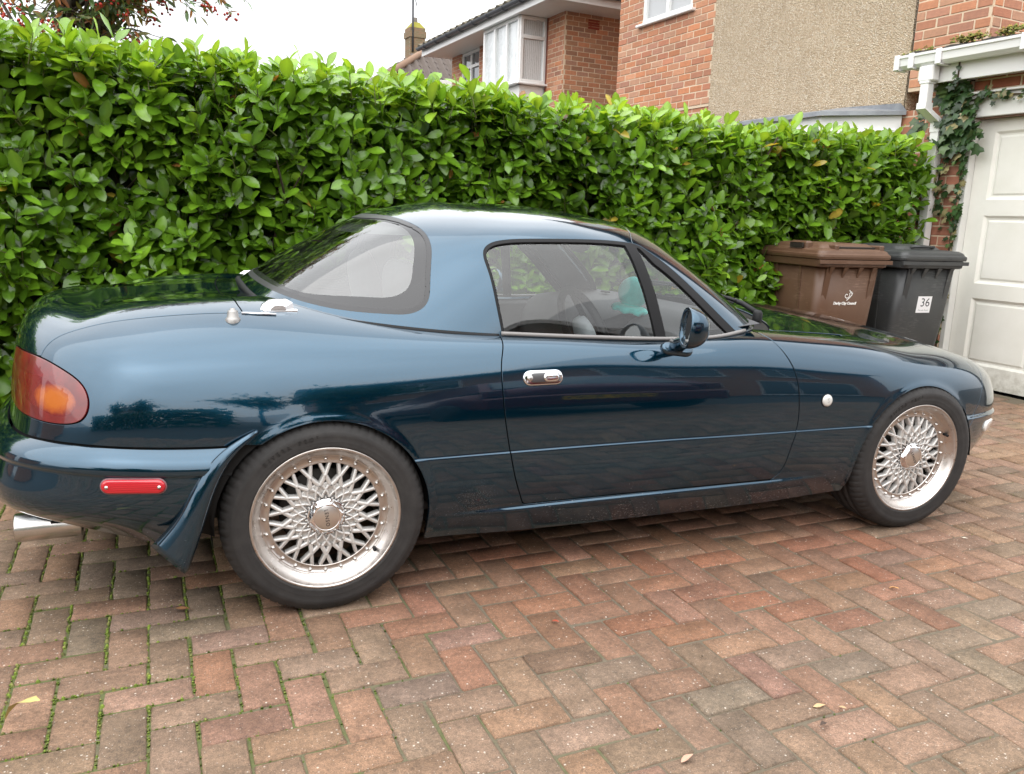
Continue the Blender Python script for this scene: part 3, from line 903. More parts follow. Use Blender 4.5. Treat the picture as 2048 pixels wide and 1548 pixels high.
        for k in range(n):
            T += [(off + k, off + (k + 1) % n, off + n + (k + 1) % n), (off + k, off + n + (k + 1) % n, off + n + k), (off + n + k, off + n + (k + 1) % n, off + 2 * n)]
        C += [gcol * .8] * n + [gcol] * n + [gcol * 1.2]; off += 2 * n + 1
        if r.random() < .22:
            for _ in range(3):
                a = r.uniform(0, 2 * math.pi); h = r.uniform(.006, .016); q = np.array([p[0], p[1]]) + r.normal(0, .003, 2)
                d = np.array([math.cos(a), math.sin(a)])
                V += [(q[0] - d[1] * .0009, q[1] + d[0] * .0009, z0), (q[0] + d[1] * .0009, q[1] - d[0] * .0009, z0), (q[0] + d[0] * h * .7, q[1] + d[1] * h * .7, z0 + h)]
                T += [(off, off + 1, off + 2)]; C += [gcol * 1.1] * 3; off += 3
    mm = mat('moss_green', (0.1, 0.15, 0.03), 0.9); g = NG(mm); g.base(tint_nodes(g))
    me = np_mesh('moss', V, T); set_tint(me, np.array(C)); me.materials.append(mm)
    o = link(bpy.data.objects.new('moss', me)); tag(o, 'green moss and tiny weeds growing in the paving joints', 'moss', kind='stuff')
    # ground beyond the drive
    mb = MB(); s = 120
    mb.add([(-s, -s, -.03), (s, -s, -.03), (s, s, -.03), (-s, s, -.03)], [(0, 1, 2, 3)])
    gm = mat('tarmac', (0.06, 0.058, 0.055), 0.9); g = NG(gm); co = g.coord()
    g.base(g.mix(g.noise(40, 6, 0.6), (0.045, 0.043, 0.041), (0.085, 0.082, 0.078)))
    o = mb.build('ground', gm); tag(o, kind='structure')

# ------------------------------------------------------------------ leaves
def leaf_protos(n, length=1.0, half=.26, seed=1, fold=.22, curl=.25, kind='laurel'):
    """unit-length leaf blades along +y, upper face +z; vertex rows left, rib, right"""
    r = np.random.default_rng(seed); out = []
    if kind == 'laurel':
        ts = np.array([0, .12, .34, .58, .80, .94, 1.0]); ws = np.array([.05, .42, .86, 1.0, .80, .36, .02])
    elif kind == 'narrow':
        ts = np.array([0, .15, .4, .65, .88, 1.0]); ws = np.array([.05, .6, 1.0, .85, .35, .02])
    for k in range(n):
        c = curl * r.uniform(-.2, 1.6); f = fold * r.uniform(.3, 1.7); tw = r.normal(0, .18); wv = r.uniform(0, 6.28); wa = r.uniform(.0, .035)
        V = []; rib = []
        for t, w in zip(ts, ws):
            y = math.sin(min(t * c * 1.6, 1.5)) / (c * 1.6) if c > .02 else t
            z = -c * .8 * t * t
            hw = half * w
            for s in (-1, 0, 1):
                zz = z + abs(s) * hw * f + wa * math.sin(wv + 9 * t + 2 * s) * abs(s)
                x = s * hw * math.cos(f)
                V.append((x * math.cos(tw * t) - (zz - z) * math.sin(tw * t), y, z + (zz - z) * math.cos(tw * t) + x * math.sin(tw * t)))
                rib.append(1.35 if s == 0 else 1.0)
        Q = []
        for i in range(len(ts) - 1):
            a = 3 * i
            Q += [(a, a + 1, a + 4, a + 3), (a + 1, a + 2, a + 5, a + 4)]
        out.append((np.array(V), np.array(Q), np.array(rib)))
    return out

def ivy_protos(n, seed=3):
    r = np.random.default_rng(seed); out = []
    for k in range(n):
        pts = [(0, 0), (.30, -.06), (.52, .10), (.36, .32), (.50, .62), (.22, .62), (0, 1.0), (-.22, .62), (-.50, .62), (-.36, .32), (-.52, .10), (-.30, -.06)]
        V = [(0, .33, .02)] + [(x * r.uniform(.85, 1.1), y * r.uniform(.9, 1.08), -.10 * (x * x + (y - .3)**2) + r.normal(0, .02)) for x, y in pts]
        m = len(pts)
        T = np.array([(0, i + 1, (i + 1) % m + 1) for i in range(m)])
        out.append((np.array(V), T, np.array([1.3] + [1.0] * m)))
    return out

def leaf_material(name, rough=0.30, trans=0.22, transcol=(0.30, 0.45, 0.05)):
    m = mat(name, (0.06, 0.14, 0.02), rough, spec=0.5, coat=0.25, coat_rough=0.12)
    g = NG(m)
    c = tint_nodes(g)
    geo = g.n('ShaderNodeNewGeometry')
    n = g.noise(30, 4, 0.6, geo.outputs['Position'])
    c = g.mix(g.rng(n, .35, .7, 0, .5), c, g.mix(1.0, c, (0.75, 0.82, 0.8), 'MULTIPLY'))
    c2 = g.mix(geo.outputs['Backfacing'], c, g.mix(0.45, c, (0.16, 0.22, 0.09)))
    g.base(c2)
    g.rough(g.rng(geo.outputs['Backfacing'], 0, 1, rough, .6))
    tr = g.n('ShaderNodeBsdfTranslucent'); g.l(g.mix(1.0, c, (2.2, 1.9, .9), 'MULTIPLY'), tr.inputs['Color'])
    mx = g.n('ShaderNodeMixShader'); mx.inputs[0].default_value = trans
    out = g.t.nodes['Material Output']
    g.l(g.b.outputs[0], mx.inputs[1]); g.l(tr.outputs[0], mx.inputs[2]); g.l(mx.outputs[0], out.inputs['Surface'])
    return m

def leaf_matrix(pos, axis, nrm, L, wide=1.0):
    """rows of (N,3) arrays -> (N,3,4) transforms"""
    y = axis / np.linalg.norm(axis, axis=1, keepdims=True)
    z = nrm - y * (nrm * y).sum(1, keepdims=True); z /= np.maximum(np.linalg.norm(z, axis=1, keepdims=True), 1e-9)
    x = np.cross(y, z)
    L = np.asarray(L)[:, None]
    return np.stack([x * L * wide, y * L, z * L, pos], axis=2)

def leaf_cloud(name, protos, var, M, tint, material, parent=None):
    VV = []; FF = []; CC = []; off = 0; tri = protos[0][1].shape[1] == 3
    for k, (V, F, rib) in enumerate(protos):
        sel = np.where(var == k)[0]
        if not len(sel): continue
        W = np.einsum('nij,vj->nvi', M[sel][:, :, :3], V) + M[sel][:, None, :, 3]
        VV.append(W.reshape(-1, 3)); n = len(V)
        FF.append((F[None] + (off + np.arange(len(sel)) * n)[:, None, None]).reshape(-1, F.shape[1]))
        CC.append((tint[sel][:, None, :] * rib[None, :, None]).reshape(-1, 3)); off += n * len(sel)
    V = np.concatenate(VV); F = np.concatenate(FF)
    me = np_mesh(name, V, F if tri else None, None if tri else F)
    set_tint(me, np.concatenate(CC)); me.materials.append(material)
    return link(bpy.data.objects.new(name, me), parent)

def leaf_objects(name, protos, var, M, tint, sel, material, parent):
    meshes = []
    for V, F, rib in protos:
        tri = F.shape[1] == 3
        me = np_mesh(name, V, F if tri else None, None if tri else F); set_tint(me, rib[:, None] * np.ones(3)); me.materials.append(material); meshes.append(me)
    for i in sel:
        o = bpy.data.objects.new(name, meshes[var[i]]); link(o, parent)
        m = np.eye(4); m[:3] = M[i]; o.matrix_basis = Matrix(m.tolist()); o.color = (*tint[i], 1)

def unit(v):
    return v / np.maximum(np.linalg.norm(v, axis=-1, keepdims=True), 1e-9)

def hedge_face(x):
    return 1.50 + .041 * (x + 1)

def build_hedge():
    r = np.random.default_rng(21)
    hedge = empty('laurel_hedge', (1.0, 1.9, 0))
    tag(hedge, 'tall clipped laurel hedge with glossy green leaves behind the car', 'hedge')
    X0, X1 = -4.6, 4.90
    top = lambda x: np.interp(x, [-4.6, -1.1, .9, 2.5, 4.9], [1.93, 1.90, 1.815, 1.785, 1.745]) + .03 * np.sin(x * 2.3) * np.sin(x * .9 + 1)
    sh_p = []; sh_d = []; sh_n = []; sh_y = []; sh_s = []
    def shoots(n, layer):
        for _ in range(n):
            x = r.uniform(X0, X1)
            if layer == 'top':
                y = hedge_face(x) + r.uniform(-.02, .75); z = top(x) + r.normal(-.02, .032)
                d = np.array([r.normal(0, .28), r.normal(-.15, .28), 1.0]); young = r.uniform(.55, 1.0); k = int(r.integers(6, 9)); s = r.uniform(.9, 1.12)
                if r.random() < .03: z += r.uniform(.03, .10)
            else:
                z = r.uniform(.04, 1) ** .9 * top(x)
                bulge = .06 * math.sin(x * 3.1 + z * 2.7) + .05 * math.sin(x * 7.7 - z * 5.1)
                depth = {'front': r.uniform(-.02, .10), 'mid': r.uniform(.10, .26), 'deep': r.uniform(.26, .55)}[layer]
                up = max(0, (z - 1.65) / .3)
                y = hedge_face(x) + bulge + depth + .10 * up
                d = np.array([r.normal(0, .45), -r.uniform(.25, 1.1), r.uniform(.15, 1.0) + .5 * up]); young = max(0, r.normal(.18, .2)) + .35 * up; k = int(r.integers(5, 8)); s = r.uniform(.78, 1.06)
            sh_p.append((x, y, z)); sh_d.append(d); sh_n.append(k); sh_y.append(young * (1 if layer in ('front', 'top') else .5)); sh_s.append(s)
    shoots(2700, 'front'); shoots(2300, 'mid'); shoots(900, 'deep'); shoots(1200, 'top')
    P = np.array(sh_p); D = unit(np.array(sh_d)); K = np.array(sh_n); Y = np.array(sh_y); S = np.array(sh_s)
    idx = np.repeat(np.arange(len(P)), K)
    j = np.concatenate([np.arange(k) for k in K]); kk = K[idx]
    frac = (j + .5) / kk                     # 0 low on the shoot, 1 at the tip
    a = np.array([0, 0, 1.0]); u = np.cross(D, np.array([.3, .2, 1.0])); u = unit(u); w = np.cross(D, u)
    ph = j * 2.39996 + r.uniform(0, 6.28, len(P))[idx]
    radial = u[idx] * np.cos(ph)[:, None] + w[idx] * np.sin(ph)[:, None]
    th = np.radians(78 - 48 * frac + r.normal(0, 9, len(idx)))
    axis = D[idx] * np.cos(th)[:, None] + radial * np.sin(th)[:, None]
    axis[:, 2] -= .10 * (1 - frac)
    nrm = D[idx] * np.sin(th)[:, None] - radial * np.cos(th)[:, None] + np.array([0, -.55, .40]) + r.normal(0, .16, (len(idx), 3))
    pos = P[idx] + D[idx] * ((frac - .6) * .13 * S[idx])[:, None] + radial * .006
    L = (.055 + .10 * r.beta(2.6, 1.9, len(idx))) * S[idx] * (1.0 - .22 * np.clip(frac - .7, 0, 1) / .3)
    # leaves pointing into the hedge are mostly shaded out
    keep = (axis[:, 1] < .45) | (r.random(len(idx)) < .35) | (P[idx][:, 2] > 1.85)
    idx, axis, nrm, pos, L, frac = idx[keep], axis[keep], nrm[keep], pos[keep], L[keep], frac[keep]
    M = leaf_matrix(pos, axis, nrm, L, .95 + 0 * L[:, None])
    yv = np.clip(Y[idx] + .25 * np.clip(frac - .6, 0, 1) + r.normal(0, .10, len(idx)), 0, 1)[:, None]
    old = np.array([.060, .130, .010]); mid = np.array([.130, .255, .017]); young = np.array([.225, .360, .034])
    tint = np.where(yv < .5, old + (mid - old) * yv * 2, mid + (young - mid) * (yv - .5) * 2) * r.uniform(.75, 1.25, (len(idx), 1))
    rare = r.random(len(idx)); tint[rare < .006] = (.36, .27, .04); tint[(rare > .006) & (rare < .010)] = (.22, .10, .03)
    protos = leaf_protos(10, seed=2)
    var = r.integers(0, 10, len(idx))
    lm = leaf_material('laurel_leaf', .24, .28)
    # the leaves that show largest become single objects
    cen = pos + axis * (L * .5)[:, None]
    px, py, dep = proj_px(cen)
    view = unit(cen - np.array(cam.location)); zz = unit(nrm - axis * (nrm * axis).sum(1, keepdims=True))
    face = np.abs((zz * view).sum(1)); front = cen[:, 1] - hedge_face(cen[:, 0])
    hid = (px > 20) & (px < 960) & (py > 300)
    score = np.where((px > 5) & (px < 1000) & (py > 5) & (py < 300) & ~hid & (front < .07), L**2 * face / dep**2, 0)
    score = np.where((cen[:, 2] > 1.86) & (front < .25), L**2 * face / dep**2 * ((px > 5) & (px < 1000)), score)
    sel = np.argsort(-score)[:300]
    rest = np.ones(len(idx), bool); rest[sel] = False
    leaf_objects('leaf', protos, var, M, tint, sel, lm, hedge)
    o = leaf_cloud('foliage', protos, var[rest], M[rest], tint[rest], lm, hedge); tag(o, kind='stuff')
    # opaque sheet against see-through; the shade inside the hedge is its dark colour
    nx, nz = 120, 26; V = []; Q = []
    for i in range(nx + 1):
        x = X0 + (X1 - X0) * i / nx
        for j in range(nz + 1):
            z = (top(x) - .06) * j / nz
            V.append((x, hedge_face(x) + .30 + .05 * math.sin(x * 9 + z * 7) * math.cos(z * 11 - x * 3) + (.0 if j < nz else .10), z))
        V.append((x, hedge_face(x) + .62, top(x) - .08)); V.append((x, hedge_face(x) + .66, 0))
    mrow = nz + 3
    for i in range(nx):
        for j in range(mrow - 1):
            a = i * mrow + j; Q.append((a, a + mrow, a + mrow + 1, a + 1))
    cm = mat('hedge_shade_core', (0.02, 0.03, 0.01), .95); g = NG(cm); g.base(g.mix(g.noise(45, 5, .6), (0.010, 0.016, 0.005), (0.05, 0.06, 0.02)))
    me = np_mesh('hedge_shade_core', V, None, Q); me.materials.append(cm); link(bpy.data.objects.new('shade_core_sheet', me), hedge)
    # shoots and branches
    mb = MB()
    fr = [i for i in range(len(P)) if P[i, 1] - hedge_face(P[i, 0]) < .3 or P[i, 2] > 1.85]
    for i in fr:
        b = P[i] - D[i] * .10 * S[i]; t = P[i] + D[i] * .05 * S[i]
        mb.tube([b, (b + t) / 2, t], [.0034, .0028, .0016], 4, False)
    o = mb.build('twigs', mat('green_twig', (0.10, 0.115, 0.03), 0.6), hedge); tag(o, kind='stuff')
    for i in range(34):
        x = X0 + (X1 - X0) * (i + r.uniform(.2, .8)) / 34; y = hedge_face(x) + r.uniform(.22, .5)
        pts = [(x, y, 0), (x + r.normal(0, .05), y + r.normal(0, .04), .6), (x + r.normal(0, .12), y + r.normal(-.05, .06), 1.2), (x + r.normal(0, .2), y + r.normal(-.06, .08), 1.75)]
        mb = MB(); mb.tube(pts, [.022, .018, .012, .006], 7, False)
        for q in range(5):
            k = r.integers(1, 3); p = Vector(pts[k]); mb.tube([p, p + Vector((r.normal(0, .15), -r.uniform(.1, .3), r.uniform(.1, .3)))], [.008, .003], 5, False)
        mb.build('branch', MATS.get('laurel_bark') or mat('laurel_bark', (0.07, 0.05, 0.035), 0.85), hedge)

build_driveway()
build_hedge()
# ------------------------------------------------------------------ buildings: u along the fronts (away from the camera), d into the building
HA = rad(95)
EU = Vector((math.cos(HA), math.sin(HA), 0)); ED = Vector((math.sin(HA), -math.cos(HA), 0))
OG = Vector((5.15, 1.0, 0))          # garage front
OA = Vector((5.4065, 9.6139, 0))     # corner of the far house

def HM(O):
    """local (u, d, z) -> world; u along the front, d into the building"""
    m = Matrix((EU, ED, Vector((0, 0, 1)))).transposed().to_4x4(); m.translation = O
    return m
MG = HM(OG); MA = HM(OA)

def brick_material():
    m = mat('red_brick', (0.34, 0.14, 0.08), 0.88)
    g = NG(m); t = tint_nodes(g)
    co = g.n('ShaderNodeNewGeometry').outputs['Position']
    n = g.noise(28, 5, 0.6, co); n2 = g.noise(140, 3, 0.6, co)
    c = g.mix(g.rng(n, 0.35, 0.7, 0, 0.6), t, g.mix(1.0, t, (0.72, 0.74, 0.78), 'MULTIPLY'))
    mp = g.n('ShaderNodeMapping'); mp.inputs['Scale'].default_value = (1, 1, 14); g.l(co, mp.inputs['Vector'])
    rake = g.noise(16, 3, 0.5, mp.outputs['Vector'])
    c = g.mix(g.rng(rake, 0.45, 0.7, 0, 0.35), c, g.mix(1.0, c, (1.3, 1.25, 1.2), 'MULTIPLY'))
    g.base(c)
    g.bump(g.math('ADD', n2, rake), 0.4, 0.004)
    return m
BRICK = brick_material()
def mortar_material():
    m = mat('mortar', (0.52, 0.44, 0.34), 0.95); g = NG(m)
    n = g.noise(50, 5)
    g.base(g.mix(n, (0.56, 0.44, 0.31), (0.70, 0.57, 0.43))); g.bump(g.noise(300, 3), .4, .003)
    return m
MORTAR = mortar_material()
def plain_brick_material():
    """brickwork where single bricks do not show: courses laid by position on any upright wall"""
    m = mat('plain_brickwork', (0.40, 0.18, 0.11), .9); g = NG(m)
    sep = g.n('ShaderNodeSeparateXYZ'); g.l(g.n('ShaderNodeNewGeometry').outputs['Position'], sep.inputs[0])
    cb = g.n('ShaderNodeCombineXYZ'); g.l(g.math('ADD', sep.outputs['X'], sep.outputs['Y']), cb.inputs[0]); g.l(sep.outputs['Z'], cb.inputs[1])
    bt = g.n('ShaderNodeTexBrick'); bt.inputs['Scale'].default_value = 1.0; bt.inputs['Brick Width'].default_value = .225; bt.inputs['Row Height'].default_value = .075; bt.inputs['Mortar Size'].default_value = .006
    bt.inputs['Color1'].default_value = (0.46, 0.20, 0.115, 1); bt.inputs['Color2'].default_value = (0.38, 0.165, 0.10, 1); bt.inputs['Mortar'].default_value = (0.58, 0.47, 0.35, 1)
    g.l(cb.outputs[0], bt.inputs['Vector']); g.base(bt.outputs['Color']); g.bump(bt.outputs['Fac'], -.4, .006)
    return m
PLAINBRICK = plain_brick_material()
UPVC = mat('white_upvc', (0.80, 0.80, 0.79), 0.28)
UPVC2 = mat('white_painted_board', (0.74, 0.74, 0.71), 0.42)
PANE = mat('dark_window_pane', (0.10, 0.11, 0.12), 0.06, coat=1.0, coat_rough=0.01)
GUTTERGREY = mat('grey_gutter', (0.07, 0.075, 0.085), 0.4)
LEAD = mat('lead_flashing', (0.17, 0.19, 0.23), 0.55, 0.3)
_g = NG(LEAD); _g.base(_g.mix(_g.noise(18, 5), (0.16, 0.17, 0.19), (0.40, 0.42, 0.45)))

_bm = {}
def brick_mesh(L, H):
    key = (round(L, 3), round(H, 3))
    if key not in _bm:
        mb = MB(); mb.box((-L / 2, -.018, -H / 2), (L / 2, .030, H / 2), .0035)
        me = mb.mesh('brick'); set_tint(me, 1.0); me.materials.append(BRICK); _bm[key] = me
    return _bm[key]

BR_COL = [(.48, .215, .120), (.45, .19, .112), (.50, .24, .138), (.43, .195, .118), (.48, .26, .165), (.42, .205, .135), (.51, .21, .105)]
def brick_wall(parent, M, u0, u1, z0, z1, d=0.0, holes=(), flip=False, seed=0, course=.075, unit_l=.225, cols=BR_COL, start=0.0):
    """stretcher-bond bricks in the plane d of frame M, each brick an object, proud of a mortar bed"""
    r = np.random.default_rng(seed + 77)
    mb = MB()
    cuts = [u0, u1] + [c for h in holes for c in (h[0], h[1])]
    cuts = sorted(set(min(max(c, u0), u1) for c in cuts))
    zc = sorted(set([z0, z1] + [min(max(c, z0), z1) for h in holes for c in (h[2], h[3])]))
    for a, b in zip(cuts[:-1], cuts[1:]):
        for p, q in zip(zc[:-1], zc[1:]):
            if any(h[0] <= (a + b) / 2 <= h[1] and h[2] <= (p + q) / 2 <= h[3] for h in holes): continue
            mb.box((a, d - .0095, p), (b, d + .20, q), M=M)
    mb.build('mortar_bed', MORTAR, parent)
    n0 = int(math.floor(z0 / course)); n1 = int(math.ceil(z1 / course))
    for n in range(n0, n1):
        zc0 = n * course
        a, b = max(zc0 + .005, z0), min(zc0 + course - .005, z1)
        if b - a < .03: continue
        off = (n % 2) * unit_l / 2 + start
        k0 = int(math.floor((u0 - off) / unit_l)) - 1
        for k in range(k0, int((u1 - off) / unit_l) + 2):
            segs = [(max(off + k * unit_l + .005, u0), min(off + (k + 1) * unit_l - .005, u1))]
            for h in holes:
                if b > h[2] + .01 and a < h[3] - .01:
                    ns = []
                    for s, e in segs:
                        if e <= h[0] or s >= h[1]: ns.append((s, e)); continue
                        if s < h[0]: ns.append((s, h[0]))
                        if e > h[1]: ns.append((h[1], e))
                    segs = ns
            for s, e in segs:
                if e - s < .035: continue
                me = brick_mesh(round((e - s) / .015) * .015, b - a)
                o = bpy.data.objects.new('brick', me); link(o, parent)
                o.matrix_basis = M @ Matrix.Translation(((s + e) / 2, d + r.normal(.004, .0012), (a + b) / 2)) @ Matrix.Rotation(r.normal(0, .004), 4, 'Z')
                c = np.array(cols[r.integers(len(cols))]) * r.normal(1, .09)
                o.color = (*c, 1)

def frame_rect(mb, M, u0, u1, z0, z1, d0, d1, w, bev=.004):
    """rectangular frame of bars of width w"""
    mb.box((u0, d0, z0), (u0 + w, d1, z1), bev, M); mb.box((u1 - w, d0, z0), (u1, d1, z1), bev, M)
    mb.box((u0 + w - .002, d0 + .001, z0), (u1 - w + .002, d1 - .001, z0 + w), bev, M); mb.box((u0 + w - .002, d0 + .001, z1 - w), (u1 - w + .002, d1 - .001, z1), bev, M)

def window(parent, M, u0, u1, z0, z1, d, lights=1, transom=None, sill=True, frame_w=.055, curtain=None):
    mb = MB(); frame_rect(mb, M, u0, u1, z0, z1, d - .02, d + .05, frame_w)
    us = np.linspace(u0, u1, lights + 1)
    for u in us[1:-1]: mb.box((u - frame_w / 2, d - .021, z0 + .01), (u + frame_w / 2, d + .049, z1 - .01), .004, M)
    if transom: mb.box((u0 + .01, d - .022, transom - frame_w / 2), (u1 - .01, d + .048, transom + frame_w / 2), .004, M)
    w = mb.build('window', UPVC, parent)
    zs = [z0] + ([transom] if transom else []) + [z1]
    for a, b in zip(us[:-1], us[1:]):
        for p, q in zip(zs[:-1], zs[1:]):
            g = MB()
            g.box((a + frame_w * .55, d + .018, p + frame_w * .55), (b - frame_w * .55, d + .022, q - frame_w * .55), 0, M)
            g.build('pane', PANE if curtain is None else curtain, w)
    if sill:
        s = MB(); s.box((u0 - .06, d - .09, z0 - .035), (u1 + .06, d + .04, z0 - .002), .008, M); s.build('sill', UPVC, w)
    return w

def net_material():
    m = mat('net_curtain_pane', (0.55, 0.57, 0.57), 0.25, coat=1.0, coat_rough=0.01)
    g = NG(m); co = g.coord()
    w = g.n('ShaderNodeTexWave'); w.inputs['Scale'].default_value = 9; w.inputs['Distortion'].default_value = 3; w.inputs['Detail'].default_value = 3; g.l(co, w.inputs['Vector'])
    g.base(g.mix(g.math('MULTIPLY', w.outputs['Fac'], g.noise(40, 3)), (0.66, 0.69, 0.70), (0.30, 0.32, 0.32)))
    return m
NET = net_material()
BLIND = mat('blind_pane', (0.42, 0.43, 0.44), 0.2, coat=1.0, coat_rough=0.01)

def garage_door_panel(mb, M, u0, u1, z0, z1, d):
    """raised-and-fielded panel: sloped moulding into a recess, raised field"""
    st = [(0, 0), (.018, .016), (.030, .018), (.045, .010)]
    v = []; f = []
    for i, (ins, dep) in enumerate(st):
        v += [(u0 + ins, d + dep, z0 + ins), (u1 - ins, d + dep, z0 + ins), (u1 - ins, d + dep, z1 - ins), (u0 + ins, d + dep, z1 - ins)]
    for i in range(len(st) - 1):
        for k in range(4):
            f.append((4 * i + k, 4 * i + (k + 1) % 4, 4 * i + 4 + (k + 1) % 4, 4 * i + 4 + k))
    b = 4 * (len(st) - 1); f.append((b, b + 1, b + 2, b + 3))
    mb.add([tuple(M @ Vector(p)) for p in v], [q[::-1] for q in f])

def build_garage():
    ga = empty('garage', OG)
    tag(ga, 'brick garage with cream panelled up-and-over door and white gutter', 'garage')
    M = MG
    DOORC = mat('cream_garage_door', (0.66, 0.65, 0.585), 0.42)
    g = NG(DOORC); co = g.coord(); g.base(g.mix(g.rng(g.noise(3.5, 5, .6), .35, .75, 0, 1), (0.82, 0.81, 0.75), (0.75, 0.74, 0.67)))
    sep = g.n('ShaderNodeSeparateXYZ'); g.l(co, sep.inputs[0])
    grime = g.math('MULTIPLY', g.rng(sep.outputs['Z'], .02, .28, 1, 0), g.rng(g.noise(22, 5, .65), .35, .7, 0.1, .75))
    prev = g.b.inputs['Base Color'].links[0].from_socket
    g.base(g.mix(grime, prev, (0.30, 0.27, 0.20)))
    # door: stiles and rails as a slab with panel openings
    uL, uR = .53, -1.62
    cols = [(.405, -.085), (-.175, -.665), (-.755, -1.245)]
    rows = [(1.40, 1.885), (.785, 1.285), (.175, .675)]
    us = sorted([uL, uR] + [c for p in cols for c in p]); zs = sorted([.012, 1.975] + [c for p in rows for c in p])
    mb = MB(); d0 = .06
    for a, b in zip(us[:-1], us[1:]):
        for p, q in zip(zs[:-1], zs[1:]):
            mid = ((a + b) / 2, (p + q) / 2)
            if any(c[1] < mid[0] < c[0] and r_[0] < mid[1] < r_[1] for c in cols for r_ in rows): continue
            v = [(a, d0, p), (b, d0, p), (b, d0, q), (a, d0, q)]
            mb.add([tuple(M @ Vector(x)) for x in v], [(3, 2, 1, 0)])
    mb.box((uR, d0 + .02, .012), (uL, d0 + .045, 1.975), 0, M)
    mb.box((uL - .002, d0 - .0, .012), (uL + .004, d0 + .04, 1.975), 0, M)
    door = mb.build('garage_door', DOORC, ga)
    for c in cols:
        for r_ in rows:
            mb = MB(); garage_door_panel(mb, M, c[1], c[0], r_[0], r_[1], d0); mb.build('panel', DOORC, door)
    # frame post, threshold
    mb = MB(); mb.box((uL + .006, -.005, 0), (uL + .045, .10, 2.0), .003, M); mb.build('door_post', UPVC2, ga)
    # lintel board with drip edge
    mb = MB(); mb.box((-1.8, -.035, 1.985), (.60, .02, 2.145), .004, M); mb.build('lintel_board', UPVC2, ga)
    mb = MB(); mb.box((-1.8, -.065, 2.147), (.66, .02, 2.163), .003, M); mb.build('lintel_drip', UPVC2, ga)
    mb = MB(); mb.box((-1.8, -.012, 1.976), (.53, .05, 1.986), 0, M); mb.build('door_head', mat('door_head_wood', (0.22, 0.13, 0.09), 0.8), ga)
    # brickwork: pier and course over the lintel
    brick_wall(ga, M, .58, .92, 0, 2.25, d=0.0, seed=1, start=.03, cols=[(.40, .165, .105), (.37, .15, .095), (.42, .19, .125)])
    brick_wall(ga, M, -1.8, .575, 2.165, 2.30, d=0.0, seed=2, course=.0725, cols=[(.36, .12, .07), (.33, .11, .062)])
    # side wall of the garage and interior block
    mb = MB(); mb.box((-1.8, .21, 0), (.90, 3.2, 2.30), 0, M); mb.build('inner_block', mat('garage_dark', (0.05, 0.045, 0.04), 0.9), ga)
    # fascia, soffit, gutter
    mb = MB(); mb.box((-1.8, -.165, 2.245), (.86, -.145, 2.405), .003, M); mb.build('fascia_board', UPVC, ga)
    mb = MB(); mb.box((-1.8, -.144, 2.262), (.85, .0, 2.272), 0, M); mb.build('soffit', UPVC2, ga)
    mb = MB(); mb.box((.861, -.16, 2.20), (.885, .20, 2.40), .003, M); mb.build('box_end', UPVC, ga)
    prof = [(-.166, 2.455), (-.170, 2.455), (-.172, 2.385), (-.195, 2.362), (-.240, 2.362), (-.268, 2.385), (-.274, 2.438), (-.285, 2.440), (-.286, 2.458), (-.268, 2.460), (-.262, 2.390), (-.238, 2.370), (-.196, 2.370), (-.178, 2.390), (-.176, 2.455)]
    n = len(prof); v = [(u, d, z) for u in (1.06, -1.8) for d, z in prof]
    mb = MB(); mb.add([tuple(M @ Vector(p)) for p in v], [(i, i + 1, n + i + 1, n + i) for i in range(n - 1)])
    # end cap and joint collars
    mb.add([tuple(M @ Vector((1.06, d, z))) for d, z in prof[:9]], [tuple(range(9))])
    for u in (1.055, .93, .70, .07):
        mb.box((u - .022, -.290, 2.357), (u + .022, -.272, 2.466), .004, M)
        mb.box((u - .022, -.275, 2.353), (u + .022, -.165, 2.361), .003, M)
    gut = mb.build('gutter', UPVC, ga)
    # square downpipe with offset bend
    mb = MB()
    mb.box((.745, -.262, 2.25), (.870, -.180, 2.364), .010, M)
    mb.box((.775, -.255, 2.06), (.845, -.185, 2.26), .006, M)
    mb.box((.768, -.260, 2.235), (.852, -.180, 2.262), .004, M)
    dp = mb.build('downpipe', UPVC, ga)
    def sq(pts, s=.034):
        mb2 = MB(); rings = []
        for u, d, z in pts:
            rings.append([(u - s, d - s, z), (u + s, d - s, z), (u + s, d + s, z), (u - s, d + s, z)])
        v = [tuple(M @ Vector(p)) for ring in rings for p in ring]
        f = [(4 * i + k, 4 * i + (k + 1) % 4, 4 * i + 4 + (k + 1) % 4, 4 * i + 4 + k) for i in range(len(pts) - 1) for k in range(4)]
        return mb2.add(v, f)
    b = sq([(.81, -.22, 2.10), (.81, -.22, 2.055), (.795, -.06, 1.965), (.795, -.06, 1.90)], .0395); b.build('pipe_bend', UPVC, ga)
    b = sq([(.795, -.06, 1.93), (.795, -.06, .02)]); b.build('pipe_shaft', UPVC, ga)
    # roof edge: dark interlocking tiles with moss, each tile one piece
    TILE = mat('dark_concrete_tile', (0.045, 0.040, 0.038), 0.85); gt = NG(TILE); gt.base(gt.mix(gt.noise(25, 5), (0.03, 0.027, 0.026), (0.085, 0.075, 0.068)))
    roof = MB(); roof.box((-1.8, -.17, 2.41), (1.00, .36, 2.43), 0, M @ Matrix.Identity(4)); ro = roof.build('roof', TILE, ga)
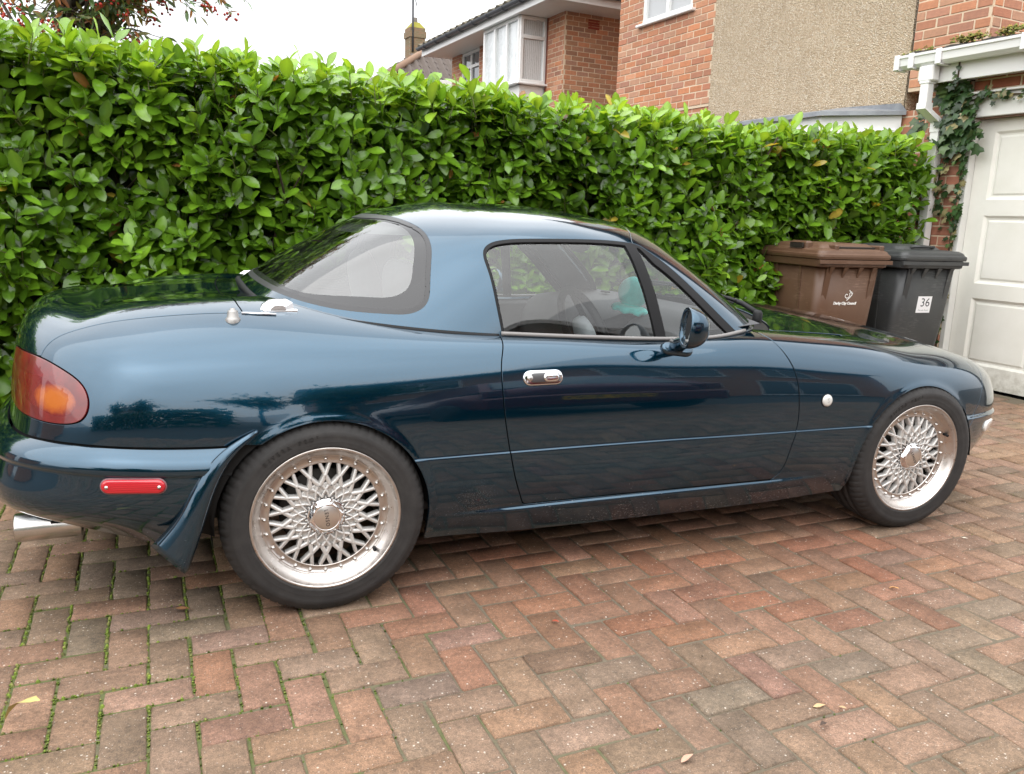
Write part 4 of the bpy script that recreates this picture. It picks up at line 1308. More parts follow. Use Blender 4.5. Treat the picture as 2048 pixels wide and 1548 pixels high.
    for row in range(2):
        for k in range(9):
            u0 = 1.02 - k * .30 - (.15 if row else 0)
            v = []; f = []; m = 9
            for side in (0, 1):
                for i in range(m):
                    t = i / (m - 1); hump = .042 * max(0, math.sin(math.pi * (t * 2 - .15) if t > .55 else 0)) if t > .5 else .012 * math.sin(t * math.pi * 2)
                    v.append((u0 - .31 * t, -.235 + row * .27, 2.474 + row * .055 + hump)); v.append((u0 - .31 * t, .07 + row * .27, 2.535 + row * .055 + hump))
                    v.append((u0 - .31 * t, -.235 + row * .27, 2.455 + row * .055 + hump * .8))
            v = v[:3 * m]
            for i in range(m - 1):
                a = 3 * i; f.append((a, a + 3, a + 4, a + 1)); f.append((a, a + 2, a + 5, a + 3))
            mb = MB(); mb.add([tuple(M @ Vector(p)) for p in v], f); mb.build('roof_tile', TILE, ro)
    # moss clumps on the tiles
    r = np.random.default_rng(4); V = []; T = []; C = []; off = 0
    for c0 in [(1.0, 2.50), (.90, 2.51), (.62, 2.545), (.55, 2.55), (.50, 2.55), (.30, 2.54), (.22, 2.55), (.10, 2.55), (-.05, 2.55)]:
        for _ in range(60):
            u = c0[0] + r.normal(0, .035); d = -.20 + abs(r.normal(0, .06)); z = c0[1] - .02 + r.normal(0, .012); s = r.uniform(.006, .014)
            col = np.array([.16, .17, .03]) * r.uniform(.5, 1.3) if r.random() < .7 else np.array([.22, .15, .03]) * r.uniform(.6, 1.2)
            p = M @ Vector((u, d, z)); n = 5
            for k in range(n): V.append((p.x + s * math.cos(k * 1.2566), p.y + s * math.sin(k * 1.2566), p.z - s * .3))
            V.append((p.x, p.y, p.z + s)); T += [(off + k, off + (k + 1) % n, off + n) for k in range(n)]; C += [col] * 6; off += 6
    me = np_mesh('roof_moss', V, T); set_tint(me, np.array(C)); me.materials.append(MATS['moss_green'])
    o = link(bpy.data.objects.new('roof_moss', me), ga); tag(o, kind='stuff')
    # ivy climbing the pier
    iv = empty('ivy', M @ Vector((.75, -.05, 0))); tag(iv, 'ivy climbing the brick pier and lintel beside the garage door', 'ivy')
    pr = ivy_protos(6); pts = []; nr = []; ax = []; Ls = []; cl = []
    def spray(n, fu, fd, fz, size, spread=.04, pale=0.0):
        for _ in range(n):
            t = r.random(); u = fu(t) + r.normal(0, spread); z = fz(t) + r.normal(0, spread); d = fd(t) - abs(r.normal(0, .025))
            pts.append(tuple(M @ Vector((u, d, z)))); a = M.to_3x3() @ Vector((r.normal(0, .6), -.3, -.8 + r.normal(0, .5))); ax.append(tuple(a))
            nn = M.to_3x3() @ Vector((r.normal(0, .35), -1, .45 + r.normal(0, .3))); nr.append(tuple(nn)); Ls.append(size * r.uniform(.6, 1.25))
            c = np.array([.030, .065, .020]) * r.uniform(.6, 1.5)
            if r.random() < .22: c = np.array([.085, .135, .045]) * r.uniform(.7, 1.2)
            if r.random() < pale: c = np.array([.30, .26, .13]) * r.uniform(.6, 1.1)
            cl.append(c)
    spray(120, lambda t: .66 - .02 * t, lambda t: -.05, lambda t: 2.22 - .42 * t, .085, .075, .06)     # thick mass under the fascia
    spray(70, lambda t: .60 - .03 * t, lambda t: -.05, lambda t: 2.06 - .20 * t, .075, .05, .0)
    spray(34, lambda t: .50 - .26 * t, lambda t: -.05, lambda t: 2.17 - .05 * t, .045, .025, .1)        # runner along the lintel
    spray(26, lambda t: .34 - .24 * t, lambda t: -.045, lambda t: 2.10 + .02 * math.sin(t * 9), .028, .012, .1)
    spray(110, lambda t: .575 - .02 * math.sin(t * 7), lambda t: -.02, lambda t: 1.90 - 1.75 * t, .050, .018, .12)   # strip down the door post
    spray(75, lambda t: .74 - .03 * t, lambda t: -.03, lambda t: 1.98 - .75 * t, .060, .06, .55)       # papery leaves behind the pipe
    spray(60, lambda t: .80 + .04 * t, lambda t: -.02, lambda t: 1.5 - 1.3 * t, .045, .06, .3)
    spray(30, lambda t: 1.02 + .06 * t, lambda t: .05, lambda t: 2.18 - .35 * t, .065, .04, .25)
    spray(14, lambda t: .605, lambda t: -.17, lambda t: 2.36 - .16 * t, .030, .010, .0)
    spray(45, lambda t: .60 + .05 * t, lambda t: -.03, lambda t: .9 - .85 * t, .045, .035, .25)
    P = np.array(pts); A = np.array(ax); Nn = np.array(nr); L = np.array(Ls); C = np.array(cl)
    Mx = leaf_matrix(P, A, Nn, L); var = r.integers(0, 6, len(P)); lm = leaf_material('ivy_leaf', .38, .15)
    sel = np.argsort(-L)[:160]; rest = np.ones(len(P), bool); rest[sel] = False
    leaf_objects('leaf', pr, var, Mx, C, sel, lm, iv)
    o = leaf_cloud('foliage', pr, var[rest], Mx[rest], C[rest], lm, iv); tag(o, kind='stuff')
    for path in ([(.60, -.01, 0), (.58, -.012, .6), (.60, -.012, 1.2), (.575, -.012, 1.8), (.64, -.02, 2.2)], [(.80, -.012, 0), (.76, -.012, .8), (.78, -.012, 1.4), (.70, -.012, 2.1)], [(.60, -.17, 2.2), (.605, -.17, 2.38)], [(.62, -.04, 2.1), (.4, -.045, 2.13), (.12, -.045, 2.11)]):
        mb = MB(); mb.tube([tuple(M @ Vector(p)) for p in path], [.006] * len(path), 5); mb.build('stem', mat('ivy_stem', (0.10, 0.075, 0.05), 0.9) if 'ivy_stem' not in MATS else MATS['ivy_stem'], iv)

def pebbledash_material():
    m = mat('pebbledash', (0.45, 0.37, 0.27), 0.92); g = NG(m)
    co = g.n('ShaderNodeNewGeometry').outputs['Position']
    vo = g.n('ShaderNodeTexVoronoi'); vo.inputs['Scale'].default_value = 78; g.l(co, vo.inputs['Vector'])
    pc = g.n('ShaderNodeSeparateColor'); g.l(vo.outputs['Color'], pc.inputs[0])
    c = g.ramp(pc.outputs[0], [(0, (0.46, 0.35, 0.23)), (.35, (0.62, 0.50, 0.355)), (.7, (0.72, 0.60, 0.445)), (1, (0.84, 0.76, 0.62))])
    c = g.mix(g.rng(vo.outputs['Distance'], .25, .6, 0, .7), c, (0.36, 0.27, 0.18))
    st = g.noise(1.6, 5, .6, co)
    c = g.mix(g.rng(st, .4, .75, 0, .35), c, g.mix(1.0, c, (.72, .72, .74), 'MULTIPLY'))
    g.base(c)
    nd = g.bump(g.rng(vo.outputs['Distance'], 0, .6, 1, 0), .9, .012)
    return m

def build_house_near():
    h = empty('near_house', MG @ Vector((3.0, .35, 0)))
    tag(h, 'red brick house with pebbledash panel and bay window behind the hedge', 'house')
    M = MG; d = .35
    # main block behind the skins
    mb = MB(); mb.box((.80, d + .21, 0), (5.90, d + 7, 5.4), 0, M); mb.build('inner_wall', PLAINBRICK, h)
    win = (4.44, 5.43, 3.55, 4.75)
    brick_wall(h, M, 4.02, 5.93, 2.45, 4.35, d=d, holes=[win], seed=11)
    mb = MB(); mb.box((4.02, d - .0, 0), (5.93, d + .2, 2.449), 0, M); mb.build('lower_wall', PLAINBRICK, h)
    w = window(h, M, win[0], win[1], win[2], win[3], d + .02, lights=2, curtain=BLIND)
    brick_wall(h, M, .77, 1.43, 2.30, 3.45, d=d, seed=12)
    # movement joints
    for u in (1.435, 1.155, .83):
        mb = MB(); mb.tube([tuple(M @ Vector((u, d - .004, 2.3))), tuple(M @ Vector((u, d - .004, 3.45)))], .006, 6); mb.build('movement_joint', mat('joint_dark', (0.05, 0.035, 0.03), .9) if 'joint_dark' not in MATS else MATS['joint_dark'], h)
    # return wall to the right of the corner
    Ms = M @ Matrix.Translation((.77, d, 0)) @ Matrix.Rotation(rad(90), 4, 'Z')
    # local u now runs into the building (+d), local d runs away from the camera (+u reversed)
    Ms = Matrix((ED, EU, Vector((0, 0, 1)))).transposed().to_4x4(); Ms.translation = M @ Vector((.77, d, 0))
    brick_wall(h, Ms, .0, 1.6, 2.30, 3.45, d=0.0, seed=13, start=.10)
    # pebbledash
    mb = MB()
    nu, nz = 60, 40; v = []; f = []; r = np.random.default_rng(3)
    for i in range(nu + 1):
        for j in range(nz + 1):
            v.append(tuple(M @ Vector((1.445 + 2.57 * i / nu, d - .02 + r.normal(0, .0025), 2.15 + 2.6 * j / nz))))
    for i in range(nu):
        for j in range(nz):
            a = i * (nz + 1) + j; f.append((a, a + 1, a + nz + 2, a + nz + 1))
    mb.add(v, f, True); mb.box((1.445, d - .0, 2.15), (4.015, d + .2, 4.75), 0, M)
    mb.build('pebbledash_panel', pebbledash_material(), h)
    mb = MB(); mb.box((.92, d + .002, 0), (4.02, d + .2, 2.149), 0, M); mb.build('ground_floor_wall', PLAINBRICK, h)
    # bay window with a lead roof
    plan = [(1.45, d - .02), (1.93, -.10), (3.35, -.10), (3.85, d - .02)]
    mb = MB(); v = [tuple(M @ Vector((u, dd, 1.98))) for u, dd in plan] + [tuple(M @ Vector((u, dd, 2.12))) for u, dd in plan]
    mb.add(v, [(0, 1, 5, 4), (1, 2, 6, 5), (2, 3, 7, 6)]); mb.build('bay_head', UPVC, h)
    for (a, b) in zip(plan[:-1], plan[1:]):
        L = math.hypot(b[0] - a[0], b[1] - a[1]); ang = math.atan2(b[1] - a[1], b[0] - a[0])
        Mb = M @ Matrix.Translation((a[0], a[1], 0)) @ Matrix.Rotation(ang, 4, 'Z')
        window(h, Mb, .03, L - .03, .9, 2.0, .0, lights=1 if L < .9 else 3, frame_w=.075, sill=False)
    v = []
    for (u, dd), s in zip(plan, (1, 1, 1, 1)):
        o = (0 if dd > 0 else -.06)
        v.append((u - (.04 if u < 2 else -.04), dd - .05 if dd < 0 else dd, 2.115)); 
    v2 = [(1.47, d - .03, 2.215), (2.05, d - .06, 2.235), (3.25, d - .06, 2.235), (3.83, d - .03, 2.215)]
    mb = MB(); P1 = [tuple(M @ Vector(p)) for p in v]; P2 = [tuple(M @ Vector((p[0], p[1], p[2] + .035))) for p in v]; P3 = [tuple(M @ Vector(p)) for p in v2]
    mb.add(P1 + P2 + P3, [(i, i + 1, 4 + i + 1, 4 + i) for i in range(3)] + [(4 + i, 4 + i + 1, 8 + i + 1, 8 + i) for i in range(3)])
    mb.build('bay_roof', LEAD, h)
    # roof above the picture
    mb = MB(); mb.add([tuple(M @ Vector(p)) for p in ((.4, d - .5, 5.3), (6.2, d - .5, 5.3), (6.2, d + 3.6, 7.4), (.4, d + 3.6, 7.4), (.4, d + 7.5, 5.3), (6.2, d + 7.5, 5.3))], [(0, 1, 2, 3), (3, 2, 5, 4), (0, 3, 4), (1, 5, 2)])
    mb.build('roof', MATS['dark_concrete_tile'], h)

def build_house_far():
    h = empty('far_house', OA)
    tag(h, 'red brick house with white bay window under a grey gutter, left of the pebbledash', 'house')
    M = MA
    mb = MB(); mb.box((.21, .21, 0), (4.75, 6.5, 4.5), 0, M); mb.build('inner_wall', PLAINBRICK, h)
    z0, z1 = 2.9, 4.42
    for k, (a, b) in enumerate(((0.0, .56), (2.06, 3.36), (4.28, 4.78))):
        brick_wall(h, M, a, b, z0, z1, d=0, seed=21 + 10 * k, start=.05)
    Ms = Matrix((ED, EU, Vector((0, 0, 1)))).transposed().to_4x4(); Ms.translation = OA.copy()
    brick_wall(h, Ms, .004, 2.2, z0, z1, d=0.0, seed=22, start=.02, cols=[(.42, .225, .13), (.39, .205, .125), (.44, .23, .13), (.48, .215, .115), (.37, .205, .135)])
    mb = MB(); mb.box((0, 0, 0), (4.78, .2, z0 - .001), 0, M); mb.box((0.005, .01, 0), (.2, 2.2, z0 - .001), 0, M); mb.build('lower_wall', PLAINBRICK, h)
    # air brick
    mb = MB()
    for k in range(4): mb.box((.42, -.022, 4.20 + k * .037), (.63, -.010, 4.222 + k * .037), .003, Ms)
    mb.box((.415, -.012, 4.19), (.635, .02, 4.345), .002, Ms)
    mb.build('air_brick', mat('air_brick_red', (0.26, 0.05, 0.03), .8), h)
    # left window
    window(h, M, 3.37, 4.27, 3.05, 4.40, .03, lights=2, transom=4.10, curtain=PANE)
    # bay: front and side faces
    window(h, M, .62, 2.04, 3.36, 4.40, -.50, lights=3, curtain=NET, sill=True)
    Mb = Matrix((ED, EU, Vector((0, 0, 1)))).transposed().to_4x4(); Mb.translation = M @ Vector((.60, 0, 0))
    window(h, Mb, -.50, -.01, 3.36, 4.40, .0, lights=1, transom=4.08, curtain=NET, sill=True)
    mb = MB(); mb.box((.605, -.485, 2.4), (2.03, -.02, 3.32), .0, M); mb.build('bay_panel', UPVC2, h)
    mb = MB(); mb.box((.545, -.03, 2.6), (.565, .01, 4.4), 0, M); mb.build('corner_pipe', mat('rust_pipe', (0.20, 0.07, 0.05), .7), h)
    # eaves: soffit, fascia, gutter with joints, roof
    mb = MB(); mb.box((-.60, -.60, 4.405), (4.95, .25, 4.425), 0, M); mb.box((-.60, .25, 4.405), (.25, 3.0, 4.425), 0, M); mb.build('soffit', UPVC2, h)
    mb = MB(); mb.box((-.62, -.622, 4.39), (4.97, -.601, 4.53), .003, M); mb.box((-.622, -.60, 4.39), (-.601, 3.0, 4.53), .003, M); mb.build('fascia_board', UPVC, h)
    for a, b, ax in (((-.70, -.69), (5.0, -.69), 'u'), ((-.69, -.70), (-.69, 3.0), 'd')):
        prof = [(math.cos(t) * .058, math.sin(t) * .058) for t in np.linspace(math.pi, 2 * math.pi, 9)]
        mb = MB(); v = []
        for e in (a, b):
            for p, q in prof:
                v.append((e[0] + (0 if ax == 'u' else p), e[1] + (p if ax == 'u' else 0), 4.55 + q))
        n = len(prof); mb.add([tuple(M @ Vector(p)) for p in v], [(i, i + 1, n + i + 1, n + i) for i in range(n - 1)] + [tuple(range(n)), tuple(range(n, 2 * n))], False)
        L = (b[0] - a[0]) if ax == 'u' else (b[1] - a[1])
        for k in range(int(L / .62)):
            t = .3 + k * .62
            c = (a[0] + t, a[1]) if ax == 'u' else (a[0], a[1] + t)
            mb.tube([tuple(M @ Vector((c[0] + (0 if ax == 'u' else p * 1.1), c[1] + (p * 1.1 if ax == 'u' else 0), 4.55 + q * 1.1))) for p, q in prof], .011, 6)
        mb.build('gutter', GUTTERGREY, h)
    roofm = mat('weathered_roof', (0.10, 0.085, 0.065), .9); g = NG(roofm); g.base(g.mix(g.noise(6, 6, .65), (0.065, 0.055, 0.045), (0.16, 0.14, 0.09)))
    pk = 6.0
    eave = [(-.72, -.66, 4.58), (5.05, -.66, 4.58)]
    mb = MB()
    mb.add([tuple(M @ Vector(p)) for p in ((-.72, -.66, 4.585), (5.08, -.66, 4.585), (5.08, 3.0, pk + .55), (2.6, 3.0, pk + .55), (-.72, 6.8, 4.585), (5.08, 6.8, 4.585))], [(0, 1, 2, 3), (0, 3, 4), (3, 2, 5, 4), (1, 5, 2)])
    ro = mb.build('roof', roofm, h)
    # tile courses on the front slope: each course stepped, tiles too fine to tell apart
    for k in range(12):
        t0, t1 = k / 12, (k + 1) / 12
        def at(t, u): return Vector((u, -.66 + 3.66 * t, 4.585 + (pk + .55 - 4.585) * t))
        ul = -.72 + (2.6 + .72) * t0
        nn = Vector((0, -(pk + .55 - 4.585), 3.66)).normalized() * .03
        mb = MB(); n = 56; v = []; f = []
        for i in range(n + 1):
            u = ul + (5.08 - ul) * i / n; wob = nn * (1.0 + .9 * math.sin(i * 2.2))
            v += [at(t0 - .004, u) + nn * .2, at(t0 - .004, u) + wob, at(t1 + .01, u) + nn * .3]
        for i in range(n): f += [(3 * i, 3 * i + 3, 3 * i + 4, 3 * i + 1), (3 * i + 1, 3 * i + 4, 3 * i + 5, 3 * i + 2)]
        mb.add([tuple(M @ p) for p in v], f); mb.build('tile_course', roofm, ro)

def build_house_distant():
    M = MA
    h = empty('distant_house', M @ Vector((10, 2, 0)))
    tag(h, 'distant house with brown pantile roof and mossy brick chimney behind the hedge', 'house')
    mb = MB(); mb.box((7.7, -.10, 0), (13, 8, 4.35), 0, M); mb.build('wall', PLAINBRICK, h)
    TILE = mat('brown_pantile', (0.085, 0.065, 0.055), .8); g = NG(TILE); g.base(g.mix(g.noise(12, 5), (0.06, 0.045, 0.038), (0.12, 0.095, 0.08)))
    # slope facing the camera: eave along d at u = 7.5
    e0, z0, run, rise = 7.45, 4.36, 2.6, 1.75
    mb = MB(); mb.add([tuple(M @ Vector(p)) for p in ((e0, -.45, z0), (e0, 5.4, z0), (e0 + run, 5.4, z0 + rise), (e0 + run, 2.3, z0 + rise))], [(0, 1, 2, 3)]); ro = mb.build('roof', TILE, h)
    # front slope behind the verge
    mb = MB(); mb.add([tuple(M @ Vector(p)) for p in ((e0, -.50, z0), (14, -.50, z0), (14, 2.3, z0 + rise), (e0 + run, 2.3, z0 + rise))], [(0, 1, 2, 3)][::1]); mb.build('front_slope', MATS['weathered_roof'], h)
    # single pantiles
    tw, tl = .235, .30; n = 7
    v = []; f = []
    for i in range(n):
        t = i / (n - 1); z = .028 * math.sin(t * 2 * math.pi)
        v += [(t * tw, 0, z), (t * tw, tl * 1.12, z + .004), (t * tw, 0, z - .02)]
    for i in range(n - 1):
        a = 3 * i; f += [(a, a + 3, a + 4, a + 1), (a, a + 2, a + 5, a + 3)]
    tm = MB(); tm.add(v, f, False); me = tm.mesh('pantile'); me.materials.append(TILE)
    sl = math.atan2(rise, run); X = ED; Yd = (EU * math.cos(sl) + Vector((0, 0, math.sin(sl)))); Zd = X.cross(Yd)
    for row in range(10):
        for k in range(22):
            dd = -.45 + .26 * row + k * tw
            if dd > 4.4: continue
            base = M @ Vector((e0, dd, z0)) + Yd * (row * tl) + Zd * .035
            m4 = Matrix((X, Yd, Zd)).transposed().to_4x4(); m4.translation = base
            o = bpy.data.objects.new('pantile', me); link(o, ro); o.matrix_basis = m4
    mb = MB(); mb.tube([tuple(M @ Vector(p)) for p in ((e0 - .03, -.52, z0 + .05), (e0 + run, 2.3, z0 + rise + .07))], .085, 8); mb.build('hip_ridge', mat('ridge_clay', (0.26, 0.17, 0.12), .9), h)
    mb = MB(); mb.box((e0 - .10, -.5, z0 - .16), (e0 - .06, 5.4, z0 + .01), .004, M); mb.build('fascia_board', UPVC2, h)
    # chimney with corbelled head, pot and aerial
    c = Vector((6.36, 22.85, 0))
    ch = mat('mossy_chimney_brick', (0.20, 0.14, 0.085), .9); g = NG(ch)
    bt = g.n('ShaderNodeTexBrick'); bt.inputs['Scale'].default_value = 4.4; bt.inputs['Color1'].default_value = (0.22, 0.13, 0.075, 1); bt.inputs['Color2'].default_value = (0.16, 0.125, 0.07, 1); bt.inputs['Mortar'].default_value = (0.20, 0.17, 0.12, 1)
    mp = g.n('ShaderNodeMapping'); mp.inputs['Rotation'].default_value = (rad(90), 0, 0); g.l(g.coord(), mp.inputs['Vector']); g.l(mp.outputs[0], bt.inputs['Vector']); g.base(bt.outputs['Color'])
    Mc = Matrix.Translation(c) @ Matrix.Rotation(rad(5), 4, 'Z')
    mb = MB(); mb.box((-.24, -.24, 3.0), (.24, .24, 6.42), 0, Mc); mb.box((-.27, -.27, 6.42), (.27, .27, 6.60), 0, Mc); mb.box((-.245, -.245, 6.60), (.245, .245, 6.70), 0, Mc)
    v = [(-.24, -.24, 6.70), (.24, -.24, 6.70), (.24, .24, 6.70), (-.24, .24, 6.70), (-.10, -.10, 6.88), (.10, -.10, 6.88), (.10, .10, 6.88), (-.10, .10, 6.88)]
    cn = mb.build('chimney', ch, h)
    mb = MB(); mb.add([tuple(Mc @ Vector(p)) for p in v], [(0, 1, 5, 4), (1, 2, 6, 5), (2, 3, 7, 6), (3, 0, 4, 7), (4, 5, 6, 7)]); mb.build('mossy_flaunching', mat('yellow_moss', (0.26, 0.24, 0.04), .95), cn)
    mb = MB(); mb.lathe([(.075, 6.84), (.07, 7.02), (.05, 7.02), (.05, 6.9)], 12, M=Mc); mb.build('chimney_pot', mat('pot_grey', (0.16, 0.14, 0.12), .9), cn)
    # aerial
    AL = mat('aerial_alloy', (0.06, 0.06, 0.065), .5, .3)
    mb = MB(); a0 = c + Vector((-.14, -.27, 0)); mb.tube([a0 + Vector((0, 0, 6.0)), a0 + Vector((.0, 0, 7.62))], .034, 6)
    b0 = a0 + Vector((0, 0, 7.55)); dr = Vector((.93, -.30, .0)).normalized()
    mb.tube([b0 - dr * .05, b0 + dr * .70], .020, 5)
    for k in range(9): 
        q = b0 + dr * (.12 + k * .06); s = Vector((-dr.y, dr.x, 0)); mb.tube([q - s * .12, q + s * .12], .012, 4)
    for s in (1, -1): mb.tube([b0 + dr * .05, b0 + dr * .12 + Vector((0, 0, s * .26))], .014, 4)
    mb.build('tv_aerial', AL, h)
    # gable roof continuing behind
    mb = MB(); mb.add([tuple(M @ Vector(p)) for p in ((10.05, 2.3, 6.1), (14, 2.3, 6.1), (14, 6, 4.3), (10.05, 6, 4.3))], [(0, 1, 2, 3)]); mb.build('rear_slope', MATS['weathered_roof'], h)

build_garage()
build_house_near()
build_house_far()
build_house_distant()
# ------------------------------------------------------------------ the car
def obj(name, me, material, parent):
    if material is not None:
        me.materials.append(material)
    return link(bpy.data.objects.new(name, me), parent)

def build_car():
    car = empty('sports_car')
    tag(car, 'dark teal blue two-seat sports car with hardtop parked beside the hedge', 'car')
    B, P, N = make_body_surface()
    S = Surf.from_grid(P, N, B)
    xz = lambda b: b[:, [0, 2]]
    wv = lambda b: np.abs(b[:, 1])
    GAP = 0.0027
    # wheel arches
    for cx, cz, r in ARCH_R:
        S = S.clip(lambda b: np.where((wv(b) > .45) & (b[:, 2] < .62), np.hypot(b[:, 0] - cx, b[:, 2] - cz) - r, 0.05))
    # everything within the arches below the axle is open too
    S = S.clip(lambda b: np.where((wv(b) > .45) & (b[:, 2] < .29), np.minimum(np.abs(b[:, 0]) - .305, 9), 0.05))
    S = S.clip(lambda b: np.where((wv(b) > .45) & (b[:, 2] < .285), np.abs(b[:, 0] - 2.252) - .303, 0.05))
    # cabin
    cab = [(-.02, 0), (-.02, .45), (.10, .60), (.30, .68), (.55, .726), (.75, .738), (1.15, .738), (1.40, .733), (1.50, .70), (1.56, .65), (1.62, .5), (1.67, .3), (1.69, 0)]
    cab = cab + [(x, -w) for x, w in cab[-2:0:-1]]
    S = S.clip(lambda b: np.where(b[:, 2] > .6, poly_sdf(b[:, :2], cab), .05))
    # tail lamps
    lamp = smooth_line([(-.86, .620), (-.80, .602), (-.740, .594), (-.660, .592), (-.616, .607), (-.598, .653), (-.613, .695), (-.656, .726), (-.728, .752), (-.79, .756), (-.85, .752)], 70)
    lamp = np.concatenate([lamp, [(-1.1, .752), (-1.1, .620)]])
    lampf = lambda b: np.maximum(poly_sdf(xz(b), lamp), .43 - wv(b))
    lampS = S.clip(lambda b: -lampf(b) - .003)
    S = S.clip(lambda b: lampf(b) - .002)
    # rear bumper
    bump_f = lambda b: np.maximum(b[:, 2] - bumper_line(b[:, 0], wv(b)), b[:, 0] + .15)
    bumpS = S.clip(lambda b: -bump_f(b) - GAP)
    bend = np.concatenate([smooth_line([(-.20, .60), (-.235, .545), (-.300, .47), (-.345, .37), (-.372, .27), (-.392, .15)], 30), [(.4, .15), (.4, .60)]])
    bumpS = bumpS.clip(lambda b: np.where(wv(b) > .6, poly_sdf(xz(b), bend), .05))
    bumpS = bumpS.displaced(bumper_displace(bumpS.B))
    S = S.clip(lambda b: bump_f(b) - GAP)
    # boot lid
    bl = smooth_line([(-.258, 0), (-.25, .24), (-.23, .45), (-.212, .575)], 20)
    bs = smooth_line([(-.20, .628), (-.317, .617), (-.409, .610), (-.512, .601), (-.590, .595), (-.650, .593), (-.695, .598), (-.722, .615), (-.735, .65)], 50)
    boot = np.concatenate([bl, bs, [(-.76, .75), (-1.2, .75), (-1.2, 0)]])
    bootp = np.concatenate([boot, [(x, -w) for x, w in boot[-2:0:-1]]])
    boot_f = lambda b: np.maximum.reduce([poly_sdf(b[:, :2], bootp), .602 - b[:, 2], np.minimum(wv(b) - .40, .752 - b[:, 2])])
    bootS = S.clip(lambda b: -boot_f(b) - GAP)
    S = S.clip(lambda b: boot_f(b) - GAP)
    # bonnet
    bn = smooth_line([(1.612, .663), (1.70, .648), (1.85, .636), (2.05, .630), (2.25, .622), (2.45, .603), (2.60, .555), (2.72, .455), (2.80, .30), (2.835, .12), (2.84, 0)], 80)
    bn = np.concatenate([smooth_line([(1.785, 0), (1.77, .3), (1.70, .58), (1.64, .655)], 30), bn])
    bnp = np.concatenate([bn, [(x, -w) for x, w in bn[-2:0:-1]]])
    bn_f = lambda b: np.where(b[:, 0] > 1.5, poly_sdf(b[:, :2], bnp), .1)
    bonS = S.clip(lambda b: -bn_f(b) - GAP)
    S = S.clip(lambda b: bn_f(b) - GAP)
    # scuttle between bonnet and windscreen
    cw_f = lambda b: np.maximum.reduce([1.53 - b[:, 0], wv(b) - .655, b[:, 0] - 2.0, .70 - b[:, 2]])
    cowS = S.clip(lambda b: -cw_f(b))
    S = S.clip(cw_f)
    # doors
    rear = smooth_line([(.552, .86), (.552, .790), (.536, .733), (.532, .65), (.539, .568), (.559, .458), (.584, .355), (.616, .270)], 50)
    front = smooth_line([(1.590, .263), (1.614, .285), (1.640, .375), (1.657, .457), (1.654, .559), (1.640, .647), (1.612, .708), (1.586, .748), (1.560, .778), (1.53, .80), (1.50, .86)], 60)
    door = np.concatenate([rear, [(.62, .2655)], [(1.585, .2615)], front])
    door_f = lambda b: np.where(wv(b) > .5, poly_sdf(xz(b), door), .1)
    doorS = S.clip(lambda b: -door_f(b) - GAP)
    S = S.clip(lambda b: door_f(b) - GAP)
    # front bumper, wings
    fbl = smooth_line([(2.60, .80), (2.63, .70), (2.655, .62), (2.64, .54), (2.60, .46), (2.52, .36), (2.45, .2), (2.44, .0)], 40)
    fbp = np.concatenate([fbl, [(3.4, 0), (3.4, .80)]])
    fb_f = lambda b: poly_sdf(xz(b), fbp)
    fbS = S.clip(lambda b: -fb_f(b) - GAP * .7)
    S = S.clip(lambda b: fb_f(b) - GAP * .7)
    # mouth below the nose
    fbS = fbS.clip(lambda b: np.where(b[:, 0] > 2.8, np.maximum(np.hypot(np.maximum(np.abs(b[:, 1]) - .27, 0), (b[:, 2] - .285) * 1.0) - .065, -1), .1))
    wl = np.concatenate([[(1.566, .0), (1.566, .19)], smooth_line([(1.572, .20), (1.592, .235), (1.590, .263)], 8), front, [(1.50, .95), (3.4, .95), (3.4, 0)]])
    wing_f = lambda b: poly_sdf(xz(b), wl)
    wingS = S.clip(lambda b: -wing_f(b) - GAP * .6)
    S = S.clip(lambda b: wing_f(b) - GAP * .6)
    right = lambda s: s.clip(lambda b: -b[:, 1])
    left = lambda s: s.clip(lambda b: b[:, 1])
    shell = obj('body_shell', S.mesh('body_shell'), PAINT, car)
    rb = obj('rear_bumper', bumpS.mesh('rear_bumper'), PAINT, car)
    obj('boot_lid', bootS.mesh('boot_lid'), PAINT, car)
    obj('bonnet', bonS.mesh('bonnet'), PAINT, car)
    fbum = obj('front_bumper', fbS.mesh('front_bumper'), PAINT, car)
    obj('scuttle_panel', cowS.offset(-.006).mesh('scuttle_panel'), TRIMBLACK, car)
    doors = [obj('door', s.mesh('door'), PAINT, car) for s in (right(doorS), left(doorS))]
    wings = [obj('front_wing', s.mesh('front_wing'), PAINT, car) for s in (right(wingS), left(wingS))]
    # black sheet behind the panels, its colour paints the shade in the gaps
    Bk = Surf.from_grid(P, N, B)
    for cx, cz, r in ARCH_R:
        Bk = Bk.clip(lambda b: np.where(wv(b) > .45, np.hypot(b[:, 0] - cx, b[:, 2] - cz) - r - .004, 0.05))
        Bk = Bk.clip(lambda b: np.where((wv(b) > .45) & (b[:, 2] < .29), np.abs(b[:, 0] - cx) - r - .004, .05))
    Bk = Bk.clip(lambda b: np.where(b[:, 2] > .6, poly_sdf(b[:, :2], cab) - .004, .05))
    obj('gap_shade_backing', Bk.offset(-.013).mesh('gap_shade_backing', 0), VOIDBLACK, car)
    # tail lamps: red lens with an amber indicator, grey seal
    for s, nm in ((right(lampS), 1), (left(lampS), -1)):
        amb = smooth_line([(-.765, .645), (-.70, .616), (-.648, .618), (-.628, .648), (-.645, .680), (-.70, .702), (-.765, .708)], 40)
        af = lambda b: np.maximum(poly_sdf(xz(b), amb), .50 - wv(b))
        lr = s.clip(lambda b: af(b))
        la = s.clip(lambda b: -af(b))
        lo = obj('tail_lamp', lr.offset(.003).mesh('tail_lamp', .014), REDLENS, car)
        obj('indicator_lens', la.offset(.0032).mesh('indicator_lens', .006), AMBERLENS, lo)
        sl = S if False else None
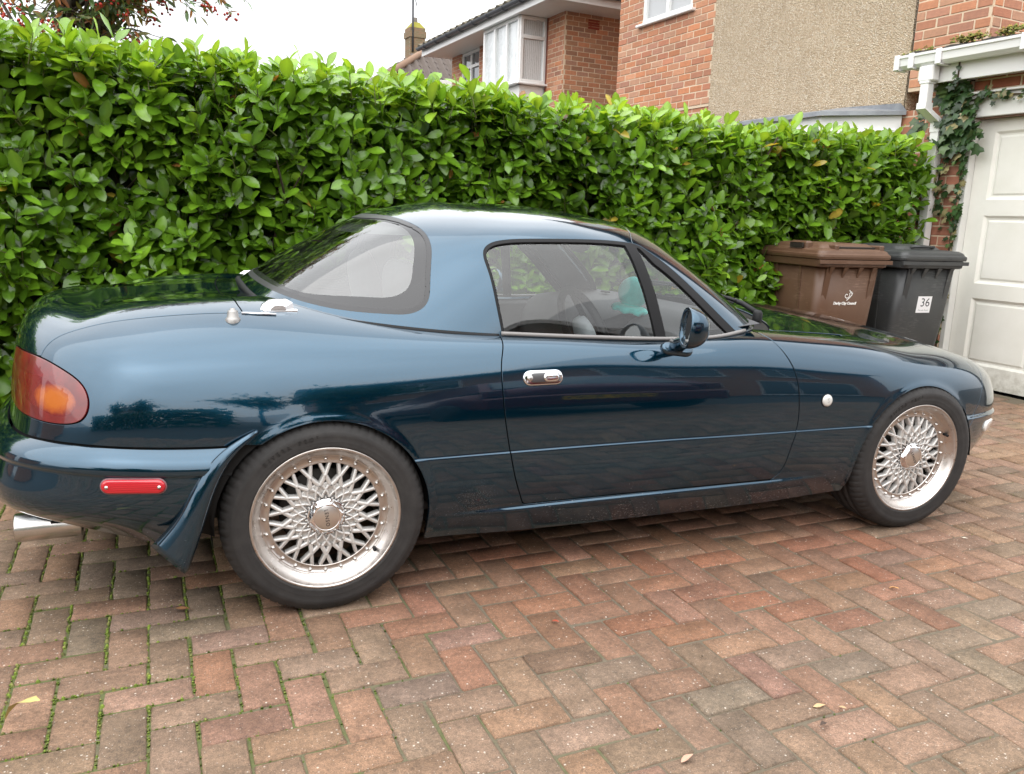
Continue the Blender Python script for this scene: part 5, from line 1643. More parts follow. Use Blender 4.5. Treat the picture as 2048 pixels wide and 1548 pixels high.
    # wheel-arch liners and floor
    for cx, cz, r in ARCH_R:
        for sg in (-1, 1):
            mb = MB(); n = 28; v = []; f = []
            for k in range(n + 1):
                a = math.pi * (-.0 + 1.06 * k / n)
                for wq in (.815, .50):
                    v.append((cx + (r + .012) * math.cos(a), sg * wq, cz + (r + .012) * math.sin(a)))
            for k in range(n):
                f.append((2 * k, 2 * k + 1, 2 * k + 3, 2 * k + 2))
            mb.add(v, f, True)
            vv = [(cx, sg * .50, cz)] + [(cx + (r + .012) * math.cos(math.pi * (-.0 + 1.06 * k / n)), sg * .50, cz + (r + .012) * math.sin(math.pi * (-.0 + 1.06 * k / n))) for k in range(n + 1)]
            mb.add(vv, [(0, k + 1, k + 2) for k in range(n)])
            mb.build('wheel_well', VOIDBLACK, car)
    mb = MB()
    mb.box((.36, -.70, .15), (1.90, .70, .235)); mb.box((-.32, -.49, .20), (.34, .49, .26)); mb.box((1.93, -.49, .20), (2.6, .49, .26))  # unseen floor, set low to block light and deepen the shade below
    mb.box((-.74, -.58, .262), (-.32, .58, .30)); mb.box((2.6, -.40, .20), (2.80, .40, .24))
    mb.tube([(0, -.6, .28), (0, .6, .28)], .035); mb.tube([(2.262, -.6, .28), (2.262, .6, .28)], .03)
    mb.build('shade_floor_pan', VOIDBLACK, car)
    return car, doors, wings, rb, fbum, shell

def build_greenhouse(car, doors):
    P, N = make_green_surface()
    G = Surf.from_grid(P, N, P)
    xz = lambda b: b[:, [0, 2]]
    wv = lambda b: np.abs(b[:, 1])
    right = lambda s: s.clip(lambda b: -b[:, 1])
    left = lambda s: s.clip(lambda b: b[:, 1])
    # rear window
    rgo = np.concatenate([[(-.4, .932)], smooth_line([(-.143, .925), (-.08, .905), (.02, .880), (.12, .866), (.222, .860), (.295, .865), (.337, .892), (.356, .95), (.372, 1.02), (.382, 1.075), (.375, 1.108), (.345, 1.135), (.311, 1.151), (.285, 1.158)], 90), [(-.4, 1.158)]])
    rg = lambda b: np.where(b[:, 0] < .45, poly_sdf(xz(b), rgo), .2)
    rwS = G.clip(lambda b: -rg(b))
    G = G.clip(lambda b: rg(b))
    # side openings
    so = np.concatenate([[(.57, .70)], smooth_line([(.566, .780), (.549, .904), (.535, 1.000), (.529, 1.036), (.534, 1.057), (.551, 1.073), (.594, 1.087), (.678, 1.094), (.857, 1.097), (1.00, 1.094), (1.085, 1.087)], 80),
                         smooth_line([(1.113, 1.080), (1.203, 1.020), (1.321, .915), (1.412, .829), (1.475, .772)], 40), [(1.55, .70)]])
    sof = lambda b: np.where(wv(b) > .30, poly_sdf(xz(b), so), .2)
    sideS = G.clip(lambda b: -sof(b))
    G = G.clip(lambda b: sof(b))
    # windscreen
    ws = [(0, .80), (.66, .80), (.612, .84), (.575, .885), (.53, .96), (.475, 1.05), (.435, 1.105), (.40, 1.120), (.25, 1.137), (0, 1.147)]
    ws = ws + [(-w, z) for w, z in ws[-2:0:-1]]
    wsf = lambda b: np.where(b[:, 0] > 1.05, poly_sdf(b[:, 1:], ws), .2)
    wsS = G.clip(lambda b: -wsf(b))
    G = G.clip(lambda b: wsf(b))
    # hardtop against windscreen frame
    hl = smooth_line([(1.206, 0), (1.193, .2), (1.152, .408), (1.112, .520), (1.088, .575), (1.075, .66)], 40)
    hp = np.concatenate([hl, [(1.07, .95), (-.5, .95), (-.5, 0)]])
    hpp = np.concatenate([hp, [(x, -w) for x, w in hp[-2:0:-1]]])
    hf = lambda b: poly_sdf(b[:, :2], hpp)
    topS = G.clip(lambda b: -hf(b) - .002)
    frS = G.clip(lambda b: hf(b) - .002)
    top = obj('hardtop', topS.mesh('hardtop', .02), PAINT, car)
    obj('windscreen_frame', frS.mesh('windscreen_frame', .03), PAINT, car)
    # rear window: rubber seal, dark border band, clear pane
    inner = smooth_line([(-.105, .945), (-.042, .921), (.042, .912), (.171, .909), (.250, .915), (.287, .938), (.310, .99), (.327, 1.045), (.333, 1.085), (.322, 1.115), (.295, 1.132), (.255, 1.139)], 70)
    inner = np.concatenate([[(-.4, .950)], inner, [(-.4, 1.139)]])
    inf = lambda b: poly_sdf(xz(b), inner)
    rw = obj('rear_window', rwS.clip(lambda b: -inf(b)).offset(-.004).mesh('rear_window', 0), REARGLASS, top)
    obj('window_border', rwS.clip(lambda b: np.minimum(inf(b), -rg(b) - .014)).offset(-.004).mesh('window_border', 0), FRIT, top)
    obj('window_seal', rwS.clip(lambda b: np.minimum(rg(b) + .015, -rg(b) - .001)).offset(-.001).mesh('window_seal', .01), mat('grey_seal', (0.035, 0.035, 0.037), 0.35), top)
    # hardtop base gasket
    base = P[0]
    n = len(base); mb = MB()
    idx = [i for i in range(n) if base[i, 0] < .56]
    pts = [base[i] + np.array([0, 0, -.002]) for i in range(n) if base[i, 0] < .555]
    k0 = max(range(len(pts)), key=lambda i: np.linalg.norm(pts[i] - pts[i - 1]))
    pts = pts[k0:] + pts[:k0]
    mb.tube([tuple(p) for p in pts], .011, 6)
    mb.build('base_gasket', RUBBER, top)
    # side glass
    bar = [(1.040, 1.12), (1.086, .934), (1.132, .70), (1.168, .70), (1.126, .934), (1.082, 1.12)]
    bf = lambda b: poly_sdf(xz(b), bar)
    fr = lambda b: smoothstep(1.10, 1.16, b[:, 0])
    sealw = lambda b: -(.010 + .020 * fr(b))
    seal = sideS.clip(lambda b: np.maximum(sof(b) - sealw(b), -bf(b)))
    panes = sideS.clip(lambda b: np.minimum(-(sof(b) - sealw(b)), bf(b)))
    for half in (right, left):
        obj('window_seal', half(seal).offset(-.001).mesh('window_seal', .014), RUBBER, car)
        obj('side_window', half(panes).clip(lambda b: 1.105 - b[:, 0]).offset(-.008).mesh('side_window', 0), GLASS, car)
        obj('quarter_window', half(panes).clip(lambda b: b[:, 0] - 1.105).offset(-.008).mesh('quarter_window', 0), GLASS, car)
    obj('windscreen', wsS.clip(lambda b: -wsf(b) - .012).offset(-.004).mesh('windscreen', 0), GLASS, car)
    obj('windscreen_seal', wsS.clip(lambda b: wsf(b) + .014).offset(-.002).mesh('windscreen_seal', .006), RUBBER, car)
    # belt-line strip along the door top
    for sg, d in ((-1, doors[0]), (1, doors[1])):
        pts = [(x, sg * w, z) for x, w, z in ((.560, .727, .797), (.72, .736, .7885), (.90, .7385, .779), (1.16, .738, .768), (1.38, .735, .773), (1.50, .700, .785))]
        sm = smooth_line(pts, 30)
        mb = MB(); mb.tube([tuple(p + np.array([0, 0, .006])) for p in sm], .0075, 6)
        mb.build('belt_strip', mat('belt_strip_grey', (0.20, 0.19, 0.185), 0.45) if sg < 0 else MATS['belt_strip_grey'], d)
    return top

def surf_point(x, z, S=[None]):
    """right-hand body surface at side-view position x, z: position and normal"""
    if S[0] is None:
        B, P, N = make_body_surface(.02)
        P2 = P.reshape(-1, 3); N2 = N.reshape(-1, 3)
        m = P2[:, 1] < -.3
        S[0] = (P2[m], N2[m])
    P, N = S[0]
    d = (P[:, 0] - x)**2 + (P[:, 2] - z)**2
    i = np.argsort(d)[:6]; w = 1 / (d[i] + 1e-7); w /= w.sum()
    n = (N[i] * w[:, None]).sum(0)
    return Vector((x, float((P[i, 1] * w).sum()), z)), Vector(n / np.linalg.norm(n))

def frame_at(p, n, up=Vector((0, 0, 1))):
    """matrix with local x along the car, local y up the panel, local z out of it"""
    ex = up.cross(n).normalized(); ey = n.cross(ex)
    m = Matrix((ex, ey, n)).transposed().to_4x4(); m.translation = p
    return m

def stadium(a, b, n=10):
    """rounded strip of half length a and half height b"""
    pts = []
    for k in range(n + 1):
        t = -math.pi / 2 + math.pi * k / n
        pts.append((a - b + b * math.cos(t), b * math.sin(t)))
    for k in range(n + 1):
        t = math.pi / 2 + math.pi * k / n
        pts.append((-(a - b) + b * math.cos(t), b * math.sin(t)))
    return pts

def dome(poly, h, inset, M, mb, steps=4):
    """rounded cushion over a polygon"""
    P = np.array(poly); n = len(P); c = P.mean(0); v = []; f = []
    ext = np.abs(P - c).max(0)
    for k in range(steps + 1):
        t = k / steps; s = 1 - math.cos(t * math.pi / 2); z = h * math.sin(t * math.pi / 2)
        sc = 1 - inset * s / ext
        for q in P: v.append((c[0] + (q[0] - c[0]) * sc[0], c[1] + (q[1] - c[1]) * sc[1], z))
    for k in range(steps):
        for i in range(n):
            f.append((k * n + i, k * n + (i + 1) % n, (k + 1) * n + (i + 1) % n, (k + 1) * n + i))
    f.append(tuple(steps * n + i for i in range(n)))
    mb.add([tuple(M @ Vector(p)) for p in v], f, True)

def build_trim(car, doors, wings, rb, fbum, shell, top):
    # door handle: chrome surround, dark pad painting the recess shade, paddle, lock
    p, n = surf_point(.668, .676); M = frame_at(p, n)
    mb = MB(); dome(stadium(.068, .024, 10), .006, .004, M, mb, 3)
    h = mb.build('door_handle', CHROME, doors[0])
    mb = MB(); dome(stadium(.052, .0155, 8), .0012, .003, M @ Matrix.Translation((.004, 0, .0062)), mb, 2)
    mb.build('handle_recess_shade', mat('handle_shadow', (0.16, 0.16, 0.165), 0.3, 1.0), doors[0])
    mb = MB(); dome(stadium(.027, .0145, 8), .006, .006, M @ Matrix.Translation((.026, 0, .0068)), mb, 3)
    mb.build('handle_paddle', CHROME, doors[0])
    mb = MB(); mb.lathe([(0, .0105), (.006, .0105), (.009, .009), (.010, .0065)], 20, M=M @ Matrix.Translation((-.046, 0, 0)))
    mb.box((-.0465, -.004, .0104), (-.0455, .004, .0109), M=M)
    mb.build('door_lock', SATIN, doors[0])
    # round side indicator
    p, n = surf_point(1.777, .551); M = frame_at(p, n)
    mb = MB(); mb.lathe([(.0220, 0), (.0220, .004), (.019, .008), (.011, .0105), (.0, .011)], 28, M=M)
    si = mb.build('side_indicator', mat('pearl_lens', (0.55, 0.545, 0.52), 0.25, coat=1.0), wings[0])
    mb = MB(); mb.lathe([(.0245, -.002), (.0245, .002), (.0222, .003)], 28, M=M); mb.build('indicator_bezel', RUBBER, wings[0])
    text_mesh('indicator_mark', 'S', .022, mat('mark_grey', (0.22, 0.22, 0.22), 0.4), M @ Matrix.Translation((0, 0, .0106)), wings[0], .0003)
    # red side marker on the rear bumper
    p, n = surf_point(-.492, .444); p = p + n * (float(bumper_displace(np.array([[-.492, -.82, .444]]))[0])); M = frame_at(p, n) @ Matrix.Rotation(rad(-1.5), 4, 'Z')
    mb = MB(); dome(stadium(.079, .0195, 10), .010, .006, M, mb, 4)
    mb.build('side_marker', MARKERRED, rb)
    mb = MB(); dome(stadium(.082, .0225, 10), .003, .002, M, mb, 2); mb.build('marker_gasket', mat('marker_edge', (0.20, 0.10, 0.11), 0.35), rb)
    for sx in (-.064, .064):
        mb = MB(); mb.lathe([(.0045, .006), (.0045, .012), (0, .0125)], 12, M=M @ Matrix.Translation((sx, 0, 0))); mb.build('marker_screw', CHROME, rb)
    # clear corner lamp in the front bumper
    p, n = surf_point(2.735, .375); M = frame_at(p, n)
    mb = MB(); dome(stadium(.055, .026, 8), .010, .008, M @ Matrix.Translation((0, 0, -.002)), mb, 3); mb.build('corner_lamp', CLEARLENS, fbum)
    # mud flap behind the rear wheel, flaring outwards to its tip
    A = smooth_line([(-.195, -.858, .572), (-.285, -.872, .520), (-.350, -.876, .440), (-.402, -.870, .350), (-.468, -.852, .272)], 24)
    Bc = smooth_line([(-.195, -.864, .562), (-.270, -.882, .492), (-.318, -.890, .400), (-.352, -.894, .300), (-.388, -.894, .200)], 24)
    v = []; f = []; nn = 7
    tip = smooth_line([A[-1], (A[-1] + Bc[-1]) / 2 + np.array([.008, -.012, -.012]) + np.array([0, 0, .012]), Bc[-1]], nn)
    for i in range(24):
        for j in range(nn):
            t = j / (nn - 1); q = A[i] * (1 - t) + Bc[i] * t
            bul = math.sin(t * math.pi) * .010 * (i / 23) ** .5
            v.append(q + np.array([.2, -1, 0]) * bul)
        v.append(Bc[i] + np.array([.012, .012, .004])); v.append(Bc[i] + np.array([.016, .09, .006]))
    m = nn + 2
    for i in range(23):
        for j in range(m - 1):
            f.append((i * m + j, (i + 1) * m + j, (i + 1) * m + j + 1, i * m + j + 1))
    mb = MB(); mb.add(v, f, True)
    o = mb.build('mud_flap', PAINT, car)
    md = o.modifiers.new('thickness', 'SOLIDIFY'); md.thickness = .008; md.offset = -1
    # exhaust
    mb = MB(); c = Vector((-.755, -.50, .232))
    mb.lathe([(.030, .085), (.0415, .085), (.0420, .080), (.0422, -.085), (.0405, -.088), (.0390, -.085), (.0385, .05), (.0, .05)], 40, 'x', Matrix.Translation(c) @ Matrix.Rotation(rad(3), 4, 'Z'))
    mb.build('exhaust_tip', SATIN, car)
    mb = MB(); mb.tube([c + Vector((.05, 0, 0)), c + Vector((.2, .02, .02)), c + Vector((.45, .12, .05)), c + Vector((.9, .3, .05))], .024, 12); mb.build('exhaust_pipe', mat('exhaust_dull', (0.10, 0.09, 0.08), 0.5, 0.8), car)
    # aerial stub on the quarter
    p = Vector((-.230, -.655, .846)); nrm = Vector((0, -.42, .91)).normalized()
    M = frame_at(p, nrm, Vector((0, .9, .4)))
    M = Matrix.Translation(p)
    mb = MB(); mb.lathe([(.0215, -.012), (.0215, .004), (.0185, .009), (.016, .012), (.0145, .026), (.0125, .030), (.008, .031), (.007, .036), (.0, .0365)], 24, M=M)
    mb.build('aerial_base', mat('aerial_grey', (0.30, 0.29, 0.28), 0.35, 0.6), car)
    # chrome hardtop clamps
    for sg in (-1, 1):
        mb = MB()
        x0, w0, z0 = (-.100, .600, .874)
        prof = [(-.052, .0), (-.046, .014), (-.026, .028), (.022, .030), (.040, .020), (.044, .0)]
        n = len(prof); v = []
        for yy, s in ((-.024, .45), (-.012, 1.0), (.012, 1.0), (.024, .45)):
            for (px, pz) in prof: v.append((x0 + px * s, sg * (w0 + .0) + yy, z0 + pz * s - .002))
        f = [(j * n + i, j * n + i + 1, (j + 1) * n + i + 1, (j + 1) * n + i) for j in range(3) for i in range(n - 1)]
        f += [tuple(range(n))[::-1], tuple(3 * n + i for i in range(n))]
        mb.add(v, [q[::-1] for q in f])
        mb.box((x0 - .045, sg * w0 - .024, z0 - .014), (x0 + .055, sg * w0 + .024, z0 - .001), .003)
        mb.build('hardtop_clamp', CLAMPCHROME, top)
    # chrome finisher where boot gap meets the deck edge
    mb = MB(); mb.tube([(-.205, -.632, .8655), (-.16, -.640, .864), (-.11, -.645, .862)], .004, 6); mb.build('deck_finisher', CHROME, car)
    # door mirrors
    for sg in (-1, 1):
        c = Vector((1.125, sg * .900, .834))
        R = Matrix.Translation(c) @ Matrix.Rotation(rad(sg * 16), 4, 'Z') @ Matrix.Rotation(rad(4), 4, 'Y')
        v = []; f = []; nu, nv = 32, 9
        for j in range(nv + 1):
            t = j / nv * math.pi / 2
            for i in range(nu):
                a = 2 * math.pi * i / nu; e = .86
                ca, sa = math.cos(a), math.sin(a)
                yy = math.copysign(abs(ca) ** e, ca) * .060; zz = math.copysign(abs(sa) ** e, sa) * .066
                v.append((.070 * math.sin(t), yy * math.cos(t) ** .8, zz * math.cos(t) ** .8))
        for j in range(nv):
            for i in range(nu):
                f.append((j * nu + i, j * nu + (i + 1) % nu, (j + 1) * nu + (i + 1) % nu, (j + 1) * nu + i))
        off = len(v)
        for k, (xx, s) in enumerate(((-.006, .985), (-.007, .93), (.006, .90))):
            for i in range(nu):
                v.append((xx, v[i][1] * s, v[i][2] * s))
        for k in range(-1, 2):
            a0 = 0 if k == -1 else off + k * nu; b0 = off + (k + 1) * nu
            for i in range(nu): f.append((a0 + (i + 1) % nu, a0 + i, b0 + i, b0 + (i + 1) % nu))
        mb = MB(); mb.add([tuple(R @ Vector(q)) for q in v], f, True)
        dm = mb.build('door_mirror', PAINT, car)
        gl = [tuple(R @ Vector((.003, v[i][1] * .895, v[i][2] * .895))) for i in range(nu)]
        mb = MB(); mb.add(gl, [tuple(range(nu))[::-1]]); mb.build('mirror_glass', MIRRORGLASS, dm)
        mb = MB()
        mb.tube([(1.165, sg * .775, .752), (1.16, sg * .815, .768), (1.150, sg * .862, .784), (1.147, sg * .89, .800)], [.030, .024, .020, .018], 12)
        mb.build('mirror_arm', PAINT, dm)
        mb = MB(); M2 = frame_at(*surf_point(1.165, .745)) if sg < 0 else None
        if M2 is not None:
            dome([(q[0] * 1.0, q[1] * .9) for q in stadium(.060, .026, 8)], .014, .010, M2 @ Matrix.Rotation(rad(-8), 4, 'Z'), mb, 4); mb.build('mirror_foot', PAINT, dm)
    # wipers parked at the foot of the windscreen
    for pv, arm_end, blade in (((1.715, -.49, .806), (1.645, -.16, .878), ((1.585, -.50, .862), (1.640, -.25, .874), (1.667, .05, .873))),
                               ((1.775, .02, .838), (1.640, .30, .872), ((1.662, .02, .880), (1.650, .25, .876), (1.600, .47, .862)))):
        mb = MB(); pv = Vector(pv); ae = Vector(arm_end)
        mb.lathe([(.019, -.01), (.019, .020), (.013, .030), (0, .032)], 16, M=Matrix.Translation(pv))
        mid = pv.lerp(ae, .45) + Vector((0, 0, .030))
        mb.tube([pv + Vector((0, 0, .018)), pv.lerp(mid, .5) + Vector((0, 0, .016)), mid, ae], [.012, .011, .008, .005], 8)
        mb.tube([Vector(q) + Vector((.012, 0, .014)) for q in blade], .0060, 6)
        mb.tube([Vector(q) + Vector((.004, 0, .005)) for q in blade], .0035, 6)
        mb.build('wiper', TRIMBLACK, car)
    # grille slots of the scuttle
    mb = MB()
    for k in range(12):
        y = -.46 + k * .083
        xx = 1.735 - .30 * y * y / .36
        mb.box((xx - .035, y - .030, .838 - .05 * abs(y)), (xx - .010, y + .030, .846 - .05 * abs(y)), .002)
    mb.build('scuttle_grille', RUBBER, car)

def build_wheels(car):
    N = 18
    # shared meshes, outward face towards -y
    # tyre
    prof = [(.2115, .006), (.2135, -.002), (.221, -.0085), (.2225, -.0075), (.232, -.0125), (.2335, -.0118), (.245, -.0140), (.2565, -.0128), (.258, -.0115), (.2685, -.0055), (.2755, .0035), (.2805, .0125), (.2835, .022), (.2850, .033), (.2855, .050), (.2790, .0515), (.2790, .0585), (.2858, .060), (.2862, .0865), (.279, .088), (.279, .096), (.2862, .0975), (.2858, .13), (.279, .1315), (.279, .139), (.2852, .141), (.284, .166), (.2805, .180), (.2735, .192), (.255, .199), (.232, .197), (.2115, .186)]
    prof = [(.2115 + (r - .2115) * 1.14, h) for r, h in prof]
    n = 360; v = []; f = []
    for r, h in prof:
        for k in range(n):
            rr = r
            if .276 <= r and h < .05 and k % 5 == 0: rr = r - .0040 * min(1, (r - .273) / .010)
            if r > .28 and h > .14 and k % 5 == 0: rr = r - .0035
            a = 2 * math.pi * (k + (0.6 if h > .02 else 0) * min(1, h / .05)) / n
            v.append((rr * math.cos(a), h, rr * math.sin(a)))
    for i in range(len(prof) - 1):
        for k in range(n):
            f.append((i * n + k, (i + 1) * n + k, (i + 1) * n + (k + 1) % n, i * n + (k + 1) % n))
    mb = MB(); mb.add(v, f, True); tyre_me = mb.mesh('tyre'); tyre_me.materials.append(TYRE)
    # polished lip and barrel
    lip = [(.2125, .010), (.2170, .004), (.2175, -.001), (.2160, -.0045), (.2120, -.005), (.2092, -.0035), (.2075, .000), (.2068, .003), (.1965, .0150), (.1880, .0240), (.1862, .0262), (.1845, .0300), (.1825, .0312), (.1805, .0308), (.1798, .0335), (.1640, .0335), (.1615, .0325), (.1600, .0335), (.1585, .037), (.1585, .050)]
    mb = MB(); mb.lathe(lip, 96, 'y'); lip_me = mb.mesh('rim_lip'); lip_me.materials.append(LIP)
    mb = MB(); mb.lathe([(.1575, .045), (.170, .055), (.180, .10), (.195, .17), (.2115, .186)], 64, 'y'); barrel_me = mb.mesh('rim_barrel'); barrel_me.materials.append(mat('barrel_dark', (0.10, 0.095, 0.09), 0.5, 0.8))
    # rivets
    mb = MB()
    for k in range(24):
        a = 2 * math.pi * (k + .3) / 24
        M = Matrix.Translation((.1722 * math.cos(a), .0338, .1722 * math.sin(a))) @ Matrix.Rotation(rad(90), 4, 'X')
        mb.lathe([(.0056, 0), (.0056, .0020), (.0047, .0025), (.0047, .0055), (.0032, .0075), (0, .0080)], 10, M=M)
    riv_me = mb.mesh('rivet_ring'); riv_me.materials.append(SATIN)
    # mesh spokes
    mb = MB()
    def bar(p, q, w0, w1, h0, h1, d=.020):
        """spoke from p to q (polar r, angle) at face heights h0, h1, rounded on top"""
        P = Vector((p[0] * math.cos(p[1]), h0, p[0] * math.sin(p[1]))); Q = Vector((q[0] * math.cos(q[1]), h1, q[0] * math.sin(q[1])))
        e = (Q - P).normalized(); s = e.cross(Vector((0, 1, 0))).normalized()
        ring = []
        for c, w in ((P, w0), (Q, w1)):
            ring.append([c + s * (-w * 1.15) + Vector((0, d, 0)), c + s * (-w) + Vector((0, .0035, 0)), c + s * (-w * .6), c + s * (w * .6), c + s * w + Vector((0, .0035, 0)), c + s * (w * 1.15) + Vector((0, d, 0))])
        vv = ring[0] + ring[1]
        mb.add(vv, [(i, i + 1, 6 + i + 1, 6 + i) for i in range(5)], True)
    r_hub, r_mid, r_rim = .0905, .1235, .1600
    hh, hm, hr = .0265, .0265, .0350
    for k in range(N):
        a = 2 * math.pi * k / N; d = math.pi / N
        for sg in (-1, 1):
            bar((r_hub, a), (r_mid, a + sg * d), .0068, .0058, hh, hm)
            am = a + d
            bar((r_mid, am), (r_rim, am + sg * d * .56), .0056, .0052, hm, hr)
        # nodes: small bosses where spokes meet
        am = a + d
        M = Matrix.Translation((r_mid * math.cos(am), hm + .001, r_mid * math.sin(am))) @ Matrix.Rotation(rad(90), 4, 'X')
        mb.lathe([(.0062, -.014), (.0058, 0), (.0035, .0012), (0, .0014)], 8, M=M)
    # hub with two rings of dimples: raised honeycomb walls over a dish
    mb.lathe([(.101, .046), (.100, .034), (.096, .0325), (.072, .0335), (.050, .0335), (.030, .033)], 72, 'y')
    for k in range(N):
        a = 2 * math.pi * k / N; d = math.pi / N
        for sg in (-1, 1):
            bar((.058, a), (.071, a + sg * d * .55), .0036, .0034, .0235, .0230, .014)
            bar((.071, a + sg * d * .55), (.080, a + sg * d), .0034, .0036, .0230, .0235, .014)
            bar((.080, a + d), (.0945, a + d + sg * d * .6), .0036, .0040, .0235, .0245, .014)
        bar((.052, a + d), (.060, a + d), .0032, .0036, .0235, .0235, .014)
    sp_me = mb.mesh('mesh_spokes'); sp_me.materials.append(SPOKE)
    # back disc / brake, dark, with caliper hint
    mb = MB(); mb.lathe([(0, .085), (.125, .085), (.128, .088), (.128, .10)], 48, 'y')
    disc_me = mb.mesh('brake_disc'); disc_me.materials.append(mat('brake_iron', (0.06, 0.055, 0.05), 0.55, 0.7))
    # hex centre cap
    mb = MB()
    hexr = lambda r, kk: r
    v = []; f = []; n6 = 60
    prof = [(.0545, .030, 0), (.0550, .021, 0), (.0540, .0185, 0), (.0525, .017, .5), (.0465, .0095, 1.0), (.0425, .0070, .5), (.0375, .0062, .0), (.0368, .0068, 0)]
    for r, h, hx in prof:
        for k in range(n6):
            a = 2 * math.pi * k / n6
            aa = (a + math.pi / 6) % (math.pi / 3) - math.pi / 6
            rr = r * (1 - hx) + hx * r * .93 / math.cos(aa)
            v.append((rr * math.cos(a), h, rr * math.sin(a)))
    for i in range(len(prof) - 1):
        for k in range(n6):
            f.append((i * n6 + k, (i + 1) * n6 + k, (i + 1) * n6 + (k + 1) % n6, i * n6 + (k + 1) % n6))
    mb.add(v, f, False)
    cap_me = mb.mesh('centre_cap'); cap_me.materials.append(CHROME)
    mb = MB(); mb.lathe([(.0370, .0069), (.0360, .0063), (0, .0063)], 48, 'y'); badge_me = mb.mesh('cap_badge')
    bm = mat('cap_brushed', (0.72, 0.71, 0.70), 0.30, 1.0)
    bm.node_tree.nodes['Principled BSDF'].inputs['Anisotropic'].default_value = 0.8
    badge_me.materials.append(bm)
    TX = Matrix(((1, 0, 0, 0), (0, 0, -1, 0), (0, 1, 0, 0), (0, 0, 0, 1)))   # text plane facing -y
    wheels = []
    for i, (x, sg, steer, spin) in enumerate(((0, -1, 0, 0), (2.265, -1, 0, 1), (0, 1, 0, 0), (2.265, 1, 0, 0))):
        wname = 'wheel'
        w = bpy.data.objects.new(wname, None); w.empty_display_size = .1; link(w, car); LOCAL.add(w.name)
        w.location = (x, sg * (.832 if x == 0 else .822), .2900)
        w.rotation_euler = (rad(-1.5 * sg), rad((20, -25, 40, 70)[i]), (math.pi if sg > 0 else 0) + rad(STEER if x > 1 else 0))
        w.rotation_mode = 'YXZ'
        for nm, me in (('tyre', tyre_me), ('rim_lip', lip_me), ('mesh_spokes', sp_me), ('rivet_ring', riv_me), ('rim_barrel', barrel_me), ('brake_disc', disc_me), ('centre_cap', cap_me), ('cap_badge', badge_me)):
            link(bpy.data.objects.new(nm, me), w)
        if sg < 0:
            Ms = Matrix.Rotation(rad((20, -25)[i]), 4, 'Y').inverted()
            R = Matrix.Rotation(rad(-84 if x == 0 else -60), 4, 'Z')
            text_mesh('cap_lettering', 'LENSO', .0150, ENGRAVE, Matrix.Translation((0, .0061, 0)) @ Ms @ TX @ R, w, .0002, spacing=1.25, bold=.0002)
            # valve
            mb = MB(); a = rad(-40) if x == 0 else rad(25)
            a2 = a + rad((20, -25)[i])
            mb.tube([(.1855 * math.cos(a2), .030, .1855 * math.sin(a2)), (.1835 * math.cos(a2), .008, .1835 * math.sin(a2))], .0052, 10); mb.build('tyre_valve', RUBBER, w)
            # sidewall lettering
            mbt = []
            word = 'RIVERA PRO²' if x == 0 else 'RIVERA PRO²'
            a0 = rad(133) + rad((20, -25)[i])
            arc = 0.0
            for ch in word.replace('²', '2'):
                if ch != ' ':
                    sz = .0165 if ch != '2' else .010
                    rr = .2485 if ch != '2' else .2530
                    aa = a0 - arc
                    T = Matrix.Translation((rr * math.cos(aa), -.0142, rr * math.sin(aa))) @ Matrix.Rotation(-(aa - math.pi / 2), 4, 'Y') @ TX
                    o = text_mesh('sidewall_lettering', ch, sz, TYRETEXT, T, None, .0006, bold=.0003)
                    mbt.append(o)
                arc += .066 if ch not in 'I' else .048
            vv = []; ff = []
            for o in mbt:
                b0 = len(vv); vv += [tuple(q.co) for q in o.data.vertices]; ff += [tuple(b0 + k for k in pl.vertices) for pl in o.data.polygons]
                me = o.data; bpy.data.objects.remove(o); bpy.data.meshes.remove(me)
            mb = MB(); mb.add(vv, ff); mb.build('sidewall_lettering', TYRETEXT, w)
        wheels.append(w)
    return wheels

STEER = 0.0

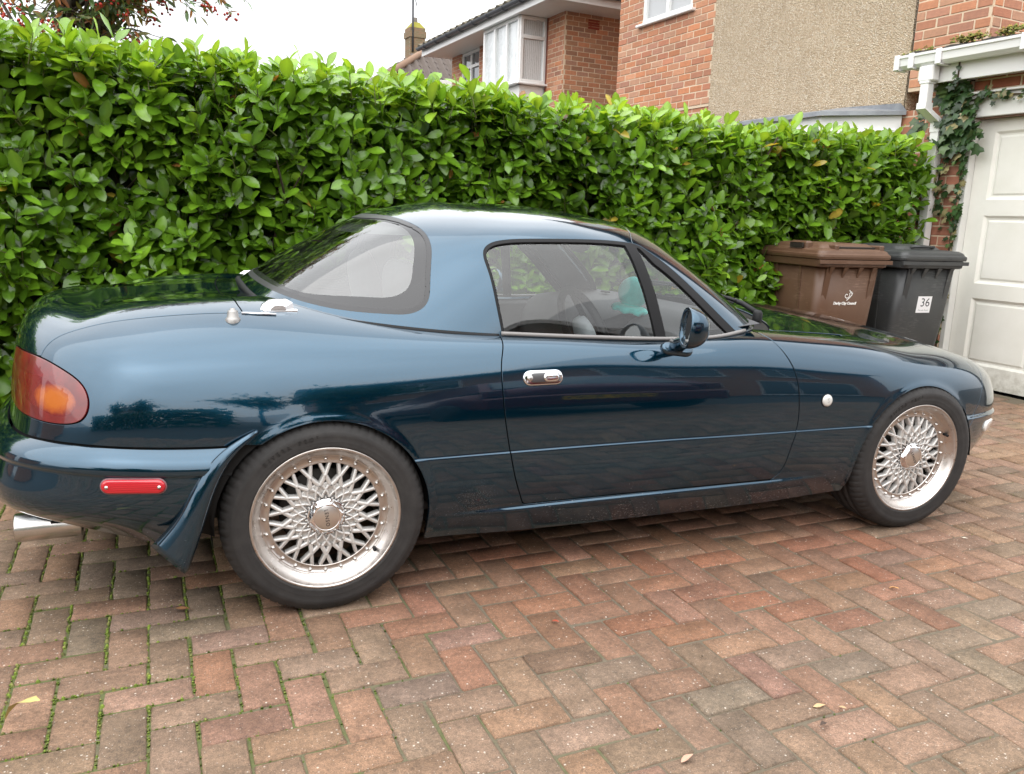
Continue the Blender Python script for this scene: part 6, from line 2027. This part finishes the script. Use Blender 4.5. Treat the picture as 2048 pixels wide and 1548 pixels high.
def build_interior(car):
    mb = MB()
    mb.box((.18, -.70, .24), (1.60, .70, .30))
    mb.box((.05, -.62, .28), (.16, .62, .80))
    mb.build('cabin_floor', INTERIOR, car)
    for sg in (-1, 1):
        mb = MB(); mb.box((.58, sg * .705 - .02, .30), (1.56, sg * .705 + .02, .752), .012); mb.box((.75, sg * .67 - .03, .55), (1.30, sg * .67 + .03, .60), .012)
        mb.build('door_card', INTERIOR, car)
    # dashboard with rounded cowl
    v = []; f = []; ny = 30
    prof = [(1.22, .50), (1.19, .60), (1.20, .70), (1.24, .755), (1.30, .785), (1.40, .795), (1.55, .805), (1.66, .815)]
    for j in range(ny + 1):
        y = -.70 + 1.40 * j / ny
        hump = .035 * math.exp(-((y + .33) / .17) ** 2)
        taper = 1 - .22 * (abs(y) / .7) ** 3
        for (x, z) in prof:
            k = 1.22 + (x - 1.22) * taper if x > 1.22 else x
            v.append((k - (hump * .6 if x < 1.32 else 0), y, z + (hump if .7 <= z < .80 else 0)))
    n = len(prof)
    for j in range(ny):
        for i in range(n - 1):
            f.append((j * n + i, (j + 1) * n + i, (j + 1) * n + i + 1, j * n + i + 1))
    mb = MB(); mb.add(v, f, True); mb.build('dashboard', INTERIOR, car)
    # seats with integral headrests
    for sg in (-1, 1):
        v = []; f = []
        sec = [(.98, .44, .25, .05), (.93, .50, .25, .07), (.70, .47, .25, .08), (.56, .46, .24, .09), (.47, .52, .24, .09), (.42, .66, .235, .08), (.37, .80, .215, .07), (.345, .87, .17, .06), (.33, .93, .135, .055), (.325, .985, .12, .045), (.33, 1.005, .09, .02)]
        m = 12
        for (x, z, hw, th) in sec:
            for k in range(m):
                a = 2 * math.pi * k / m
                ca, sa = math.cos(a), math.sin(a)
                lying = z < .5
                yy = sg * .34 + hw * math.copysign(abs(ca) ** .6, ca)
                if lying: v.append((x, yy, z + th * math.copysign(abs(sa) ** .7, sa)))
                else: v.append((x + th * math.copysign(abs(sa) ** .7, sa), yy, z + .0 * sa))
        for i in range(len(sec) - 1):
            for k in range(m):
                f.append((i * m + k, i * m + (k + 1) % m, (i + 1) * m + (k + 1) % m, (i + 1) * m + k))
        f.append(tuple(range(m))); f.append(tuple((len(sec) - 1) * m + k for k in range(m))[::-1])
        mb = MB(); mb.add(v, f, True)
        o = mb.build('seat', SEATFAB, car)
        md = o.modifiers.new('soften', 'SUBSURF'); md.levels = 1; md.render_levels = 1
    # steering wheel
    c = Vector((1.045, -.34, .735)); tilt = rad(-22)
    R = Matrix.Translation(c) @ Matrix.Rotation(tilt, 4, 'Y')
    mb = MB(); mb.tube([R @ Vector((0, .178 * math.cos(2 * math.pi * k / 40), .178 * math.sin(2 * math.pi * k / 40))) for k in range(40)], .0155, 10, closed=True)
    for a in (90, 200, 340):
        mb.tube([R @ Vector((.02, .05 * math.cos(rad(a)), .05 * math.sin(rad(a)))), R @ Vector((0, .17 * math.cos(rad(a)), .17 * math.sin(rad(a))))], .012, 8)
    mb.tube([R @ Vector((.02, 0, 0)), R @ Vector((.22, 0, -.02))], .028, 12)
    sw = mb.build('steering_wheel', RUBBER, car)
    mb = MB(); mb.lathe([(.075, .012), (.072, -.012), (.05, -.022), (0, -.026)], 28, 'x', R); mb.build('airbag_pad', PALEPLASTIC, sw)
    # roof lining and rear-view mirror
    P, N = make_green_surface(.03)
    Gs = Surf.from_grid(P, N, P).clip(lambda b: b[:, 2] - 1.11)
    obj('roof_lining', Gs.offset(-.022).mesh('roof_lining', 0), mat('lining_grey', (0.22, 0.22, 0.21), 0.9), car)
    mb = MB(); mb.tube([(1.21, 0, 1.125), (1.17, 0, 1.075)], .008, 8); mb.sphere((1.165, 0, 1.06), .1, 16, 10, (.22, 1.0, .34)); mb.build('rear_view_mirror', INTERIOR, car)
    for sg in (-1, 1):
        mb = MB(); mb.box((1.06, sg * .33 - .16, 1.085), (1.16, sg * .33 + .16, 1.10), .006, ); mb.build('sun_visor', MATS['lining_grey'], car)

_car, _doors, _wings, _rb, _fb, _shell = build_car()
_top = build_greenhouse(_car, _doors)
build_trim(_car, _doors, _wings, _rb, _fb, _shell, _top)
build_wheels(_car)
build_interior(_car)
# ------------------------------------------------------------------ wheelie bins
def bin_plastic(name, a, b):
    m = mat(name, a, 0.42); g = NG(m)
    sep = g.n('ShaderNodeSeparateXYZ'); g.l(g.coord(), sep.inputs[0])
    n = g.noise(5, 5, .6); n2 = g.noise(90, 3)
    sc = g.n('ShaderNodeMapping'); sc.inputs['Scale'].default_value = (6, 6, 60); g.l(g.coord(), sc.inputs['Vector'])
    sk = g.noise(3, 5, .7, sc.outputs['Vector'])
    g.base(g.mix(g.rng(g.math('MULTIPLY', sk, g.noise(4, 4, .6)), .30, .42, 0, .35), g.mix(g.rng(n, .35, .75, 0, 1), a, b), tuple(min(1, c * 2.0 + .06) for c in b))); g.rough(g.rng(n, .3, .7, .36, .55)); g.bump(n2, .10, .002)
    return m

def rrect(hx, hy, r, n=5, cx=0, cy=0):
    p = []
    for sx, sy, a0 in ((1, 1, 0), (-1, 1, 90), (-1, -1, 180), (1, -1, 270)):
        for k in range(n + 1):
            a = rad(a0 + 90 * k / n); p.append((cx + sx * (hx - r) + r * math.cos(a), cy + sy * (hy - r) + r * math.sin(a)))
    return p

def loft(mb, secs, M, caps=(True, True), smooth=False):
    """secs: list of (z, polygon)"""
    n = len(secs[0][1]); v = [(x, y, z) for z, poly in secs for x, y in poly]
    f = [(i * n + k, i * n + (k + 1) % n, (i + 1) * n + (k + 1) % n, (i + 1) * n + k) for i in range(len(secs) - 1) for k in range(n)]
    if caps[0]: f.append(tuple(range(n))[::-1])
    if caps[1]: f.append(tuple((len(secs) - 1) * n + k for k in range(n)))
    mb.add([tuple(M @ Vector(p)) for p in v], f, smooth)

def build_bin(name, loc, yaw, material, label, lid_style):
    """local -y is the front face, hinge and wheels at +y"""
    root = empty(name, loc, (0, 0, yaw)); LOCAL.add(root.name); tag(root, label, 'bin', 'wheelie bins by the hedge')
    I = Matrix.Identity(4)
    mb = MB()
    # body tapers to the foot; the rear leans
    loft(mb, [(.06, rrect(.195, .205, .05, cy=.02)), (.10, rrect(.215, .235, .055, cy=.015)), (.55, rrect(.236, .282, .055)), (.93, rrect(.250, .315, .055))], I, smooth=True)
    body = mb.build('body', material, root)
    # stiffening ribs on the front and left face
    mb = MB()
    for sx in (-1, 1):
        v = [(sx * .165, -.185, .10), (sx * .205, -.182, .10), (sx * .198, -.318, .93), (sx * .158, -.322, .93)]
        v2 = [(p[0], p[1] - .012, p[2]) for p in v]
        mb.add(v + v2, [(4, 5, 6, 7), (0, 1, 5, 4), (1, 2, 6, 5), (2, 3, 7, 6), (3, 0, 4, 7)])
        for yy in (-.10, .12):
            w0, w1 = .216, .251
            v = [(sx * w0, yy - .012, .10), (sx * w0, yy + .012, .10), (sx * w1, yy * 1.2 + .012, .92), (sx * w1, yy * 1.2 - .012, .92)]
            v2 = [(p[0] + sx * .008, p[1], p[2]) for p in v]
            mb.add(v + v2, [(4, 5, 6, 7), (0, 1, 5, 4), (1, 2, 6, 5), (2, 3, 7, 6), (3, 0, 4, 7)])
    mb.build('rib', material, root)
    # rim with gussets
    mb = MB(); loft(mb, [(.905, rrect(.268, .335, .05)), (.912, rrect(.278, .347, .05)), (.955, rrect(.282, .352, .05)), (.962, rrect(.270, .340, .05))], I); mb.build('rim', material, root)
    for x in (-.17, -.06, .06, .17):
        mb = MB(); v = [(x - .018, -.345, .908), (x + .018, -.345, .908), (x + .014, -.312, .908), (x - .014, -.312, .908), (x - .005, -.306, .835), (x + .005, -.306, .835)]
        mb.add(v, [(0, 1, 5, 4), (1, 2, 5), (0, 4, 3), (0, 3, 2, 1)]); mb.build('gusset', material, root)
    # lid
    mb = MB()
    loft(mb, [(.960, rrect(.289, .360, .045, cy=.0)), (.975, rrect(.292, .364, .045)), (.988, rrect(.290, .362, .045)), (.996, rrect(.280, .352, .045)), (1.012, rrect(.272, .344, .045)), (1.024, rrect(.255, .325, .05)), (1.030, rrect(.20, .25, .05))], I)
    lid = mb.build('lid', material, root)
    mb = MB(); loft(mb, [(.955, rrect(.291, .012, .008, cy=-.352)), (.930, rrect(.289, .012, .008, cy=-.353))], I); mb.build('lid_lip', material, root)
    DARK = MATS.get('bin_recess_shade') or mat('bin_recess_shade', (0.02, 0.014, 0.01), .7)  # near-black boxes on the lid: shade of pocket and slot painted as colour
    if lid_style == 'hump':
        mb = MB(); loft(mb, [(1.012, rrect(.235, .300, .05, cy=-.005)), (1.045, rrect(.205, .265, .05, cy=.0)), (1.058, rrect(.185, .245, .05)), (1.062, rrect(.13, .19, .05))], I); mb.build('lid_hump', material, lid)
        for sx in (-1,):
            mb = MB()
            mb.box((sx * .235 - .022, -.165, 1.008), (sx * .235 + .030, .015, 1.070), .012); mb.build('lid_shoulder', material, lid)
            mb = MB(); mb.box((sx * .268 - .004, -.145, 1.022), (sx * .268 + .001, -.005, 1.058), .006); mb.build('lid_pocket_shade', DARK, lid)
        mb = MB(); mb.box((-.11, -.298, 1.018), (.19, -.282, 1.040), .004); mb.build('lid_slot_shade', DARK, lid)
        mb = MB(); mb.box((.195, -.335, .99), (.235, -.20, 1.052), .008); mb.box((-.16, -.335, .99), (-.125, -.20, 1.052), .008); mb.build('lid_handle', material, lid)
    else:
        mb = MB(); loft(mb, [(1.012, rrect(.215, .270, .06, cy=.03)), (1.050, rrect(.180, .225, .06, cy=.03)), (1.062, rrect(.12, .16, .05, cy=.03))], I, smooth=False); mb.build('lid_hump', material, lid)
        mb = MB(); mb.tube([(-.09, -.18, 1.035), (-.09, -.23, 1.050), (.09, -.23, 1.050), (.09, -.18, 1.035)], .010, 8); mb.build('lid_handle', material, lid)
    # handle bar, hinge and wheels at the back
    mb = MB(); mb.tube([(-.24, .345, .965), (-.24, .395, .985), (.24, .395, .985), (.24, .345, .965)], .015, 8); mb.build('handle_bar', material, root)
    for sx in (-1, 1):
        mb = MB(); mb.lathe([(.0, -.022), (.085, -.022), (.10, -.016), (.10, .016), (.085, .022), (0, .022)], 28, 'x', Matrix.Translation((sx * .245, .215, .10))); mb.build('wheel', RUBBER, root)
    return root

def build_bins():
    brown = bin_plastic('brown_bin_plastic', (0.098, 0.050, 0.029), (0.120, 0.068, 0.043))
    grey = bin_plastic('dark_grey_bin_plastic', (0.038, 0.040, 0.042), (0.060, 0.062, 0.060))
    b1 = build_bin('wheelie_bin', (3.775, 1.49, 0), rad(-4), brown, 'brown wheelie bin with council logo, nearer of the two bins', 'hump')
    b2 = build_bin('wheelie_bin', (4.435, 1.46, 0), rad(-2), grey, 'dark grey wheelie bin with number 36 sticker beside the brown bin', 'flat')
    WHITE = mat('white_print', (0.82, 0.82, 0.80), .5)
    # front face leans: frame on the face with x across, y up, z out
    def face(h):
        t = (h - .10) / .83; y = -(.220 + .095 * t)
        sl = math.atan2(.095, .83)
        return Matrix.Translation((0, y - .0145, h)) @ Matrix.Rotation(rad(90) + sl, 4, 'X')
    def face_flat(h):
        t = (h - .55) / .38; y = -(.282 + .033 * t); sl = math.atan2(.033, .38)
        return Matrix.Translation((0, y - .0012, h)) @ Matrix.Rotation(rad(90) + sl, 4, 'X')
    text_mesh('council_lettering', 'Derby City Council', .0245, WHITE, face_flat(.665) @ Matrix.Translation((-.005, 0, 0)), b1, .0006, shear=.18, bold=.0011, spacing=.94)
    # emblem: a curled ram's horn over a slanted stroke
    mb = MB(); Mx = face_flat(.665) @ Matrix.Translation((.012, .050, .0005))
    sp = [Vector((-.010 + (.0045 + .0030 * t) * math.cos(t + .4), .004 + (.0045 + .0030 * t) * math.sin(t + .4), 0)) for t in np.linspace(0, 6.6, 34)]
    def ribbon(pts, w):
        pts = [Vector(p) for p in pts]; v = []
        for i, p in enumerate(pts):
            d = (pts[min(i + 1, len(pts) - 1)] - pts[max(i - 1, 0)]).normalized(); s = Vector((-d.y, d.x, 0)) * w
            v += [Mx @ (p + s), Mx @ (p - s)]
        mb.add(v, [(2 * i, 2 * i + 1, 2 * i + 3, 2 * i + 2) for i in range(len(pts) - 1)])
    ribbon(sp, .0024); ribbon([(.022, .022, 0), (.034, .020, 0), (.030, .008, 0), (.014, -.012, 0), (-.006, -.030, 0)], .0030); ribbon([(.006, .040, 0), (.014, .028, 0), (.022, .016, 0)], .0028); ribbon([(.014, .024, 0), (.026, .030, 0)], .0026)
    mb.build('council_emblem', WHITE, b1)
    # house number sticker
    mb = MB(); Mf = face_flat(.655) @ Matrix.Translation((.005, 0, .0004)); mb.box((-.062, -.058, 0), (.062, .058, .0008), 0, Mf); st = mb.build('number_sticker', mat('sticker_white', (0.78, 0.78, 0.80), .35), b2)
    INK = mat('sticker_ink', (0.05, 0.055, 0.06), .5)
    text_mesh('sticker_number', '36', .085, INK, Mf @ Matrix.Translation((.008, .012, .0010)), b2, .0003)
    text_mesh('sticker_street', 'Darwin Road', .0165, mat('sticker_ink_pale', (0.30, 0.34, 0.34), .5), Mf @ Matrix.Translation((.0, -.040, .0010)), b2, .0003)

# ------------------------------------------------------------------ plush toy on the dashboard
def build_plush():
    v = []; f = []; nu, nv = 40, 26
    prof = []
    for j in range(nv + 1):
        t = j / nv
        if t < .62:
            a = math.pi * .80 * t / .62; r = .060 * math.sin(a); z = .060 * math.cos(a) + .062; lob = 0
        else:
            s = (t - .62) / .38; r = .0355 + .036 * math.sin(s * math.pi * .62); z = .0135 - .028 * s + .006 * math.sin(s * math.pi); lob = s
        prof.append((r, z, lob))
    for r, z, lob in prof:
        for i in range(nu):
            a = 2 * math.pi * i / nu
            rr = r * (1 + .07 * lob * math.cos(8 * a)); v.append((rr * math.cos(a), rr * math.sin(a), z - .003 * lob * math.cos(8 * a)))
    for j in range(nv):
        for i in range(nu):
            f.append((j * nu + i, (j + 1) * nu + i, (j + 1) * nu + (i + 1) % nu, j * nu + (i + 1) % nu))
    f.append(tuple(nv * nu + i for i in range(nu))[::-1])
    M = Matrix.Translation((1.235, -.335, .832)) @ Matrix.Rotation(rad(8), 4, 'Y') @ Matrix.Rotation(rad(6), 4, 'X')
    mb = MB(); mb.add([tuple(M @ Vector(p)) for p in v], f, True)
    m = mat('teal_plush', (0.045, 0.62, 0.55), .95, sheen=.5); g = NG(m)
    g.base(g.mix(g.noise(70, 4), (0.05, 0.62, 0.55), (0.10, 0.80, 0.72))); g.bump(g.noise(500, 3), .5, .003)
    o = mb.build('plush_toy', m); tag(o, 'round teal plush toy sitting on the dashboard behind the side window', 'soft toy')

# ------------------------------------------------------------------ fallen leaves
def build_fallen():
    pr = leaf_protos(4, seed=8, half=.20, fold=.35, curl=.6) ; nw = leaf_protos(3, seed=9, half=.13, fold=.3, curl=.5, kind='narrow')
    items = [
        ((-.691, -1.200), .125, 55, (.42, .36, .13), 'long pale yellow fallen leaf on the paving near the rear bumper', nw[0]),
        ((-.755, -1.300), .110, 75, (.40, .22, .11), 'brown fallen leaf at the bottom left edge of the paving', nw[1]),
        ((-.430, -.722), .062, -80, (.30, .15, .07), 'small curled brown leaf on the paving behind the rear wheel', nw[2]),
        ((-1.032, .354), .075, -60, (.33, .17, .08), 'brown leaf lying under the rear bumper near the exhaust', pr[0]),
        ((.619, -1.117), .028, 30, (.30, .06, .03), 'tiny dark red leaf scrap on the paving below the door', pr[1]),
        ((1.078, -1.697), .034, 80, (.42, .28, .15), 'small tan leaf flake beside a second one on the paving', pr[2]),
        ((1.112, -1.730), .022, 10, (.40, .27, .15), 'smallest tan leaf flake lying right of a larger tan flake', pr[3]),
        ((1.782, -1.251), .030, 40, (.50, .27, .10), 'small orange leaf on a red block ahead of the door', pr[0]),
        ((.905, -1.424), .026, -30, (.07, .05, .03), 'tiny dark curled stem on the paving in the middle foreground', nw[0]),
        ((.651, -1.760), .036, 100, (.42, .24, .17), 'pinkish brown leaf at the bottom edge of the paving', pr[1]),
        ((.996, -1.770), .042, -65, (.06, .04, .03), 'dark twig sliver on a pink block in the foreground', nw[2]),
        ((2.405, -.990), .024, 20, (.62, .56, .46), 'pale leaf chip on the paving below the front wheel', pr[2]),
    ]
    for (x, y), L, ang, col, label, (V, Q, rib) in items:
        me = np_mesh('fallen_leaf', V * L, None, Q); set_tint(me, rib[:, None] * np.array(col))
        mm = MATS.get('dry_leaf')
        if mm is None:
            mm = mat('dry_leaf', (.3, .2, .1), .7); g = NG(mm); g.base(g.mix(g.rng(g.noise(90, 4), .4, .7, 0, .5), g.attr('tint'), g.mix(1.0, g.attr('tint'), (.6, .5, .45), 'MULTIPLY')))
        me.materials.append(mm)
        o = link(bpy.data.objects.new('fallen_leaf', me)); zmin = float((V * L)[:, 2].min())
        o.location = (x, y, .003 - zmin); o.rotation_euler = (0, 0, rad(ang))
        tag(o, label, 'leaf', 'fallen leaves on the drive')

# ------------------------------------------------------------------ trees
def tree(name, label, base, height, crown_c, crown_r, nleaf, leafL, cols, seed, berries=0, narrow=True, group=None, droop=.2):
    r = np.random.default_rng(seed); t = empty(name, base); tag(t, label, 'tree', group)
    b = Vector(base); cc = Vector(crown_c)
    bark = MATS.get('tree_bark') or mat('tree_bark', (0.085, 0.065, 0.05), .9)
    mb = MB(); mb.tube([b, b.lerp(cc, .4) + Vector((r.normal(0, .08), r.normal(0, .08), 0)), b.lerp(cc, .8), cc + Vector((0, 0, crown_r[2] * .6))], [height * .022, height * .017, height * .012, .01], 8); mb.build('trunk', bark, t)
    mb = MB(); tips = []
    for k in range(26):
        d = unit(r.normal(0, 1, 3)); d[2] = d[2] * .7 + .1
        s = b.lerp(cc, r.uniform(.55, 1.0)); e = cc + Vector((d[0] * crown_r[0], d[1] * crown_r[1], d[2] * crown_r[2])) * r.uniform(.7, 1.0)
        m = s.lerp(e, .5) + Vector((0, 0, r.uniform(.0, .15) * crown_r[2]))
        mb.tube([s, m, e], [.022, .013, .005], 5); 
        for q in range(14):
            w = r.uniform(.25, 1.0); p = s.lerp(m, w * 2) if w < .5 else m.lerp(e, w * 2 - 1)
            tip = p + Vector(tuple(r.normal(0, .22, 3) * np.array(crown_r))) * .9 + Vector((0, 0, -droop * r.random() * crown_r[2] * .3)); mb.tube([p, p.lerp(tip, .5) + Vector((0, 0, .03)), tip], [.006, .004, .002], 4); tips.append((p, tip))
    o = mb.build('branches', bark, t); tag(o, kind='stuff')
    pr = leaf_protos(6, seed=seed + 1, half=.16, kind='narrow' if narrow else 'laurel')
    seg = r.integers(0, len(tips), nleaf); w = r.random(nleaf) ** .7
    A = np.array([tuple(a) for a, _ in tips])[seg]; Bt = np.array([tuple(c) for _, c in tips])[seg]
    pos = A + (Bt - A) * w[:, None] + r.normal(0, .015, (nleaf, 3))
    axis = unit(unit(Bt - A) * .5 + r.normal(0, .7, (nleaf, 3)) + np.array([0, 0, -droop])); nrm = np.array([0, -.2, 1.0]) + r.normal(0, .5, (nleaf, 3))
    L = r.uniform(.7, 1.3, nleaf) * leafL
    tint = np.array(cols)[r.integers(0, len(cols), nleaf)] * r.uniform(.7, 1.3, (nleaf, 1))
    lm = MATS.get('tree_leaf') or leaf_material('tree_leaf', .45, .25)
    o = leaf_cloud('crown', pr, r.integers(0, 6, nleaf), leaf_matrix(pos, axis, nrm, L), tint, lm, t)
    if berries:
        mb = MB(); bc = r.integers(0, len(tips), berries)
        for k in bc:
            p = tips[k][1]
            for q in range(9):
                c = p + Vector(tuple(r.normal(0, .028, 3))) + Vector((0, 0, -.02)); mb.sphere(c, r.uniform(.008, .012), 7, 5)
        o = mb.build('berries', mat('red_berry', (0.42, 0.035, 0.02), .35), t); tag(o, kind='stuff')
    return t

def build_trees():
    tree('berry_tree', 'small tree with red berries rising behind the hedge at the top left', (-1.55, 4.2, 0), 3.6, (-.95, 3.9, 3.12), (1.05, .8, .85), 5200, .085, [(.075, .14, .045), (.10, .18, .06), (.07, .12, .045), (.16, .16, .05), (.28, .11, .04)], 31, berries=120)

# ------------------------------------------------------------------ what stands across the drive, behind the photographer, mirrored in the paint and glass
def build_opposite():
    # red hatchback seen from behind
    CX, CY = 2.30, -5.35
    c = empty('parked_hatchback', (CX, CY, 0)); tag(c, 'dark red hatchback with yellow rear plate, mirrored in the door of the blue car', 'car')
    RED = mat('dark_red_paint', (0.13, 0.008, 0.018), .3, .3, coat=1.0, coat_rough=.03)
    secs = []
    prof = [(-1.9, .52, .46, .86), (-1.86, .62, .30, 1.02), (-1.6, .78, .24, 1.08), (-.9, .83, .22, 1.10), (0, .84, .22, 1.06), (.9, .84, .22, 1.0), (1.5, .82, .24, .94), (1.85, .74, .30, .84), (1.93, .60, .40, .70)]
    mb = MB(); v = []; f = []; n = 20
    for (y, hw, z0, z1) in prof:
        for k in range(n):
            a = 2 * math.pi * k / n; e = .45; ca, sa = math.cos(a), math.sin(a)
            v.append((CX + hw * math.copysign(abs(ca) ** e, ca), CY - y, (z0 + z1) / 2 + (z1 - z0) / 2 * math.copysign(abs(sa) ** e, sa)))
    for i in range(len(prof) - 1):
        for k in range(n): f.append((i * n + k, i * n + (k + 1) % n, (i + 1) * n + (k + 1) % n, (i + 1) * n + k))
    f.append(tuple(range(n))[::-1]); f.append(tuple((len(prof) - 1) * n + k for k in range(n)))
    mb.add(v, f, True); mb.build('body', RED, c)
    mb = MB(); v = []; f = []
    for (y, hw, z) in ((-1.75, .74, 1.0), (-1.35, .60, 1.46), (.1, .58, 1.50), (.95, .74, .98)):
        v += [(CX - hw, CY - y, z), (CX + hw, CY - y, z)]
    f = [(0, 1, 3, 2), (2, 3, 5, 4), (4, 5, 7, 6)]; v += [(CX - .78, CY + 1.75, .98), (CX + .78, CY + 1.75, .98), (CX - .78, CY - .95, .96), (CX + .78, CY - .95, .96)]
    f += [(8, 0, 2, 4, 6, 10), (9, 11, 7, 5, 3, 1)]
    mb.add(v, f); mb.build('cabin', RED, c)
    mb = MB(); mb.add([(CX - .62, CY + 1.735, 1.06), (CX + .62, CY + 1.735, 1.06), (CX + .52, CY + 1.405, 1.42), (CX - .52, CY + 1.405, 1.42)], [(0, 1, 2, 3)]); mb.build('rear_window', PANE, c)
    mb = MB(); mb.box((CX - .79, CY + 1.84, .34), (CX + .79, CY + 1.94, .70), .04); mb.build('rear_bumper', RED, c)
    for sx in (-1, 1):
        mb = MB(); mb.box((CX + sx * .68 - .09, CY + 1.78, .74), (CX + sx * .68 + .09, CY + 1.90, 1.0), .03); mb.build('tail_lamp', REDLENS, c)
    mb = MB(); mb.box((CX - .26, CY + 1.942, .515), (CX + .26, CY + 1.948, .627), 0); mb.build('number_plate', mat('yellow_plate', (0.72, 0.45, 0.02), .4), c)
    TXb = Matrix.Translation((CX, CY + 1.9495, .571)) @ Matrix(((-1, 0, 0, 0), (0, 0, 1, 0), (0, 1, 0, 0), (0, 0, 0, 1)))
    text_mesh('plate_lettering', 'AD07 RWY', .105, mat('plate_ink', (0.01, 0.01, 0.01), .5), TXb, c, .0008, bold=.001)
    for x in (-.76, .76):
        for y in (CY + 1.2, CY - 1.2):
            mb = MB(); mb.lathe([(.0, -.09), (.20, -.09), (.30, -.08), (.305, .08), (.2, .09), (0, .09)], 28, 'x', Matrix.Translation((CX + x, y, .305))); mb.build('wheel', TYRE, c)
    # brick house with dark roof
    h = empty('opposite_house', (6, -11, 0)); tag(h, 'brick house with dark eaves across the drive, mirrored in the side window', 'house')
    bw = PLAINBRICK
    mb = MB(); mb.box((1.6, -18, 0), (13, -10.6, 4.75)); mb.build('wall', bw, h)
    mb = MB(); mb.add([(1.1, -10.1, 4.7), (13.5, -10.1, 4.7), (13.5, -14.3, 6.4), (1.1, -14.3, 6.4), (1.1, -18.5, 4.7), (13.5, -18.5, 4.7)], [(0, 1, 2, 3), (3, 2, 5, 4), (0, 3, 4), (1, 5, 2), (0, 4, 5, 1)]); mb.build('roof', mat('slate_dark', (0.035, 0.035, 0.04), .7), h)
    mb = MB(); mb.box((1.1, -10.12, 4.55), (13.5, -10.06, 4.72)); mb.build('fascia_board', UPVC, h)
    Mo = Matrix(((1, 0, 0, 0), (0, -1, 0, -10.6), (0, 0, 1, 0), (0, 0, 0, 1)))
    for x0, x1, z0, z1 in ((2.4, 4.0, 2.9, 4.2), (6.4, 8.0, 2.9, 4.2), (9.4, 11.0, 2.9, 4.2), (2.2, 4.2, .8, 2.1), (8.8, 11.2, .1, 2.2)):
        window(h, Mo, x0, x1, z0, z1, -.03, lights=2)
    # trees and a far row to the left
    tree('street_tree', 'leafy tree behind the photographer, mirrored in the rear quarter of the car', (-.5, -12.5, 0), 5.5, (-.4, -12.5, 3.9), (1.5, 1.4, 1.7), 3600, .17, [(.04, .085, .02), (.05, .10, .025)], 41, narrow=False)
    tree('street_tree', 'broad dark tree by the opposite house, mirrored ahead of the rear wheel', (2.0, -8.6, 0), 4.6, (1.6, -8.8, 3.0), (1.2, 1.0, 1.35), 3200, .16, [(.03, .07, .02), (.045, .085, .02)], 43, narrow=False)
    tree('street_tree', 'tall rounded tree furthest left across the street', (-10.5, -14.5, 0), 7, (-10.3, -14.7, 4.2), (2.2, 1.6, 2.2), 3600, .22, [(.045, .08, .02), (.06, .10, .025)], 49, narrow=False)
    tree('street_tree', 'spreading tree in front of the pale house across the street', (-5.2, -12.6, 0), 6, (-5.0, -12.8, 3.7), (2.0, 1.5, 1.7), 3600, .19, [(.045, .08, .02), (.06, .10, .025)], 47, narrow=False)
    for k, (x, y, w, hgt, yaw, lab) in enumerate(((-13, -27, 9, 5.2, 0, 'pale rendered house across the street, mirrored in the rear wing'), (-26, -2, 9, 5.4, 90, 'brick house down the street, mirrored in the tail lamp'), (-24, 10, 9, 5.2, 90, 'brick house furthest down the street behind the car'))):
        hh = empty('street_house', (x, y, 0)); tag(hh, lab, 'house', 'houses across the street')
        Mh = Matrix.Translation((x, y, 0)) @ Matrix.Rotation(rad(yaw), 4, 'Z')
        mb = MB(); mb.box((-w / 2, -3, 0), (w / 2, 3, hgt), 0, Mh); mb.build('wall', bw if k else mat('pale_render', (0.5, 0.47, 0.42), .9), hh)
        mb = MB(); mb.add([tuple(Mh @ Vector(p)) for p in ((-w / 2 - .3, -3.4, hgt - .1), (w / 2 + .3, -3.4, hgt - .1), (w / 2 + .3, 0, hgt + 2.2), (-w / 2 - .3, 0, hgt + 2.2), (-w / 2 - .3, 3.4, hgt - .1), (w / 2 + .3, 3.4, hgt - .1))], [(0, 1, 2, 3), (3, 2, 5, 4), (0, 3, 4), (1, 5, 2)]); ro = mb.build('roof', MATS['slate_dark'], hh)
        mb = MB(); mb.box((-w / 4 - .3, -.3, hgt + 1.4), (-w / 4 + .3, .3, hgt + 3.0), 0, Mh); mb.build('chimney', bw, ro)
        for x0 in (-w / 2 + .8, .6):
            for z0 in (.9, 3.2):
                window(hh, Mh @ Matrix(((1, 0, 0, 0), (0, -1, 0, 3.0), (0, 0, 1, 0), (0, 0, 0, 1))), x0, x0 + 2.0, z0, z0 + 1.3, -.03, lights=2, sill=False)
    # clipped hedge along the far side of the street
    r = np.random.default_rng(51); hd = empty('street_hedge', (-6, -9.5, 0)); tag(hd, 'dark clipped hedge across the street behind the photographer', 'hedge')
    n = 5200; pos = np.stack([r.uniform(-12, -1.2, n), -9.5 + r.normal(0, .25, n), r.uniform(0, 1, n) ** .8 * 1.9], 1)
    pr = leaf_protos(4, seed=61)
    leaf_cloud('foliage', pr, r.integers(0, 4, n), leaf_matrix(pos, r.normal(0, 1, (n, 3)), np.array([0, 1, .5]) + r.normal(0, .5, (n, 3)), r.uniform(.16, .28, n)), np.array([.03, .075, .018]) * r.uniform(.6, 1.4, (n, 1)), MATS['tree_leaf'], hd)['kind'] = 'stuff'

build_bins()
build_plush()
build_fallen()
build_trees()
build_opposite()
